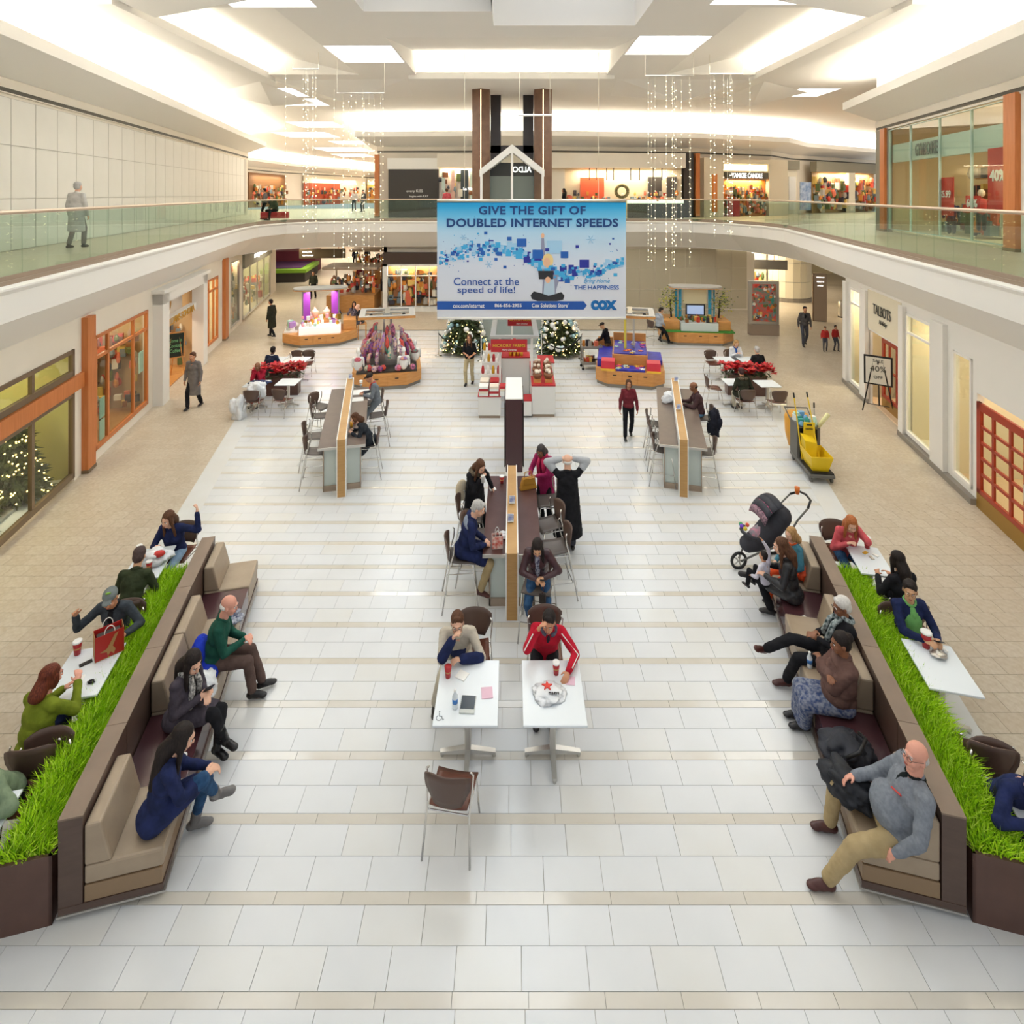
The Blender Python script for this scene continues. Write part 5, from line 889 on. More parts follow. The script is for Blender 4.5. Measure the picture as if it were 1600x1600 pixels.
# gift food kiosk, centre
t = empty('kiosk', (0, 16.3, 0), 0, 'white and red gift food kiosk with stacked boxes in the centre', 'kiosk')
M_wh = mat('kiosk_white', '#e8e6e1', .4); M_kred = mat('kiosk_red', '#bf2a30', .45)
bx(t, 'left_counter', M_wh, -.98, -.33, 0, 2.6, .08, .62, .01); bx(t, 'left_trim', M_kred, -.99, -.32, -.01, 2.6, .62, .66); bx(t, 'toe_kick', M_taupe, -.95, -.35, .03, 2.6, 0, .08)
bx(t, 'right_counter', M_wh, .58, 1.26, .1, 2.4, .08, .9, .01); bx(t, 'right_trim', M_kred, .57, 1.27, .09, 2.4, .9, .95); bx(t, 'toe_kick', M_taupe, .6, 1.24, .13, 2.4, 0, .08)
bx(t, 'middle_shelf', M_wh, .25, .57, .0, .5, .08, .5); bx(t, 'shelf_trim', M_kred, .25, .57, -.01, .5, .5, .53); bx(t, 'back_cabinet', M_wh, -.33, .57, 1.9, 2.5, 0, 1.2, .01); bx(t, 'cabinet_trim', M_kred, -.34, .58, 1.88, 2.5, 1.2, 1.24); bx(t, 'post', M_paper, -.4, -.33, .9, .97, .6, 2.15); bx(t, 'post', M_paper, .57, .64, .9, .97, .9, 2.15)
R = random.Random(8)
for i in range(5):
    for j in range(2+(i == 0)):
        for k in range(4-i//2): x = -.82+j*.3; y = .12+i*.42; z = .66+k*.07; bx(t, 'gift_box', [M_paper, mat('cream_box', '#efe2cf', .5), M_kred][(i+j+k) % 3 if k else 0], x-.13, x+.13, y-.16, y+.16, z+.002, z+.066)
for i in range(3): bx(t, 'display_step', M_wh, -.95, -.35, 1.0+i*.5, 1.5+i*.5, .66, .95+i*.22)
for i in range(12): x, y = -.9+.16*(i % 4), 1.1+(i//4)*.5; MB().lathe([(.045, 0), (.05, .1), (.035, .2), (.02, .24)], (x, y, .96+(i//4)*.22), 8).build('gift_jar', [M_kred, M_paper, M_gold][i % 3], t, True)
for i, (x, y) in enumerate(((.75, .35), (1.08, .35), (.75, .85), (1.08, .85), (.78, 1.4), (1.1, 1.4))): b_ = bx(t, 'basket_stand', M_kwood, x-.11, x+.11, y-.11, y+.11, .95, 1.05); MB().lathe([(.09, 0), (.14, .1), (.13, .16)], (x, y, 1.05), 12).build('gift_basket', mat('basket', '#8a5a3c', .7), t, True); m = MB(); [m.ell((x+R.uniform(-.07, .07), y+R.uniform(-.07, .07), 1.24+R.uniform(0, .06)), .05, n=7, m=5) for _ in range(6)]; m.build('basket_filling', mat('cream_box'), t, True, kind='stuff')
for i in range(8): MB().lathe([(.05, 0), (.05, .12), (.015, .18), (.015, .24)], (-.15+.12*(i % 4)+.1, 2.0+.15*(i//4), 1.24), 8).build('bottle', [M_gold, M_yel][i % 2], t, True)
m = MB(); m.lathe([(.13, 0), (.1, .2), (.03, .6)], (.08, 2.15, 1.25), 10); m.build('red_cone', M_kred, t, True)
sg = bx(t, 'sign', M_kred, -.64, .46, .72, .76, 1.72, 2.1); text('t_hf', 'sign_lettering', M_yel, M_toff(-.09, .71, 1.92), sg, .98); text('t_hf2', 'sign_script', M_paper, M_toff(-.08, .71, 1.78), sg, .45, .08)
sg = bx(t, 'sign', M_kred, -.15, .75, 3.55, 3.59, 1.85, 2.2); text('t_hf', 'sign_lettering', M_yel, M_toff(.3, 3.54, 2.05), sg, .8); text('t_hf2', 'sign_script', M_paper, M_toff(.35, 3.54, 1.92), sg, .4, .07)
m = MB(); z = 2.14
for x0, x1, y0, y1 in ((-.66, .82, .7, .85), (-.66, .82, 3.4, 3.55), (-.66, -.5, .85, 3.4), (.66, .82, .85, 3.4)): m.box(x0, x1, y0, y1, z, z+.07)
m.build('overhead_frame', M_canopy, t); bx(t, 'rear_cabinet', mat('glass_grey', '#aab3b2', .2), -1.0, -.4, 2.7, 3.4, 0, .95, .01); bx(t, 'rear_table', M_wh, .9, 1.4, 2.5, 3.3, 0, .85); bx(t, 'rear_tray', M_kred, .88, 1.42, 2.48, 3.32, .85, .88)
xtree((-1.95, 23.2, 0), 2.9, .95, 'christmas tree with white baubles left of the glass elevator', 230, 170, 11); xtree((1.95, 23.0, 0), 2.9, .95, 'christmas tree with white and teal baubles right of the glass elevator', 230, 170, 12)
for i, (x, y, nm) in enumerate(((-2.95, 22.6, 'outer left'), (-1.2, 21.9, 'inner left'), (1.15, 21.9, 'inner right'), (2.75, 22.2, 'outer right'))):
    q = empty('rope_post', (x, y, 0), 0, 'chrome rope post, %s one in front of the christmas trees' % nm, 'post'); MB().lathe([(.15, 0), (.14, .02), (.03, .04), (.022, .06), (.022, .95), (.035, .96), (.03, 1.0), (.005, 1.02)], n=12).build('pole', M_chrome, q, True)
for a, b, nm in (((-2.95, 22.6), (-1.2, 21.9), 'left'), ((1.15, 21.9), (2.75, 22.2), 'right')):
    m = MB(); m.tube([(a[0]+(b[0]-a[0])*k/10, a[1]+(b[1]-a[1])*k/10, .9-.45*(1-(k/5-1)**2)) for k in range(11)], .025, 6); q = m.build('barrier_rope', M_black, None, True); tag(q, 'black sagging barrier rope in front of the %s christmas tree' % nm, 'rope')
# grey utility cart
t = empty('utility_cart', (2.95, 21.0, 0), .05, 'grey two-shelf plastic utility cart with supplies', 'cart'); M_cart = mat('cart_grey', '#9b968c', .6)
for z in (.2, .78): bx(t, 'shelf', M_cart, -.38, .38, -.25, .25, z, z+.03); m = MB(); m.box(-.38, .38, -.25, -.23, z, z+.1); m.box(-.38, .38, .23, .25, z, z+.1); m.box(-.38, -.36, -.25, .25, z, z+.1); m.box(.36, .38, -.25, .25, z, z+.1); m.build('shelf_rim', M_cart, t)
for x in (-.34, .34):
    for y in (-.21, .21): bx(t, 'post', M_cart, x-.025, x+.025, y-.025, y+.025, .1, .8); MB().lathe([(.05, -.015), (.05, .015)], n=10, T=Matrix.Translation((x, y, .05)) @ Matrix.Rotation(PI/2, 4, 'X')).build('caster', M_black, t)
m = MB(); goods(m, -.3, .3, -.2, .2, 0, 0, 16, .16, 90, [.82, .24]); m.build('supplies', PM, t, fix=False, kind='stuff')
# janitor cart
t = empty('janitor_cart', (7.05, 13.35, 0), -.12, 'yellow and grey janitor cart with mop bucket and upright mop handles on the right aisle', 'cart'); M_jy = mat('janitor_yellow', '#f0cb1c', .4); M_jg = mat('janitor_grey', '#6a6862', .6)
bx(t, 'chassis', M_jg, -.27, .27, -.75, .5, .12, .2, .02); bx(t, 'lower_tray', M_black, -.25, .25, -.72, -.1, .2, .23)
for x in (-.22, .22):
    for y in (-.65, .4): MB().lathe([(.06, -.02), (.06, .02)], n=12, T=Matrix.Translation((x, y, .06)) @ Matrix.Rotation(PI/2, 4, 'Y')).build('wheel', M_jg, t)
m = MB(); m.box(-.26, -.2, .05, .5, .2, 1.0); m.box(.2, .26, .05, .5, .2, 1.0); m.box(-.2, .2, .45, .5, .2, 1.0); m.box(-.2, .2, .05, .5, .55, .6); m.box(-.2, .2, .05, .5, .92, .95); m.build('tower', M_jg, t)
MB().tube([(-.25, .5, .95), (-.27, .85, 1.12), (.27, .85, 1.12), (.25, .5, .95)], .018, 7).build('push_handle', M_jg, t)
m = MB(); m.lathe([(.2, .2), (.27, .5), (.29, .9), (.25, 1.0)], (-.0, .78, 0), 14); m.build('waste_bag', mat('bag_orange', '#e8a63a', .5), t, True)
m = MB(); m.add([(-.17, -.62, .23), (.17, -.62, .23), (.17, -.12, .23), (-.17, -.12, .23), (-.24, -.72, .58), (.24, -.72, .58), (.24, -.05, .58), (-.24, -.05, .58)], [(3, 2, 1, 0), (0, 1, 5, 4), (1, 2, 6, 5), (2, 3, 7, 6), (3, 0, 4, 7)]); b_ = m.build('mop_bucket', M_jy, t); so = b_.modifiers.new('s', 'SOLIDIFY'); so.thickness = .012
m = MB(); m.add([(-.2, -.35, .4), (.02, -.35, .4), (.02, -.1, .4), (-.2, -.1, .4), (-.22, -.32, .78), (.06, -.3, .72), (.06, -.02, .78), (-.22, -.02, .84)], [(3, 2, 1, 0), (0, 1, 5, 4), (1, 2, 6, 5), (2, 3, 7, 6), (3, 0, 4, 7), (4, 5, 6, 7)]); m.build('wringer', M_jy, t, bevel=.01)
sg = bx(t, 'floor_sign', M_jy, -.13, .13, .0, .03, .5, 1.08, .01); text('t_caution', 'sign_lettering', M_black, M_toff(0, -.01, .93), sg, .18); bx(sg, 'grip_slot', M_black, -.06, .06, -.004, .001, 1.01, 1.04)
for a, b, mm in (((-.2, -.1, .25), (-.32, .1, 1.72), M_jy), ((.1, -.35, .3), (-.02, .1, 1.75), M_jy), ((.2, .2, .4), (.2, .25, 1.45), M_alu)):
    m = MB(); m.tube([a, b], .014, 6); h_ = m.build('mop_handle', mm, t); v_ = Vector(b)-Vector(a); c = Vector(b); m = MB(); m.tube([c-v_.normalized()*.1, c+v_.normalized()*.02], .018, 6); m.build('grip', M_black, h_)
MB().tube([(.2, .1, .9), (.42, .0, 1.3)], [.04, .05], 8).build('duster', mat('duster_cream', '#efe9b0', .8), t, True); m = MB(); goods(m, -.18, .18, .1, .45, 0, 0, 12, .16, 95, [.95]); m.build('supplies', [M_mint, mat('teal_cloth', '#3fa39a', .6), M_paper, mat('sky_bottle', '#7fb3dd', .3)]*3, t, fix=False, kind='stuff')
# stroller
t = empty('stroller', (4.45, 9.85, 0), .15, 'black and pink jogging stroller with folded canopy by the far end of the right bench', 'stroller'); M_sb = mat('stroller_black', '#2f3037', .7, var='#383942', vscale=9); M_pk = mat('pink_trim', '#d45a8c', .6)
def wheel(x, y, r):
    q = MB(); ring = [(x+r*math.cos(a*PI/10), y, r+.01+r*math.sin(a*PI/10)) for a in range(21)]; q.tube(ring, .025, 7, cap=False); w_ = q.build('wheel', M_black, t, True); q = MB()
    for a in range(5): q.tube([(x, y, r+.01), (x+r*math.cos(a*1.257), y, r+.01+r*math.sin(a*1.257))], .012, 5)
    q.ell((x, y, r+.01), .03); q.build('spokes', M_alu, w_)
wheel(-.52, 0, .13); wheel(.32, -.28, .17); wheel(.32, .28, .17)
for y in (-.2, .2): MB().tube([(-.5, y*.2, .15), (-.25, y, .38), (.15, y*1.2, .5), (.42, y*1.25, .9), (.62, y*1.2, 1.08)], .016, 6).build('frame_tube', M_jg, t, True)
MB().tube([(.62, -.24, 1.08), (.74, -.15, 1.16), (.76, .0, 1.18), (.74, .15, 1.16), (.62, .24, 1.08)], .02, 7).build('handlebar', M_black, t, True); MB().tube([(.3, -.28, .18), (.3, .28, .18)], .012, 5).build('axle', M_jg, t)
m = MB(); m.cap((-.35, 0, .42), (-.1, 0, .48), .14, .2, 12); m.cap((-.1, 0, .48), (.25, 0, .85), .2, .2, 12); m.build('seat_shell', M_sb, t, True); m = MB(); m.cap((-.05, 0, .62), (-.2, 0, .56), .13, .12, 10); m.build('blanket', mat('blanket_pink', '#c98a9a', .9, var='#8d8d93', vscale=14), t, True)
for i in range(4):
    a0 = .3+i*.32; m = MB(); v, f = patch(lambda a, b, a0=a0: (.12-.36*math.cos(a0+b*.32)*1.0+.05, a*.24, .78+.4*math.sin(a0+b*.32)-.06*a*a), 6, 2); m.add(v, f); c_o = m.build('canopy_panel', [mat('canopy_print', '#a8848f', .8, var='#4a3d49', vscale=30), M_sb, M_sb, M_sb][i], t, True, fix=False); so = c_o.modifiers.new('s', 'SOLIDIFY'); so.thickness = .015
for i in range(2): a = .62+i*.32; m = MB(); m.tube([(.17-.365*math.cos(a), y_, .785+.405*math.sin(a)-.06*(y_/.24)**2) for y_ in (-.24, -.12, 0, .12, .24)], .008, 5); m.build('piping', M_pk, t)
m = MB(); m.tube([(-.3, -.2, .6), (-.42, -.1, .62), (-.45, 0, .63), (-.42, .1, .62), (-.3, .2, .6)], .03, 7); m.build('tray', M_sb, t, True)
for i, (x, y, c_) in enumerate(((-.42, .08, '#7a4ad0'), (-.4, .14, '#4aa86a'), (-.4, 0, '#e8d03a'), (-.3, .1, '#e0553a'))): MB().ell((x, y, .68), .035).build('toy', mat('toy_%d' % i, c_, .4), t, True)
MB().lathe([(.035, 0), (.045, .12)], (.66, .1, 1.15), 10).build('drink_cup', mat('cup_orange', '#e0782e', .4), t, True)
# ---------- small things ----------
M_cup = mat('cup_red', '#b5282c', .4); M_lid = mat('cup_lid', '#f3f2ee', .3); M_bag = mat('plastic_bag', '#eceef0', .35, var='#dfe2e6', vscale=7, bump=.3, bscale=14); M_kraft = mat('kraft', '#b98955', .7)
def cup(x, y, z, label, h=.13, m_=None, lid=True):
    t = empty('coffee_cup', (x, y, z), 0, label, 'cup'); MB().lathe([(h*.22, 0), (h*.33, h)], n=14).build('body', m_ or M_cup, t, True); MB().lathe([(h*.235, h*.25), (h*.295, h*.62)], n=14).build('sleeve', M_kraft, t, True)
    if lid: MB().lathe([(h*.36, h), (h*.36, h*1.08), (h*.3, h*1.14), (h*.28, h*1.14)], n=14).build('lid', M_lid, t, True)
    else: MB().lathe([(h*.29, h*.9), (h*.29, h*.93)], n=12).build('coffee', M_dark, t)
    return t
cup(*at(700, 1058, .75), .75, 'red coffee cup with napkin in it on the left centre table', lid=False); cup(*at(869, 1053, .75), .75, 'red coffee cup on the right centre table')
cup(*at(784, 755, .88), .88, 'red coffee cup at the far end of the centre counter'); cup(*at(121, 1022, .75), .75, 'red and white coffee cup on the table with the red shopping bag', .15); cup(*at(218, 866, .75), .75, 'coffee cup behind the plastic bag on the far left table'); cup(*at(233, 891, .75), .75, 'coffee cup at the near edge of the far left table')
cup(*at(1355, 856, .75), .75, 'tall lidded cup in front of the woman in coral', .16); cup(*at(1447, 1011, .75), .75, 'large red and white cup in front of the man in green', .18); cup(*at(270, 1193, .43), .43, 'open cup of black coffee on the dark side table of the left bench', .12, mat('cup_terracotta', '#c0583c', .4), lid=False); cup(*at(287, 1196, .43), .43, 'white cup beside the open coffee on the left bench side table', .1, M_lid)
cup(*at(554, 662, 1.0), 1.0, 'coffee cup held by the child at the left counter', .12); cup(*at(564, 603, 1.0), 1.0, 'white cup beside the newspaper at the left counter', .14, M_lid)
x, y = at(549, 668, 1.0); t = empty('juice_glass', (x, y, 1.0), 0, 'glass of orange juice on the left counter', 'glass'); MB().lathe([(.03, 0), (.038, .13)], n=12).build('juice', mat('orange_juice', '#e8a32e', .3), t, True); MB().lathe([(.032, 0), (.04, .15)], n=12).build('tumbler', M_sglass, t, True)
def flatbox(name, px, py, z, w_, d_, h, rz, m_, label, cat, extra=None):
    x, y = at(px, py, z); t = empty(name, (x, y, z), rz, label, cat); bx(t, 'body', m_, -w_/2, w_/2, -d_/2, d_/2, .001, h, min(.004, h*.3)); 
    if extra: extra(t)
    return t
flatbox('tablet', 731, 1102, .75, .17, .22, .014, -.06, mat('tablet_grey', '#c9cdc8', .4), 'tablet computer in a grey cover on the left centre table', 'tablet', lambda t: (bx(t, 'screen', mat('tablet_dark', '#3d464f', .15), -.078, .078, -.06, .105, .014, .017)))
flatbox('napkin', 761, 1083, .75, .13, .15, .008, .1, mat('pink_paper', '#e9c3d3', .7), 'folded pink paper on the left centre table', 'paper'); flatbox('napkin', 891, 1064, .75, .11, .12, .006, -.1, mat('pink_paper'), 'pink paper under the hand of the man in red', 'paper'); flatbox('booklet', 722, 1056, .75, .13, .12, .012, -.5, M_paper, 'small white booklet between the red cup and the tablet', 'booklet')
flatbox('phone', 134, 1037, .75, .06, .13, .01, -.8, M_black, 'black phone beside the red shopping bag', 'phone'); flatbox('newspaper', 525+40, 613, 1.0, .5, .4, .012, .2, M_paper, 'open newspaper in front of the man in the grey suit', 'newspaper'); flatbox('paper_sheet', 559, 624, 1.0, .3, .3, .004, .25, M_paper, 'white sheet between the sitters at the left counter', 'paper'); flatbox('paper_sheet', 1254, 969, .43, .2, .13, .004, .3, M_paper, 'printed white leaflet on the side table of the right bench', 'paper')
flatbox('napkin', 770, 765, .88, .12, .1, .02, .3, M_paper, 'crumpled napkin at the corner of the centre counter', 'paper'); flatbox('napkin', 123, 1063, .75, .1, .12, .01, .4, M_paper, 'crumpled napkin on the left outer table', 'paper')
for px, py, nm in ((1362, 872, 'silver'), (1352, 864, 'yellow'), (1368, 868, 'white')): flatbox('food_wrapper', px, py, .75, .09, .05, .012, .4+px*.1, M_yel if nm == 'yellow' else M_alu if nm == 'silver' else M_paper, '%s food wrapper on the far right table' % nm, 'wrapper')
# wheelchair symbol printed on the left centre table
x, y = at(686, 1122, .75); t = empty('table_emblem', (x, y, .7515), 0, 'black wheelchair symbol printed at the near left corner of the left centre table', 'emblem'); m = MB(); m.tube([(.03*math.cos(a), .03*math.sin(a), 0) for a in [(.9+k*.42)*1.0+1.2 for k in range(12)]], .0035, 5); m.tube([(-.005, .06, 0), (.0, .02, 0), (.03, .018, 0), (.042, -.02, 0), (.055, -.015, 0)], .0035, 5); m.ell((-.004, .075, 0), (.008, .008, .003), n=8, m=4); m.build('symbol', mat('symbol_grey', '#7a8288', .6), t)
def bottle(px, py, z, label, cap_='#3a78c0'):
    x, y = at(px, py, z); t = empty('water_bottle', (x, y, z), 0, label, 'bottle'); MB().lathe([(.03, 0), (.032, .02), (.032, .13), (.014, .17), (.013, .185)], n=14).build('body', mat('clear_plastic', '#dfe6ea', .1), t, True); MB().lathe([(.0325, .06), (.0325, .11)], n=14).build('label_band', mat('label_blue', cap_, .4), t, True); MB().lathe([(.015, .185), (.015, .2)], n=10).build('cap', M_paper, t, True)
bottle(711, 1106, .75, 'water bottle with blue label beside the tablet'); bottle(1265, 1043, .45, 'small water bottle between the man in black and the woman in the brown shawl')
def softbag(loc, r, label, name='plastic_bag', m_=None, seed=1, cat='bag', rz=0, amp=.34, subs=4):
    bm = bmesh.new(); bmesh.ops.create_icosphere(bm, subdivisions=subs, radius=1)
    for v in bm.verts:
        c0 = v.co.copy(); n_ = noise.noise(c0*1.5+Vector((seed*3.1, 0, 0)))*amp*1.2-abs(noise.noise(c0*3.2+Vector((0, seed*2.0, 0))))*amp*1.1+noise.noise(c0*7+Vector((0, seed*2.0, 3)))*amp*.25; v.co *= 1+n_; v.co = Vector((v.co.x*r[0], v.co.y*r[1], max(v.co.z*r[2], -r[2]*.62)+r[2]*.62))
    me = bpy.data.meshes.new(name); bm.to_mesh(me); bm.free(); me.materials.append(m_ or M_bag); me.polygons.foreach_set('use_smooth', [True]*len(me.polygons))
    o = bpy.data.objects.new(name, me); COL.objects.link(o); o.location = loc; o.rotation_euler = (0, 0, rz)
    if label: tag(o, label, cat)
    return o
def pt(px, py, z): x, y = at(px, py, z); return (x, y, z)
t = softbag(pt(858, 1084, .75), (.2, .17, .028), 'flat white plastic bag printed with a red star on the right centre table', seed=2, amp=.3)
pts = [((.065 if k % 2 == 0 else .027)*math.sin(k*PI/5), (.065 if k % 2 == 0 else .027)*math.cos(k*PI/5)) for k in range(10)]; q = MB().prism([(a-.02, b+.05) for a, b in pts], .02, .056).build('printed_star', mat('star_red', '#e0402f', .5), t); text('t_macs', 'print_lettering', M_charcoal, Matrix.Translation((.05, -.06, .056)), t, .12)
b_ = softbag(pt(240, 880, .76), (.25, .16, .13), 'crumpled white plastic bag with red print on the far left table', seed=4, rz=.4); MB().ell((.08, -.06, .16), (.09, .06, .05)).build('red_print', M_saler, b_, True)
softbag(pt(317, 1085, .48), (.16, .15, .15), 'white plastic shopping bag beside the woman in the grey coat', seed=5); softbag((5.35-1.2, 14.9, 1.0), (.2, .18, .16), 'white plastic bag on the right counter', seed=6); softbag((-7.95, 16.35, 0), (.25, .24, .38), 'white plastic carrier bag with red print on the floor by the left poinsettia tables', seed=7)
softbag((-7.55, 16.62, .5), (.28, .22, .3), 'white coat heaped on the chair at the left poinsettia tables', 'coat', M_bag, 8, 'coat'); softbag((-7.6, 17.0, .76), (.32, .16, .07), 'navy garment lying on the left poinsettia table', 'jacket', mat('navy_cloth'), 9, 'coat')
softbag(pt(1467, 1025, .76), (.09, .07, .03), 'crumpled foil wrapper on the table of the man in green', 'food_wrapper', M_alu, 10, 'wrapper', amp=.5); softbag(pt(1475, 1018, .76), (.04, .04, .025), 'crumpled paper napkin beside the foil wrapper', 'napkin', M_paper, 11, 'paper', amp=.5)
t = softbag(pt(1322, 1185, .43), (.3, .22, .15), 'black backpack on the dark side table of the right bench', 'backpack', mat('backpack_black', '#22242c', .7, var='#2c2e38', vscale=9), 12, 'bag', .4); MB().tube([(-.2, -.15, .22), (-.1, -.22, .3), (.1, -.15, .3), (.2, 0, .2)], .018, 6).build('strap', M_black, t, True)
softbag(pt(1320, 1107, .46), (.17, .09, .06), 'black leather handbag on the seat beside the woman in the shawl', 'handbag', mat('black_leather', '#18181a', .25), 13, 'bag', .3); softbag(pt(1256, 905, .48), (.13, .12, .12), 'orange bag on the far seat of the right bench', 'bag', mat('bright_orange', '#e8501e', .6), 14, 'bag'); softbag(pt(361, 972, .5), (.16, .13, .1), 'navy and white patterned scarf on the left bench side table', 'scarf', mat('plaid_navy', '#3b4668', .9, var='#c9ccd6', vscale=26), 15, 'scarf')
softbag(pt(142, 1066, .757), (.04, .03, .02), 'bunch of keys on the left outer table', 'keys', M_black, 16, 'keys', amp=.7)
def paperbag(loc, rz, w_, d_, h, m1, m2, label, handle, deco=None):
    t = empty('paper_bag', loc, rz, label, 'bag'); m = MB(); m.box(-w_/2, w_/2, -d_/2, d_/2, .002, .01, 0)
    for a in ((-w_/2, w_/2, -d_/2, -d_/2+.004, 1), (-w_/2, w_/2, d_/2-.004, d_/2, 1), (-w_/2, -w_/2+.004, -d_/2, d_/2, 0), (w_/2-.004, w_/2, -d_/2, d_/2, 0)): m.box(a[0], a[1], a[2], a[3], .01, h, a[4])
    m.build('body', [m1, m2], t); bx(t, 'tissue', M_charcoal, -w_*.4, w_*.4, -d_*.35, d_*.35, h*.5, h*.85)
    for y in (-d_/2, d_/2): MB().tube([(w_*.18*math.cos(a)*1.0, y, h+.09*math.sin(a)) for a in [k*PI/8 for k in range(9)]], .005, 5).build('handle', handle, t, True)
    if deco: deco(t)
    return t
def eagle(t):
    m = MB(); y = .092; P = [(-.1, .1), (-.03, .12), (.0, .17), (.05, .26), (.09, .28), (.06, .2), (.03, .13), (.06, .08), (.04, .03), (.01, .07), (-.02, .03), (-.03, .08)]; m.add([(x, -y, z) for x, z in P]+[(x, -y+.003, z) for x, z in P], [tuple(range(12)), tuple(range(23, 11, -1))]); m.build('emblem', M_kraft, t)
paperbag((at(170, 1020, .75)[0], at(170, 1020, .75)[1], .75), ANG+.5, .3, .17, .3, M_kraft, mat('bag_red', '#b3201c', .5), 'red and brown paper shopping bag with a kraft eagle emblem on the left outer table', M_paper, eagle)
paperbag((at(777, 855, .88)[0], at(777, 855, .88)[1], .88), .1, .17, .1, .2, mat('bag_pinkish', '#eed8d4', .5), mat('bag_printed', '#d0452f', .5, var='#f0ddd0', vscale=16), 'small red and white printed gift bag on the centre counter', M_paper); softbag(pt(792, 838, .89), (.14, .1, .05), 'white tissue spilling beside the printed gift bag', 'tissue_paper', M_bag, 17, 'paper', amp=.4)
def handbag(loc, rz, m_, label, s_=1):
    t = empty('handbag', loc, rz, label, 'bag'); m = MB(); m.add([(-.17*s_, -.06*s_, 0), (.17*s_, -.06*s_, 0), (.17*s_, .06*s_, 0), (-.17*s_, .06*s_, 0), (-.12*s_, -.02*s_, .22*s_), (.12*s_, -.02*s_, .22*s_), (.12*s_, .02*s_, .22*s_), (-.12*s_, .02*s_, .22*s_)], [(3, 2, 1, 0), (4, 5, 6, 7), (0, 1, 5, 4), (1, 2, 6, 5), (2, 3, 7, 6), (3, 0, 4, 7)]); m.build('body', m_, t, bevel=.015); MB().tube([(-.08*s_, 0, .2*s_), (-.06*s_, 0, .32*s_), (.06*s_, 0, .32*s_), (.08*s_, 0, .2*s_)], .009, 6).build('strap', m_, t, True); bx(t, 'flap', m_, -.12*s_, .12*s_, -.055*s_, -.04*s_, .1*s_, .21*s_)
handbag(pt(825, 763, .88), .35, mat('mustard_leather', '#b8842a', .4), 'mustard leather handbag on the centre counter in front of the magenta coat')
for px, py, z, nm in ((800, 786, 1.02, 'far'), (798, 815, 1.02, 'near'), (548, 592, 1.23, 'left counter'), (1056, 596, 1.23, 'far right counter'), (1060, 640, 1.23, 'middle right counter')):
    x, y = at(px, py, z); t = empty('table_card', (x, y, z+.012), 0, 'small blue and white advertising card on the %s divider' % nm, 'sign'); bx(t, 'card', mat('card_blue', '#8fa3dc', .4, var='#e4ebf7', vscale=18), -.05, .05, -.03, -.02, .0, .13); bx(t, 'holder', M_lid, -.05, .05, -.04, .04, 0, .015)
# ---------- people ----------
SK = {k: mat('skin_'+k, c, .5) for k, c in dict(fair='#e3b296', pink='#e0a08a', tan='#c98f6c', olive='#d3a27c', brown='#8a5a3e', dark='#6d4330').items()}
def cloth(n_, c='#555555', c2=None, vs=10, b=.25): return mat('cloth_'+n_, c, .9, spec=.2, var=c2, vscale=vs, bump=b, bscale=24)
def hairm(n_, c, c2): return mat('hair_'+n_, c, .62, spec=.25, var=c2, vscale=30, stretch=(3, 3, .4))
HB, HBR, HG, HGI, HBL, HW = hairm('black', '#1d1715', '#2c2320'), hairm('brown', '#4a3022', '#6b4730'), hairm('grey', '#a9a6a2', '#c9c6c2'), hairm('ginger', '#a35a30', '#c07a48'), hairm('blond', '#9a7146', '#c49d6a'), hairm('white', '#c9c5c0', '#e2dfda')
M_shoeb = mat('shoe_black', '#1f1c1c', .35); M_shoebr = mat('shoe_brown', '#4d2620', .3); M_jeans = cloth('jeans', '#35587f', '#2a4768', 18); M_khaki = cloth('khaki', '#b39f78', '#a8946c', 8); M_blk = cloth('black', '#1b1b1e', '#232327'); M_navy = cloth('navy', '#1f2747', '#27305a')
M_eye = mat('eye_white', '#efece8', .2); M_iris = mat('iris_dark', '#2a1c14', .2); M_lips = mat('lips', '#a8564a', .4); M_gls = mat('spectacle_frame', '#3a3532', .3, .5)
def ik(a, c, l1, l2, pole):
    v = c-a; d = v.length
    if d > (l1+l2)*.985: c = a+v*((l1+l2)*.985/d); v = c-a; d = v.length
    u = v.normalized(); x = (l1*l1-l2*l2+d*d)/(2*d); h = math.sqrt(max(1e-6, l1*l1-x*x)); p = pole-u*pole.dot(u)
    if p.length < 1e-4: p = u.orthogonal()
    return a+u*x+p.normalized()*h, c
def remesh(o, vox, it=3, disp=0, dsz=.1):
    r = o.modifiers.new('remesh', 'REMESH'); r.mode = 'VOXEL'; r.voxel_size = vox; r.use_smooth_shade = True
    if it: s = o.modifiers.new('smooth', 'SMOOTH'); s.iterations = it; s.factor = .5
    if disp:
        if 'folds' not in bpy.data.textures: tx = bpy.data.textures.new('folds', 'CLOUDS'); tx.noise_scale = .09; tx.noise_depth = 2
        d = o.modifiers.new('folds', 'DISPLACE'); d.texture = bpy.data.textures['folds']; d.strength = disp; d.mid_level = .45; d.texture_coords = 'GLOBAL'
    return o
EZ = Vector((0, 0, 1))
def rotm(yaw, pitch, roll=0):
    """yaw left +, pitch nod down +, roll to own right +, degrees; looks along +Y"""
    return (Matrix.Rotation(math.radians(yaw), 3, 'Z') @ Matrix.Rotation(-math.radians(pitch), 3, 'X') @ Matrix.Rotation(math.radians(roll), 3, 'Y'))
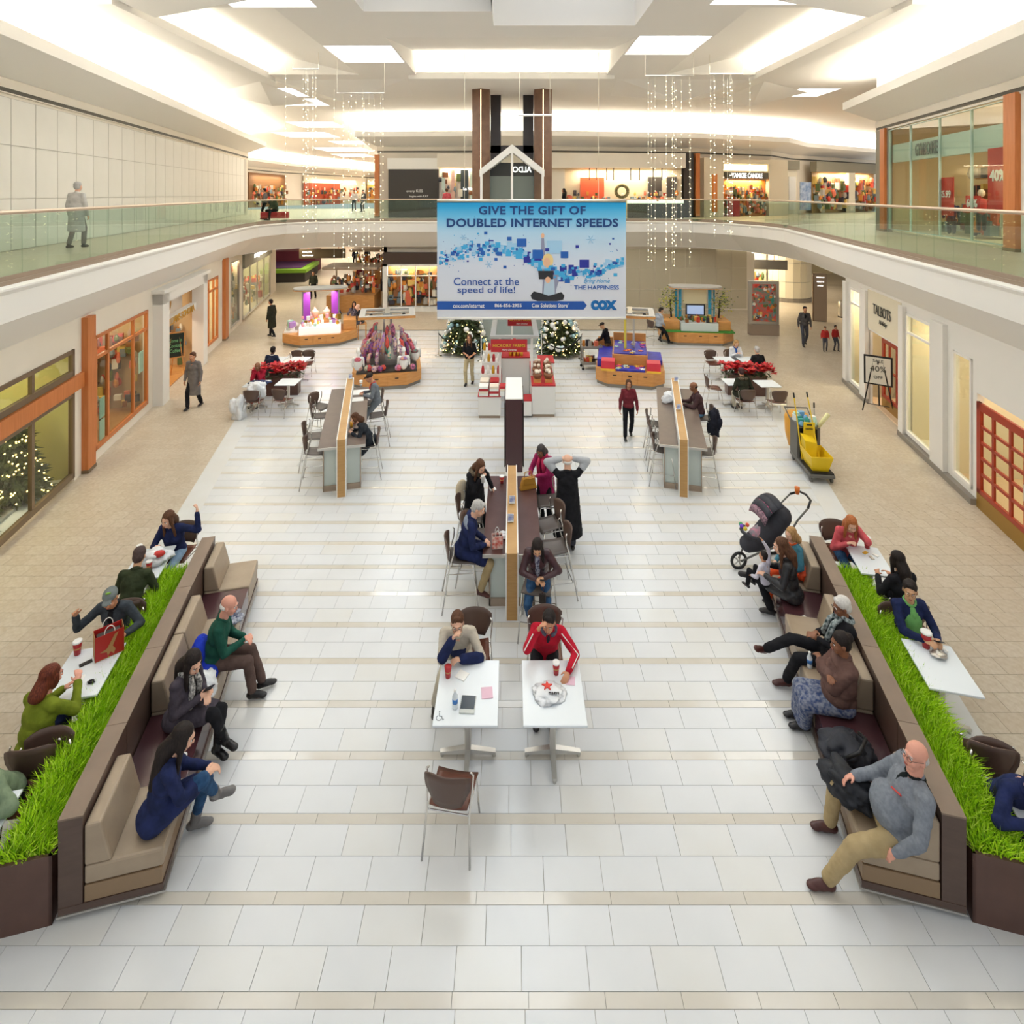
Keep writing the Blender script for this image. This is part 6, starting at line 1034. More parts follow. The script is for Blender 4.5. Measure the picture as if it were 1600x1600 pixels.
def person(label, x, y, face_deg, z0=0, sit=None, lean=0, side=0, head=(0, 0), rh=None, lh=None, rf=None, lf=None, s=1.0, g=1.0, skin='fair', top=None, tk='jacket', tl=.12, bot=None, shoe=None, hair=('short', None), near=1, rp=None, lp=None, rk=None, lk=None, toe=(0, 0), extra=None, sleeve=1.0, skirt=None, boots=0, group=None, inner=None, glasses=False, pz=None, female=False):
    """near: 2 = foreground, 1 = middle, 0 = far. Hand and foot targets are local (right, forward, up) or world Vectors."""
    th = math.radians(face_deg); root = empty('person', (x, y, z0), th, label, 'person', group); inv = Matrix.Rotation(-th, 3, 'Z')
    def loc(p, dflt):
        if p is None: return Vector(dflt)
        if isinstance(p, Vector): return inv @ (p-Vector((x, y, z0)))
        return Vector(p)
    vb = (.022, .013, .0082)[near]; vc = (.026, .017, .0135)[near]; skm = SK[skin]
    hz = pz if pz is not None else ((sit+.10*s) if sit is not None else .92*s); P = Vector((0, 0, hz)); RT = rotm(0, lean, side); RH = RT if abs(lean) < 1 else rotm(0, lean*.25, side*.4); RH = rotm(head[0], head[1]+lean*.15, side*.4)
    sw = .165*s*(.9 if female else 1)*(1+(g-1)*.35); nb = P+RT @ Vector((0, 0, .50*s)); sh = {1: nb+RT @ Vector((sw, -.005, -.045*s)), -1: nb+RT @ Vector((-sw, -.005, -.045*s))}
    hc = nb+RT @ Vector((0, .012*s, .05*s))+RH @ Vector((0, .03*s, .12*s)); hip = {1: P+Vector((.085*s*g, 0, -.01)), -1: P+Vector((-.085*s*g, 0, -.01))}
    ua, fa = .29*s, .26*s; ul, ll = .43*s, .43*s
    seated = sit is not None
    if seated: df = {1: (.1*s, .44*s, .085*s), -1: (-.1*s, .44*s, .085*s)}
    else: df = {1: (.09*s, 0, .085*s), -1: (-.09*s, 0, .085*s)}
    dh = {1: (.17*s, .3*s, hz+.08*s), -1: (-.17*s, .3*s, hz+.08*s)} if seated else {1: (.25*s, .08*s, .82*s), -1: (-.25*s, .08*s, .82*s)}
    A = {}; Lg = {}
    for q, hp, hpole in ((1, rh, rp), (-1, lh, lp)):
        t_ = loc(hp, dh[q]); pole = Vector(hpole) if hpole else Vector((q*.6, -.5, -.7)); e_, w_ = ik(sh[q], t_, ua, fa, pole); A[q] = (sh[q], e_, w_)
    for q, fp, kpole in ((1, rf, rk), (-1, lf, lk)):
        t_ = loc(fp, df[q]); pole = Vector(kpole) if kpole else Vector((q*.12, 1, .35 if seated else 0)); e_, w_ = ik(hip[q], t_, ul, ll, pole); Lg[q] = (hip[q], e_, w_)
    # --- body: one continuous surface
    m = MB(); H = lambda v: hc+RH @ (Vector(v)*s)
    def he(v, r, mi=0, n=12, k=8): m.ell(H(v), [a*s for a in r], mi, n, k, RH)
    he((0, -.012, .035), (.076, .096, .086), n=16, k=10); he((0, .018, -.02), (.062, .074, .092), n=16, k=10); he((0, .045, -.082), (.04, .042, .034)); he((0, .096, -.012), (.011, .02, .026)); he((0, .108, -.024), (.015, .012, .011))
    he((.03, .066, -.03), (.03, .026, .028)); he((-.03, .066, -.03), (.03, .026, .028)); he((0, .086, .03), (.045, .012, .012)); he((0, .09, -.056), (.024, .012, .012))
    for q in (-1, 1): he((q*.076, -.008, -.008), (.011, .02, .03))
    m.cap(nb-RT @ Vector((0, 0, .06*s)), H((0, -.015, -.05)), .062*s*min(g, 1.15), .054*s*min(g, 1.1)); m.cap(P, nb-RT @ Vector((0, 0, .1*s)), .09*s, .1*s); m.cap(sh[1], sh[-1], .042*s, .042*s); m.cap(P-Vector((.05*s, 0, 0)), P+Vector((.05*s, 0, 0)), .08*s, .08*s)
    for q in (1, -1):
        a, e_, w_ = A[q]; m.cap(a, e_, .043*s, .036*s, 8); m.cap(e_, w_, .037*s, .025*s, 8)
        a, k_, an = Lg[q]; m.cap(a, k_, .07*s, .05*s, 8); m.cap(k_, an, .05*s, .034*s, 8); m.cap(an, an-(k_-an).normalized()*.03*s, .03*s, .028*s, 8)
        # hand: palm, four fingers, thumb
        e_, w_ = A[q][1], A[q][2]; d = (w_-e_).normalized(); n_ = Vector((-q*.5, .2, -.85)); n_ = (n_-d*n_.dot(d)); n_ = n_.normalized() if n_.length > .05 else d.orthogonal().normalized(); sd = d.cross(n_)*(1)
        if sd.dot(Vector((-q, 0, 0))) < 0: sd = -sd
        R3 = Matrix((sd, d, n_)).transposed(); m.ell(w_+d*.045*s, (.037*s, .05*s, .016*s), 0, 10, 6, R3); m.cap(w_-d*.02, w_+d*.03*s, .024*s, .026*s, 8)
        for i in range(4):
            L = (.9, 1.02, 1.0, .8)[i]*s; o0 = w_+d*.078*s+sd*((1.5-i)*.0205*s); curl = .35+.12*i; d1 = (d+n_*curl+sd*(.06*(1.5-i))).normalized(); d2 = (d+n_*(curl*2.4)).normalized(); d3 = (d*.4+n_*(curl*3)).normalized()
            p1 = o0+d1*.036*L; p2 = p1+d2*.026*L; p3 = p2+d3*.018*L; m.cap(o0, p1, .0095*s, .009*s, 6); m.cap(p1, p2, .009*s, .0085*s, 6); m.cap(p2, p3, .0085*s, .0075*s, 6)
        t0 = w_+d*.02*s+sd*.024*s; t1 = t0+(d*.6+sd*.7+n_*.25).normalized()*.038*s; t2 = t1+(d*.85+sd*.25+n_*.3).normalized()*.03*s; m.cap(t0, t1, .013*s, .011*s, 7); m.cap(t1, t2, .011*s, .009*s, 7)
    body = remesh(m.build('body', skm, root, True, fix=False), vb, 2)
    # --- upper garment
    if top:
        m = MB(); inf = .012*s; tw = 1+(g-1)
        te = lambda v, r: m.ell(P+RT @ (Vector(v)*s), [a*s for a in r], 0, 16, 10, RT)
        te((0, 0, .03), (.158*tw+inf, .118*tw+inf, .13)); te((0, 0, .17), (.148*tw+inf, .11*tw+inf, .17)); g > 1.25 and te((0, .1, .13), (.19, .15, .17)); te((0, 0, .33), (.165*(1+(g-1)*.5)+inf, .112*(1+(g-1)*.6)+inf, .16)); m.cap(sh[1], sh[-1], .066*s*(1+(g-1)*.3), .066*s*(1+(g-1)*.3), 12); m.cap(nb-RT @ Vector((0, 0, .08*s)), nb+RT @ Vector((0, 0, .005*s)), .085*s, .066*s, 12)
        if female and tk != 'shawl': te((.06, .085, .3), (.06, .05, .06)); te((-.06, .085, .3), (.06, .05, .06))
        for q in (1, -1):
            a, e_, w_ = A[q]; w2 = e_.lerp(w_, .96*sleeve if sleeve > .3 else .02); gg = 1+(g-1)*.35; m.cap(a, e_, .06*s*gg, .053*s*gg, 10)
            if sleeve > .3: m.cap(e_, w2, .052*s*gg, .04*s, 10)
        if tk in ('coat', 'longcoat'):
            if seated:
                for q in (1, -1): h_, k_, an = Lg[q]; m.cap(h_+EZ*.01, h_.lerp(k_, .75), .105*s, .09*s, 12)
                te((0, -.02, -.02), (.19, .15, .13))
            else:
                zb = .32 if tk == 'longcoat' else .48; wd = .25 if tk == 'longcoat' else .21; n = 12
                for i in range(n): f_ = i/(n-1); z = (P.z+(.3 if tk == 'longcoat' else .14)*s)*(1-f_)+zb*s*f_; r_ = (.17+(wd-.17)*f_)*s*(1+(g-1)*.6); m.lathe([(r_*1.0, -.06*s), (r_, .06*s)], (0, 0, 0), 18, T=Matrix.Translation((0, .01, z)) @ Matrix.Diagonal((1, .72, 1, 1)))
        if tk == 'shawl': te((0, .05, .25), (.22, .17, .22)); te((0, .08, .1), (.2, .17, .14))
        remesh(m.build(dict(coat='coat', longcoat='coat', shawl='shawl', sweater='sweater', shirt='shirt', dress='dress').get(tk, 'jacket'), top, root, True, fix=False), vc, 3, .02*s if near else 0)
    if inner:
        m = MB(); m.ell(P+RT @ Vector((0, .03*s, .37*s)), (.06*s, .108*s, .12*s), 0, 12, 8, RT); m.build('shirt_front', inner, root, True)
    if top and near:
        m = MB(); c = nb+RT @ Vector((0, .008*s, -.0)); ring = [c+RT @ Vector((.068*s*math.sin(a), .064*s*math.cos(a), .02*s-.035*s*(math.cos(a) > .3)*math.cos(a))) for a in [k*2*PI/14+.0 for k in range(15)]]; m.tube(ring, .016*s, 6, cap=False); m.build('collar', inner or top, root, True)
    # --- legs
    m = MB(); bm_ = bot or M_blk
    if skirt:
        for q in (1, -1): h_, k_, an = Lg[q]; m.cap(h_, k_, .1*s, .085*s, 12); e2 = k_.lerp(an, skirt); m.cap(k_, e2, .085*s, .085*s, 12)
        hk = (Lg[1][1]+Lg[-1][1])/2; m.cap(P, hk, .13*s, .09*s, 12); m.cap(hk, hk.lerp((Lg[1][2]+Lg[-1][2])/2, skirt), .1*s, .09*s, 12)
    else:
        for q in (1, -1): h_, k_, an = Lg[q]; gg = 1+(g-1)*.4; m.cap(h_, k_, .088*s*gg, .066*s*gg, 12); m.cap(k_, an+(k_-an)*.08, .066*s*gg, .052*s*(1.12 if not boots else .85), 12)
    m.ell(P, (.155*s*g, .125*s*g, .11*s), 0, 14, 8); remesh(m.build('skirt' if skirt else 'trousers', bm_, root, True, fix=False), vc, 3, .018*s if near else 0)
    # --- shoes
    for q in (1, -1):
        an = Lg[q][2]; kn = Lg[q][1]; R3 = Matrix.Rotation(math.radians(toe[0 if q > 0 else 1]), 3, 'Z')
        up = (kn-an).normalized(); fw = R3 @ Vector((0, 1, 0)); fw = (fw-up*fw.dot(up)); fw = fw.normalized() if fw.length > .2 else R3 @ Vector((0, 1, 0))
        if abs(an.z-df[q][2]) < .09*s: up = EZ; fw = R3 @ Vector((0, 1, 0))
        rt = fw.cross(up); F = Matrix((rt, fw, up)).transposed(); m = MB(); o_ = an-up*.04*s
        m.ell(o_+F @ Vector((0, -.03*s, -.0*s)), (.041*s, .052*s, .042*s), 0, 12, 8, F); m.ell(o_+F @ Vector((0, .05*s, .0)), (.044*s, .1*s, .042*s), 0, 12, 8, F); m.ell(o_+F @ Vector((0, .12*s, -.012*s)), (.045*s, .06*s, .03*s), 0, 12, 8, F); m.cap(o_, an+up*(.0 if not boots else .03)*s, .04*s, .04*s, 10)
        if boots: m.cap(an, an.lerp(kn, .5*boots), .045*s, .055*s, 12); m.cap(o_+F @ Vector((0, -.05*s, -.01)), o_+F @ Vector((0, -.052*s, -.045*s)), .014*s, .01*s, 8)
        remesh(m.build('boot' if boots else 'shoe', shoe or M_shoeb, root, True, fix=False), vc*.7, 2)
    # --- hair
    hk_, hm_ = hair[0], hair[1] or HB
    if hk_ not in ('none',):
        m = MB(); he2 = lambda v, r: m.ell(H(v), [a*s for a in r], 0, 14, 9, RH)
        if hk_ in ('fringe',): he2((0, -.045, -.005), (.084, .068, .042)); 
        elif hk_ == 'cap': he2((0, -.02, .055), (.088, .104, .07)); he2((0, .1, .055), (.06, .05, .012))
        else: he2((0, -.024, .052), (.086, .1, .086)); he2((0, -.05, .0), (.08, .07, .085))
        if hk_ == 'short' : he2((.0, .045, .1), (.05, .03, .03))
        if hk_ in ('long', 'bob', 'verylong'):
            for q in (1, -1): he2((q*.072, .015, -.02), (.022, .045, .08))
            dn = {'bob': .10, 'long': .24, 'verylong': .42}[hk_]
            a0 = H((0, -.055, -.02)); bk = RT @ Vector((0, -.1*s, 0)); a1 = Vector((a0.x, a0.y, a0.z))*.35+(nb+bk)*.65; m.cap(a0, a1, .08*s, .085*s, 12)
            if dn > .12: m.cap(a1, a1-RT @ Vector((0, .015, dn*.7*s)), .085*s, .06*s, 12)
            if dn > .12:
                for q in (1, -1): m.cap(H((q*.075, .02, -.04)), nb+RT @ Vector((q*.085*s, .085*s, -(dn-.12)*s)), .028*s, .022*s, 8)
        if hk_ == 'bun': he2((0, -.11, .06), (.05, .045, .045))
        if hk_ == 'hood': he2((0, -.06, -.0), (.11, .1, .12))
        o_ = remesh(m.build('cap' if hk_ == 'cap' else 'hair', hm_, root, True, fix=False), vc*.75, 1, .008*s if near and hk_ != 'cap' else 0)
    # --- face
    if near:
        for q in (1, -1):
            m = MB(); m.ell(H((q*.03, .083, .008)), (.0125*s, .008*s, .0075*s), 0, 8, 6, RH); m.ell(H((q*.03, .0895, .008)), (.0058*s, .004*s, .006*s), 1, 8, 6, RH); m.build('eye', [M_eye, M_iris], root, True)
            m = MB(); m.tube([H((q*.014, .094, .03)), H((q*.03, .096, .035)), H((q*.048, .084, .03))], .0038*s, 5); m.build('eyebrow', hm_ if hm_ not in (HW, HG) else HG, root)
        m = MB(); m.ell(H((0, .099, -.052)), (.021*s, .006*s, .0055*s), 0, 10, 6, RH); m.ell(H((0, .098, -.06)), (.017*s, .006*s, .005*s), 0, 10, 6, RH); m.build('mouth', M_lips, root, True)
        if glasses:
            m = MB()
            for q in (1, -1):
                ring = [H((q*.031+.022*math.cos(a), .104, .006+.016*math.sin(a))) for a in [k*PI/5 for k in range(11)]]; m.tube(ring, .0022*s, 4, cap=False); m.tube([H((q*.053, .102, .01)), H((q*.082, .0, .012))], .0022*s, 4)
            m.tube([H((-.009, .105, .008)), H((.009, .105, .008))], .0022*s, 4); m.build('glasses', M_gls, root)
    if extra: extra(root, dict(P=P, nb=nb, RT=RT, RH=RH, H=H, A=A, L=Lg, s=s, sh=sh, inv=inv))
    return root
def W(px, py, z): x, y = at(px, py, z); return Vector((x, y, z))
def scarf_x(m_, loose=.28):
    def f(root, k):
        m = MB(); nb, RT, s = k['nb'], k['RT'], k['s']; ring = [nb+RT @ Vector((.08*s*math.sin(a), .07*s*math.cos(a)+.005, .03*s)) for a in [j*PI/6 for j in range(13)]]; m.tube(ring, .028*s, 8, cap=False)
        for q in (.04, -.03): m.tube([nb+RT @ Vector((q, .08*s, 0)), nb+RT @ Vector((q*1.5, .145*s, -.1)), nb+RT @ Vector((q*1.8, .15*s, -loose))], [.03, .034, .034], 8)
        m.build('scarf', m_, root, True)
    return f
def panel_x(m_, wd=.1, zc=.22, hh=.16, yo=.05, name='chest_panel'):
    def f(root, k): m = MB(); m.ell(k['P']+k['RT'] @ Vector((0, yo, zc))*k['s'], (wd*k['s'], .1*k['s'], hh*k['s']), 0, 16, 10, k['RT']); m.build(name, m_, root, True)
    return f
def held(fn):
    return fn
def phone_x(q=1):
    def f(root, k): w_ = k['A'][q][2]; e_ = k['A'][q][1]; d = (w_-e_).normalized(); m = MB(); m.cbox((0, 0, 0), (.065, .13, .01)); o = m.build('phone', M_black, None, bevel=.003); o.matrix_world = Matrix.Translation((0, 0, 0)); p = root.matrix_basis @ Vector((w_+d*.1+Vector((0, 0, .025)))); o.location = p; o.rotation_euler = (.5, 0, root.rotation_euler.z); tag(o, 'phone held by the '+root['label'], 'phone'); o["label"] = "phone held by the "+" ".join(root["label"].split()[:11])
    return f
def brim(root, k): pass
# -- centre
def c1x(root, k):
    panel_x(M_navy, .12, .19, .17, .055)(root, k)
    for q in (1, -1): a, e_, w_ = k['A'][q]; m = MB(); m.cap(e_.lerp(w_, .1), e_.lerp(w_, .97), .068, .056, 10); remesh(m.build('navy_sleeve', M_navy, root, True, fix=False), .014, 2)
person('seated man in a beige and navy jacket with glasses, hand at his mouth', -.70, 7.36, 183, sit=.45, lean=30, head=(0, 2), rh=W(706, 1001, 1.05), lh=W(722, 1030, .82), rp=(.5, .3, -1), lp=(-1, .2, -.6), skin='fair', top=cloth('beige', '#c9c0b0', '#bdb3a2', 6), bot=cloth('stone', '#c2bba9', '#b5ad9a', 6), hair=('short', HBR), near=2, glasses=True, extra=c1x, g=1.08, rf=(.28, .25, .085), lf=(-.1, .35, .085))
def c2x(root, k):
    for q in (1, -1): a, e_, w_ = k['A'][q]; m = MB(); m.tube([a+Vector((0, .065, .02)), e_+Vector((q*.03, .05, .03)), e_.lerp(w_, .8)+Vector((q*.03, .03, .03))], .007, 5); m.build('white_piping', M_paper, root)
    nb, RT, s = k['nb'], k['RT'], k['s']; m = MB(); m.tube([nb+RT @ Vector((.09*math.sin(a), .075*math.cos(a)+.005, .015-.02*math.cos(a))) for a in [.35+j*(2*PI-.7)/12 for j in range(13)]], .024, 7); m.build('grey_collar', cloth('collar_grey', '#4a4a58', '#6a6a78', 20), root, True); m = MB(); m.ell(nb+RT @ Vector((0, .085, -.12)), (.028, .03, .13), 0, 10, 8, RT); m.build('shirt_front', cloth('charcoal', '#2c2a33'), root, True)
person('seated man in a bright red jacket with his hand at his ear', .43, 7.38, 176, sit=.45, lean=28, side=-6, head=(-10, 9), rh=W(840, 986, 1.13), lh=W(888, 1050, .80), rp=(.6, .2, -1), lp=(-1, .3, -.4), skin='tan', top=cloth('red', '#c41f35', '#ad1a2e', 7), bot=M_blk, hair=('short', HB), near=2, extra=c2x, g=1.05)
def c3x(root, k):
    w_ = k['A'][-1][2]; m = MB(); m.tube([w_, w_+Vector((.0, .02, -.12)), w_+Vector((.02, .02, -.22))], .006, 5); m.build('bag_strap', M_shoebr, root); m = MB(); m.cbox(tuple(w_+Vector((.02, .02, -.28))), (.1, .03, .14)); m.build('wrist_purse', M_dark, root, bevel=.01); phone_x(1)(root, k); panel_x(cloth('print'), .05, .24, .2, .055, 'shirt_panel')(root, k)
person('long-haired woman in a burgundy leather jacket and jeans sitting on a stool with her phone', .4, 8.42, 172, sit=.74, lean=22, head=(5, 32), rh=W(838, 905, 1.0), lh=W(850, 903, 1.0), rp=(1, -.2, -.5), lp=(-1, -.2, -.5), rf=W(829, 968, .22), lf=W(857, 966, .24), skin='olive', top=mat('burgundy_leather', '#3d2329', .35, var='#4a2b30', vscale=9, bump=.3, bscale=18), inner=cloth('print', '#3a3d55', '#b9bccb', 30), bot=M_jeans, shoe=M_shoebr, boots=.8, hair=('verylong', HB), near=2, extra=c3x, female=True, s=.96)
person('grey-haired man in a navy coat on a stool at the left of the centre counter', -.76, 9.0, -84, sit=.74, lean=14, head=(-15, 22), rh=(.1, .32, .93), lh=(-.05, .33, .93), rf=W(751, 922, .28), lf=(-.1, .36, .3), skin='fair', top=M_navy, tk='coat', bot=M_khaki, shoe=M_shoebr, hair=('short', HG), near=2, g=1.1, extra=panel_x(cloth('blue_grey', '#7d8798', '#8a93a3'), .2, .42, .075, -.02, 'shoulder_yoke'))
def c5x(root, k):
    w_ = k['A'][1][2]; m = MB(); m.lathe([(.03, 0), (.04, .12), (.042, .13)], tuple(w_+Vector((-.02, .05, -.04))), 12); m.build('held_cup', M_lid, root, True); nb = k['nb']; m = MB(); ring = [nb+k['RT'] @ Vector((.11*math.sin(a), .1*math.cos(a)-.02, .0)) for a in [j*PI/6 for j in range(13)]]; m.tube(ring, .045, 8, cap=False); m.build('fur_trim', cloth('fur', '#4a4238', '#7a6c58', 30), root, True)
    m = MB(); m.ell((.2, -.12, .98), (.13, .09, .2)); m.build('shoulder_bag', cloth('beige_bag', '#c9bda6', '#b8aa90'), root, True)
person('standing woman in a long black coat drinking from a white cup at the centre counter', -.7, 10.5, -148, lean=12, head=(8, 28), rh=(.02, .27, 1.30), lh=W(769, 762, .93), skin='fair', top=M_blk, tk='longcoat', hair=('long', HBR), near=2, extra=c5x, female=True, s=.97)
person('standing woman in a magenta coat with short dark hair reaching into a handbag', .68, 11.2, 150, lean=16, head=(4, 25), rh=W(829, 742, 1.08), lh=W(838, 744, 1.08), skin='brown', top=cloth('magenta', '#8e1f50', '#a02a5c'), tk='coat', hair=('bob', hairm('charcoal', '#3a3636', '#4a4545')), near=2, extra=scarf_x(mat('pink_scarf', '#c9275a', .7), .3), female=True, s=.96)
person('bald man in a long black coat seen from behind, arms raised to his head', 1.02, 10.3, 3, lean=0, head=(0, 8), rh=(.12, .06, 1.63), lh=(-.12, .06, 1.63), rp=(1, .1, -.15), lp=(-1, .1, -.15), skin='fair', top=M_blk, tk='longcoat', bot=cloth('grey_trouser', '#4a4a50', '#55555c'), hair=('fringe', HW), near=2, g=1.15, extra=lambda root, k: [remesh((lambda mm: (mm.cap(k['A'][q][0].lerp(k['A'][q][1], .5), k['A'][q][1], .075, .07, 10), mm.cap(k['A'][q][1], k['A'][q][1].lerp(k['A'][q][2], .94), .07, .056, 10), mm.build('shirt_sleeve', cloth('pale_grey', '#b9bcc0', '#a9adb2'), root, True, fix=False))[-1])(MB()), .015, 2) for q in (1, -1)])
# -- left bench
def b1x(root, k): m = MB(); m.ell((-.02, -.15, .62), (.2, .12, .22)); m.ell((.16, -.05, .5), (.12, .16, .12)); m.ell((-.14, .0, .52), (.13, .14, .1)); remesh(m.build('blue_coat', cloth('royal', '#1f36b0', '#2a44c8', 7), root, True, fix=False), .018, 3, .03)
person('man in a dark green sweater on the left bench, blue coat behind him', -3.83, 7.22, -74, sit=.45, lean=12, head=(-10, 14), rh=(.03, .36, .72), lh=(-.03, .36, .72), rf=(.1, .48, .09), lf=(-.02, .58, .1), toe=(-10, 10), skin='pink', top=cloth('bottle_green', '#1c4a3d', '#235547', 9), tk='sweater', bot=cloth('taupe_brown', '#5c4a44', '#66524b'), hair=('fringe', HW), near=2, extra=b1x, g=1.08)
person('black-haired woman in a grey coat and plaid scarf sitting on the left bench', -3.8, 6.45, -100, sit=.45, lean=10, head=(-18, 26), rh=(.03, .27, .80), lh=(-.04, .3, .78), rf=W(352, 1156, .2), lf=W(339, 1168, .12), rk=(-.1, 1, .6), skin='fair', top=cloth('grey_wool', '#453f47', '#524b54', 14), tk='coat', bot=M_blk, boots=1.0, hair=('long', HB), near=2, extra=lambda r, k: (scarf_x(cloth('plaid', '#2c2c30', '#c9c6c0', 34), .32)(r, k), phone_x(1)(r, k)), female=True, toe=(-15, -15))
person('long-haired woman in a navy coat and jeans hugging her raised knee on the left bench', -3.42, 5.42, -62, sit=.45, lean=14, head=(-10, 22), rh=(.02, .42, .72), lh=(-.1, .44, .70), rf=W(338, 1240, .36), lf=W(304, 1282, .1), rk=(0, 1, .7), skin='fair', top=M_navy, tk='coat', bot=M_jeans, shoe=mat('boot_grey', '#6d6a68', .35), boots=.35, hair=('verylong', HB), near=2, female=True, toe=(-10, -10))
# -- right bench
person('woman in a black leather jacket on the right bench, child on her lap', 4.18, 8.42, 66, sit=.45, lean=8, head=(12, 12), rh=(.12, .33, .8), lh=(-.14, .36, .78), rf=W(1205, 952, .1), lf=W(1172, 900, .35), skin='fair', top=mat('black_leather_jacket', '#1d1d20', .35, var='#29292d', vscale=8, bump=.35, bscale=16), tk='coat', bot=M_blk, shoe=M_shoeb, hair=('long', HBR), near=2, female=True)
person('small child in a white top on the lap of the woman in black leather', 3.86, 8.58, 30, sit=.52, lean=4, head=(10, -8), rh=(.1, .12, 1.12), s=.58, skin='tan', top=cloth('white_top', '#d9d6e0', '#c8c4d4'), bot=M_blk, hair=('short', HB), near=2, rf=(.07, .26, .42), lf=(-.07, .26, .42))
person('fair-haired girl in a teal and orange top at the far end of the right bench', 4.52, 8.95, 98, sit=.45, lean=6, head=(15, 10), s=.86, skin='fair', top=cloth('teal', '#3f7487', '#4d8699'), bot=cloth('orange_trouser', '#d8542a', '#c94a22'), hair=('bob', HBL), near=2, female=True, inner=cloth('orange_neck', '#e0683c'))
person('white-haired man in a black suit and patterned scarf with crossed legs on the right bench', 4.12, 7.28, 84, sit=.45, lean=-22, head=(0, 18), rh=(.06, .14, .78), lh=(-.05, .18, .77), rf=W(1196, 1014, .3), lf=W(1228, 1062, .1), lk=(-.1, 1, .5), rk=(0, 1, .9), skin='brown', top=M_blk, bot=M_blk, shoe=M_shoebr, hair=('short', HW), near=2, glasses=True, extra=scarf_x(cloth('pattern_scarf', '#b9c3c3', '#2b3a3c', 26), .32), toe=(10, 0))
def r3x(root, k):
    m = MB(); s = k['s']; nb, RT = k['nb'], k['RT']
    for q in (1, -1): a, e_, w_ = k['A'][q]; m.cap(a, e_, .085, .08, 10); m.cap(e_, w_, .075, .06, 10)
    m.ell(nb+RT @ Vector((0, .03, -.06)), (.17, .12, .1), 0, 14, 8, RT); remesh(m.build('shawl_drape', cloth('shawl', '#5f4640', '#6f544c', 9), root, True, fix=False), .016, 3, .03)
person('black-haired woman wrapped in a brown shawl and long patterned skirt on the right bench', 3.9, 6.62, 80, sit=.45, lean=-2, head=(4, 8), rh=(-.1, .2, .90), lh=(.1, .21, .88), rp=(1, .2, -.8), lp=(-1, .2, -.8), rf=W(1247, 1112, .09), lf=W(1256, 1130, .09), skin='brown', top=cloth('shawl', '#5f4640', '#6f544c', 9), tk='shawl', bot=cloth('patterned', '#8b8f9c', '#3a4a72', 28), skirt=.9, hair=('bun', HB), near=2, extra=r3x, female=True)
def r4x(root, k):
    m = MB(); p = k['P']+k['RT'] @ Vector((-.1, .155, .36)); m.cbox((0, 0, 0), (.09, .012, .022)); o = m.build('red_chest_logo', M_saler, root); o.location = p+Vector((0, .015, .01)); o.rotation_euler = (-.6, .1, .5)
person('heavy bald man in a grey pullover and khaki trousers leaning back on the right bench', 3.62, 5.32, 80, sit=.45, lean=-20, head=(22, -4), rh=(.2, .28, .75), lh=(-.26, .12, .55), lp=(-1, -.6, .1), rf=W(1296, 1286, .09), lf=W(1292, 1376, .09), toe=(0, 5), rk=(.3, 1, .5), lk=(-.3, 1, .5), skin='pink', top=cloth('heather_grey', '#777d86', '#858b94', 30, .15), bot=M_khaki, shoe=M_shoebr, hair=('fringe', HG), near=2, g=1.35, glasses=True, extra=r4x, inner=cloth('black_inner', '#1d2324'), s=1.04)
softbag((3.36, 5.62, .52), (.2, .26, .13), 'black padded coat over the knee of the bald man in grey', 'coat', mat('padded_black', '#17191f', .7, var='#20232b', vscale=9, bump=.5, bscale=9), 31, 'coat', .3)
# -- left outer tables
person('person in a sage green sweater leaning on the table at the left edge', -5.02, 5.62, 176, sit=.45, lean=38, head=(0, 20), rh=(.1, .5, .79), lh=(-.2, .52, .80), lp=(-1, -.1, -.2), skin='olive', top=cloth('sage', '#7f9073', '#74856a', 20), tk='sweater', bot=M_blk, hair=('bob', HBR), near=2)
person('red-haired woman in an olive green sweater seen from behind at the left outer table', -5.12, 6.02, -14, sit=.45, lean=12, head=(-18, 8), rh=(.08, .42, .95), lh=(-.1, .4, .85), rf=(.22, .3, .09), skin='pink', top=cloth('olive', '#7d8a28', '#6f7c22', 9), tk='sweater', bot=M_navy, hair=('bob', hairm('auburn', '#4f2418', '#7a3a26')), near=2, female=True, g=1.15)
def capx(root, k): m = MB(); m.ell(k['H']((0, .02, .125)), (.035, .01, .02), 0, 8, 5, k['RH']); m.build('cap_emblem', mat('lime_emblem', '#8fbf4a', .6), root, True)
person('man in a grey baseball cap and charcoal jacket at the left outer table', -5.32, 7.62, 186, sit=.45, lean=14, head=(10, 20), rh=W(118, 962, 1.08), lh=W(196, 990, .82), rp=(.7, .2, -1), skin='tan', top=cloth('charcoal_knit', '#3a4046', '#444b52', 18), inner=M_blk, bot=M_blk, hair=('cap', cloth('cap_grey', '#6f7675', '#7c8382')), near=2, extra=capx)
person('person in a dark green coat seen from behind at the far left table', -5.46, 8.02, 8, sit=.45, lean=24, head=(5, 22), rh=(.1, .4, .82), lh=(-.12, .4, .82), skin='olive', top=cloth('forest', '#333a26', '#3e4630'), tk='coat', bot=M_blk, hair=('short', hairm('dusky', '#4a3b38', '#5a4946')), near=1)
person('brown-haired woman in a navy jacket and pale jeans at the far left table', -5.62, 9.42, 184, sit=.45, lean=16, head=(-14, 12), rh=(.12, .38, .84), lh=(-.4, .12, 1.22), lp=(-.3, .2, -1), skin='fair', top=M_navy, bot=cloth('pale_jeans', '#8fa9c2', '#7d98b3'), hair=('long', HBR), near=1, female=True)
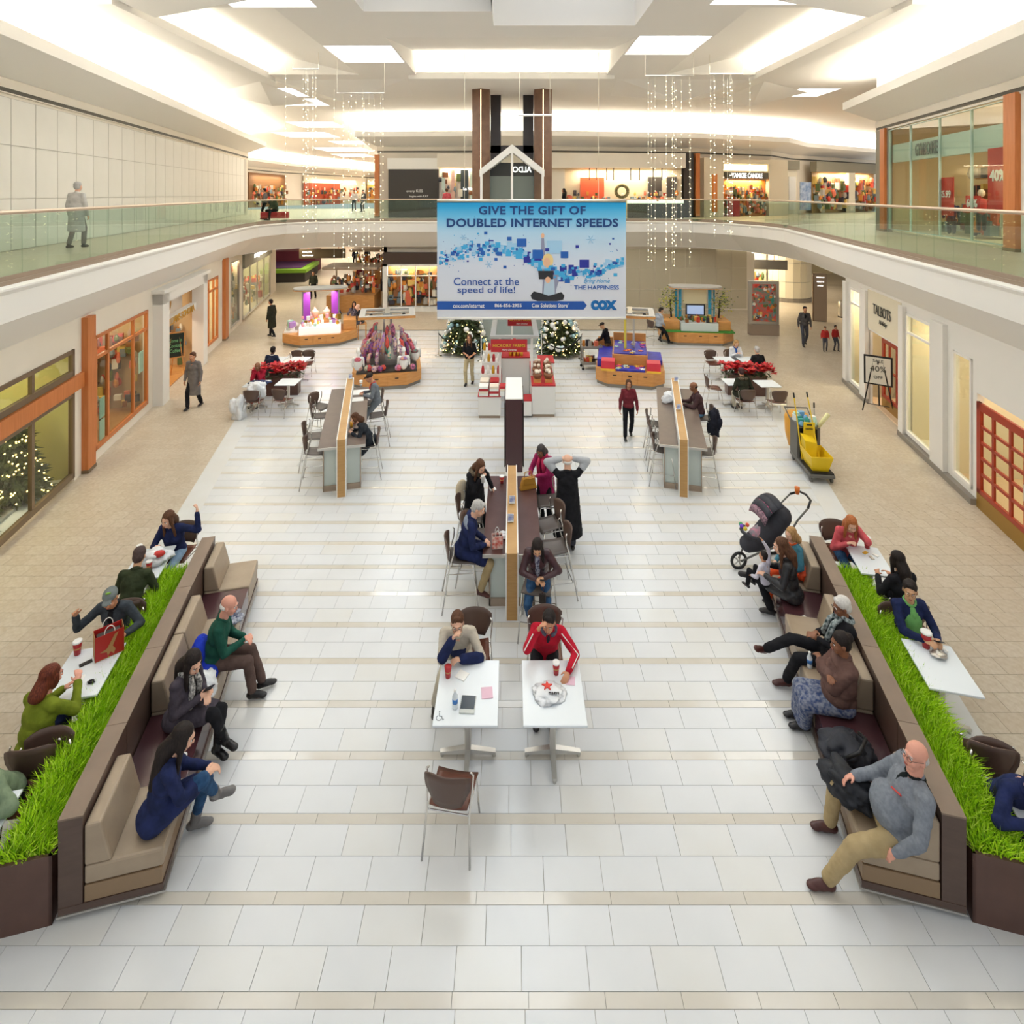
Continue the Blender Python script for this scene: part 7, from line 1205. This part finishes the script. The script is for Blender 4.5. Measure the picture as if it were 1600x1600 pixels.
# -- right outer tables
person('ginger-haired woman in a coral cardigan leaning on the far right table', 5.55, 9.42, 172, sit=.45, lean=24, head=(-10, 18), rh=(.1, .36, .86), lh=(-.08, .26, 1.1), lp=(-.6, .3, -1), skin='fair', top=cloth('coral', '#d9646a', '#c9555c', 14), tk='sweater', bot=M_jeans, hair=('verylong', HGI), near=1, female=True)
person('black-haired woman in a dark coat seen from behind at the far right table', 5.6, 8.0, 8, sit=.45, lean=10, head=(6, 6), rh=(.12, .38, .82), lh=(-.12, .38, .84), skin='tan', top=M_blk, tk='jacket', bot=M_blk, hair=('verylong', HB), near=1, female=True)
person('man with glasses, lime green shirt and navy jacket at the right outer table', 5.32, 7.58, 178, sit=.45, lean=4, head=(-30, 4), rh=W(1444, 1000, .84), lh=W(1466, 1000, .82), skin='olive', top=M_navy, inner=cloth('lime', '#7fc070', '#74b466'), bot=M_jeans, shoe=mat('shoe_beige', '#b5a590', .5), hair=('short', HB), near=2, glasses=True, extra=lambda r, k: (panel_x(cloth('lime', '#7fc070', '#74b466'), .14, .22, .24, .05, 'shirt_panel')(r, k), phone_x(-1)(r, k)))
person('man in a navy sweater and black vest at the right edge of the picture', 4.8, 5.55, 182, sit=.45, lean=36, head=(0, 24), rh=(.12, .46, .80), lh=(-.1, .5, .80), rp=(1, -.2, -.2), skin='fair', top=M_navy, tk='sweater', bot=M_blk, hair=('short', HB), near=2, extra=panel_x(cloth('vest', '#1c2027', '#252a33'), .175, .27, .2, .0, 'vest'))
# -- counters
person('man in a grey suit and dark cap reading at the left counter', -3.7, 15.45, 106, sit=.74, lean=12, head=(0, 22), rh=(.1, .36, 1.06), lh=(-.1, .36, 1.06), skin='tan', top=cloth('suit_grey', '#6f757c', '#7b8188'), inner=M_saler, bot=cloth('suit_grey'), hair=('cap', cloth('cap_dark', '#3a342f')), near=1)
person('brown-haired child in a dark coat leaning on the left counter', -3.28, 13.02, 104, sit=.74, lean=30, head=(0, 22), rh=(.1, .38, 1.05), lh=(-.1, .4, 1.05), skin='fair', top=cloth('charcoal_coat', '#2b2e33', '#363a40'), tk='coat', bot=M_blk, hair=('bob', HBR), near=1, s=.92)
person('man in a brown sweater and blue jeans sitting at the right counter', 4.86, 14.6, 82, sit=.74, lean=8, head=(0, 14), rh=(.1, .42, 1.08), lh=(-.1, .4, 1.05), rf=(.12, .4, .3), lf=(-.1, .42, .3), skin='brown', top=cloth('plum_brown', '#4a3436', '#543d3f'), tk='sweater', bot=cloth('light_jeans', '#6f9cc0', '#6390b4'), hair=('fringe', HB), near=1, g=1.1)
softbag((5.12, 14.25, .42), (.16, .26, .4), 'navy black coat hanging on the stool of the man at the right counter', 'coat', cloth('coat_dark', '#22232c', '#2b2c37'), 33, 'coat')
# -- standing and walking, middle distance
person('woman in a dark red top and black leggings walking beside the right counter', 3.1, 15.0, 175, lean=4, rf=(.1, .14, .085), lf=(-.08, -.18, .1), skin='tan', top=cloth('maroon', '#6d2830', '#7a3038'), bot=M_blk, hair=('bob', HBR), near=1, female=True, s=.92)
person('man in a black sweater, brown trousers and cap standing at the grey utility cart', 3.6, 21.1, 65, lean=14, head=(0, 26), rh=(.1, .42, 1.0), lh=(-.1, .42, .98), skin='olive', top=M_blk, tk='sweater', bot=cloth('brown_trouser', '#6f5433', '#7a5e3b'), hair=('cap', cloth('cap_dark')), near=1)
seat('b', 6.15, 24.4, -60, 'bar stool behind the man in the pale shirt')
person('man in a pale grey shirt and black trousers perched by the plant kiosk', 6.3, 24.2, -70, pz=.84, lean=4, head=(-10, 20), rh=(.08, .26, .86), lh=(-.12, .2, 1.12), rf=(.1, .5, .085), lf=(-.1, .12, .24), skin='olive', top=cloth('pale_shirt', '#a9adb6', '#b5b9c1'), tk='shirt', bot=M_blk, hair=('short', HB), near=1, g=1.1)
person('man in a navy sweater with white collar seated behind the left poinsettias', -8.1, 18.95, -4, sit=.45, head=(0, 14), lean=6, skin='dark', top=cloth('ink', '#232b40', '#2b344c'), tk='sweater', bot=M_blk, hair=('short', HB), near=1, inner=M_paper)
person('person in a crimson top praying hands together beside the left poinsettias', -7.85, 17.6, 180, sit=.45, lean=16, head=(0, 18), rh=(.02, .24, 1.02), lh=(-.02, .24, 1.02), rp=(.8, .1, -1), lp=(-.8, .1, -1), skin='brown', top=cloth('crimson', '#9c1c32', '#8a172b'), tk='sweater', bot=cloth('crimson'), hair=('fringe', HG), near=1)
person('woman in a white coat and blue top seated behind the right poinsettias', 7.95, 20.1, 178, sit=.45, lean=8, head=(0, 18), rh=(.05, .3, .88), lh=(-.05, .3, .88), skin='fair', top=cloth('white_coat', '#dfdfe2', '#d0d1d6'), inner=cloth('cobalt', '#2f5fb0'), bot=M_blk, hair=('bob', HBL), near=1, female=True)
person('grey-haired person in a black coat seen from behind behind the right poinsettias', 8.3, 18.95, 6, sit=.45, lean=8, skin='fair', top=M_blk, tk='coat', bot=M_blk, hair=('short', HG), near=1)
person('person in a dark coat with fur-trimmed hood at the right poinsettia tables', 6.85, 16.6, 4, sit=.45, lean=14, head=(0, 16), skin='tan', top=cloth('dark_olive', '#2a2c22', '#35372b'), tk='coat', bot=cloth('stone'), hair=('short', hairm('plum', '#3a2426', '#4a3032')), near=1, extra=lambda root, k: (lambda m: (m.tube([k['nb']+k['RT'] @ Vector((.12*math.sin(a), .02-.11*math.cos(a), -.02)) for a in [j*PI/6 for j in range(13)]], .045, 8, cap=False), m.build('fur_hood', cloth('fur', '#8b7a5c', '#5a4c38', 30), root, True)))(MB()))
person('figure in a dark olive coat walking along the left aisle behind the kiosks', -10.9, 25.6, 70, lean=5, rf=(.1, .2, .085), lf=(-.1, -.22, .12), skin='tan', top=cloth('dark_olive'), tk='coat', bot=M_blk, hair=('short', HB), near=0)
person('woman in a striped dark top on a stool behind the jewellery kiosk', -7.2, 25.7, 185, pz=.8, rf=(.1, .3, .3), lf=(-.1, .3, .3), skin='tan', top=cloth('stripe', '#2c2833', '#8f8896', 30), bot=M_blk, hair=('long', HB), near=0, female=True)
person('bald man in black sitting beside the woman in stripes behind the jewellery kiosk', -6.75, 25.3, 120, pz=.8, lean=15, rf=(.1, .3, .3), lf=(-.1, .3, .3), skin='fair', top=M_blk, bot=cloth('grey_trouser'), hair=('none', None), near=0, g=1.1)
t = empty('wooden_stool', (-6.75, 25.35, 0), .3, 'orange wooden high stool behind the jewellery kiosk', 'stool'); bx(t, 'seat', M_kwood, -.2, .2, -.2, .2, .66, .7, .01); [bx(t, 'leg', M_kwood, a-.02, a+.02, b-.02, b+.02, 0, .66) for a in (-.17, .17) for b in (-.17, .17)]; bx(t, 'backrest', M_kwood, -.2, .2, -.21, -.18, .85, 1.05)
person('man in a grey jacket walking down the right corridor', 12.5, 24.1, 170, lean=8, rf=(.1, .22, .085), lf=(-.1, -.2, .12), skin='tan', top=cloth('slate', '#54504f', '#625d5b'), bot=cloth('grey_trouser'), hair=('short', HB), near=0, inner=M_blk)
person('small child in a red shirt, left of the pair in the right corridor', 12.95, 23.3, 160, s=.6, rf=(.06, .08, .05), skin='tan', top=cloth('red_shirt', '#c23a35', '#b0332f'), bot=cloth('grey_trouser'), hair=('short', HB), near=0); person('small child in a red shirt, right of the pair in the right corridor', 13.4, 23.35, 190, s=.62, lf=(-.06, .1, .05), skin='tan', top=cloth('red_shirt'), bot=cloth('grey_trouser'), hair=('short', HB), near=0)
person('figure in a grey coat with bags walking by the kitchen shop on the left aisle', -9.65, 17.1, 175, lean=4, rf=(.1, .16, .085), lf=(-.1, -.2, .1), skin='tan', top=cloth('mid_grey', '#77716e', '#837d79'), tk='coat', bot=M_blk, hair=('short', HBR), near=1)
person('long-haired woman in a black top and beige trousers left of the gift food kiosk', -1.45, 19.2, 170, rh=(.05, .28, 1.1), lh=(-.12, .26, 1.05), rf=(.1, .1, .085), lf=(-.08, -.15, .09), skin='tan', top=M_blk, bot=cloth('beige_trouser', '#c9b995', '#bdad88'), hair=('long', HBR), near=1, female=True, sleeve=.2)
for i, (px, py, f_, c_, l_) in enumerate(((490, 466, 180, 'dark_olive', 'figure in dark clothes far down the left corridor beside the play area'), (563, 450, 180, 'maroon', 'figure in maroon far down the left corridor'), (527, 492, 120, 'charcoal_coat', 'person in a dark top and blue jeans behind the second stall in the left corridor'), (555, 416, 180, 'ink', 'dark figure deep in the left corridor, left of two'), (574, 415, 180, 'charcoal_coat', 'dark figure deep in the left corridor, right of two'))):
    x, y = at(px, py, 0); person(l_, x, y, f_, lean=3, rf=(.08, .15, .085), lf=(-.08, -.15, .09), skin='tan', top=cloth(c_, '#333333'), bot=M_jeans if i == 2 else M_blk, hair=('short', HB), near=0)
# -- upper walkway
person('person in a pale grey coat walking along the upper left walkway', -11.3, 14.6, 0, ZS, lean=3, rf=(.08, .15, .085), lf=(-.08, -.15, .09), skin='fair', top=cloth('pale_coat', '#c9c6c2', '#bcb9b5'), tk='coat', bot=cloth('mid_grey'), hair=('short', HG), near=0)
person('figure in a grey jacket at the corner of the upper left walkway', -13.6, 31.0, 100, ZS, rf=(.08, .12, .085), skin='tan', top=cloth('mid_grey'), bot=M_blk, hair=('short', HB), near=0); person('seated figure in a dark green jacket by the railing of the upper left walkway', -12.7, 30.2, 150, ZS, sit=.45, lean=15, skin='fair', top=cloth('moss', '#4a4f3c', '#565b46'), bot=M_blk, hair=('short', HBR), near=0, g=1.3)
bx(empty('bench', (-12.7, 30.2, ZS), .3, 'red bench under the seated figure upstairs', 'bench'), 'seat', M_kred, -.7, .7, -.3, .2, .1, .44, .02)
for i, (x, y, c_, l_) in enumerate(((-12.6, 45, 'pale_coat', 'pale coated shopper upstairs in the left corridor'), (-11.6, 44, 'charcoal_coat', 'dark coated shopper upstairs in the left corridor'), (-11.0, 47, 'red_shirt', 'shopper in red upstairs in the left corridor'), (-10.4, 46, 'royal', 'shopper in blue upstairs in the left corridor'), (-9.3, 43, 'ink', 'shopper in navy upstairs near the charcoal panel'))):
    person(l_, x, y, 180-40*(i % 2), ZS, rf=(.08, .12, .085), skin='tan', top=cloth(c_, '#444444'), bot=M_blk, hair=('short', HB), near=0)
person('dark-haired woman in black standing at the beige jewellery shop upstairs', 2.95, 31.8, 100, ZS, skin='tan', top=M_blk, bot=M_blk, hair=('long', HB), near=0, female=True); person('shopper in a coral top upstairs beside the charcoal panel', -3.7, 32.0, 20, ZS, skin='fair', top=cloth('coral'), bot=M_blk, hair=('short', HBR), near=0)
# bring the stool and chair prototypes in line; nothing else to finish
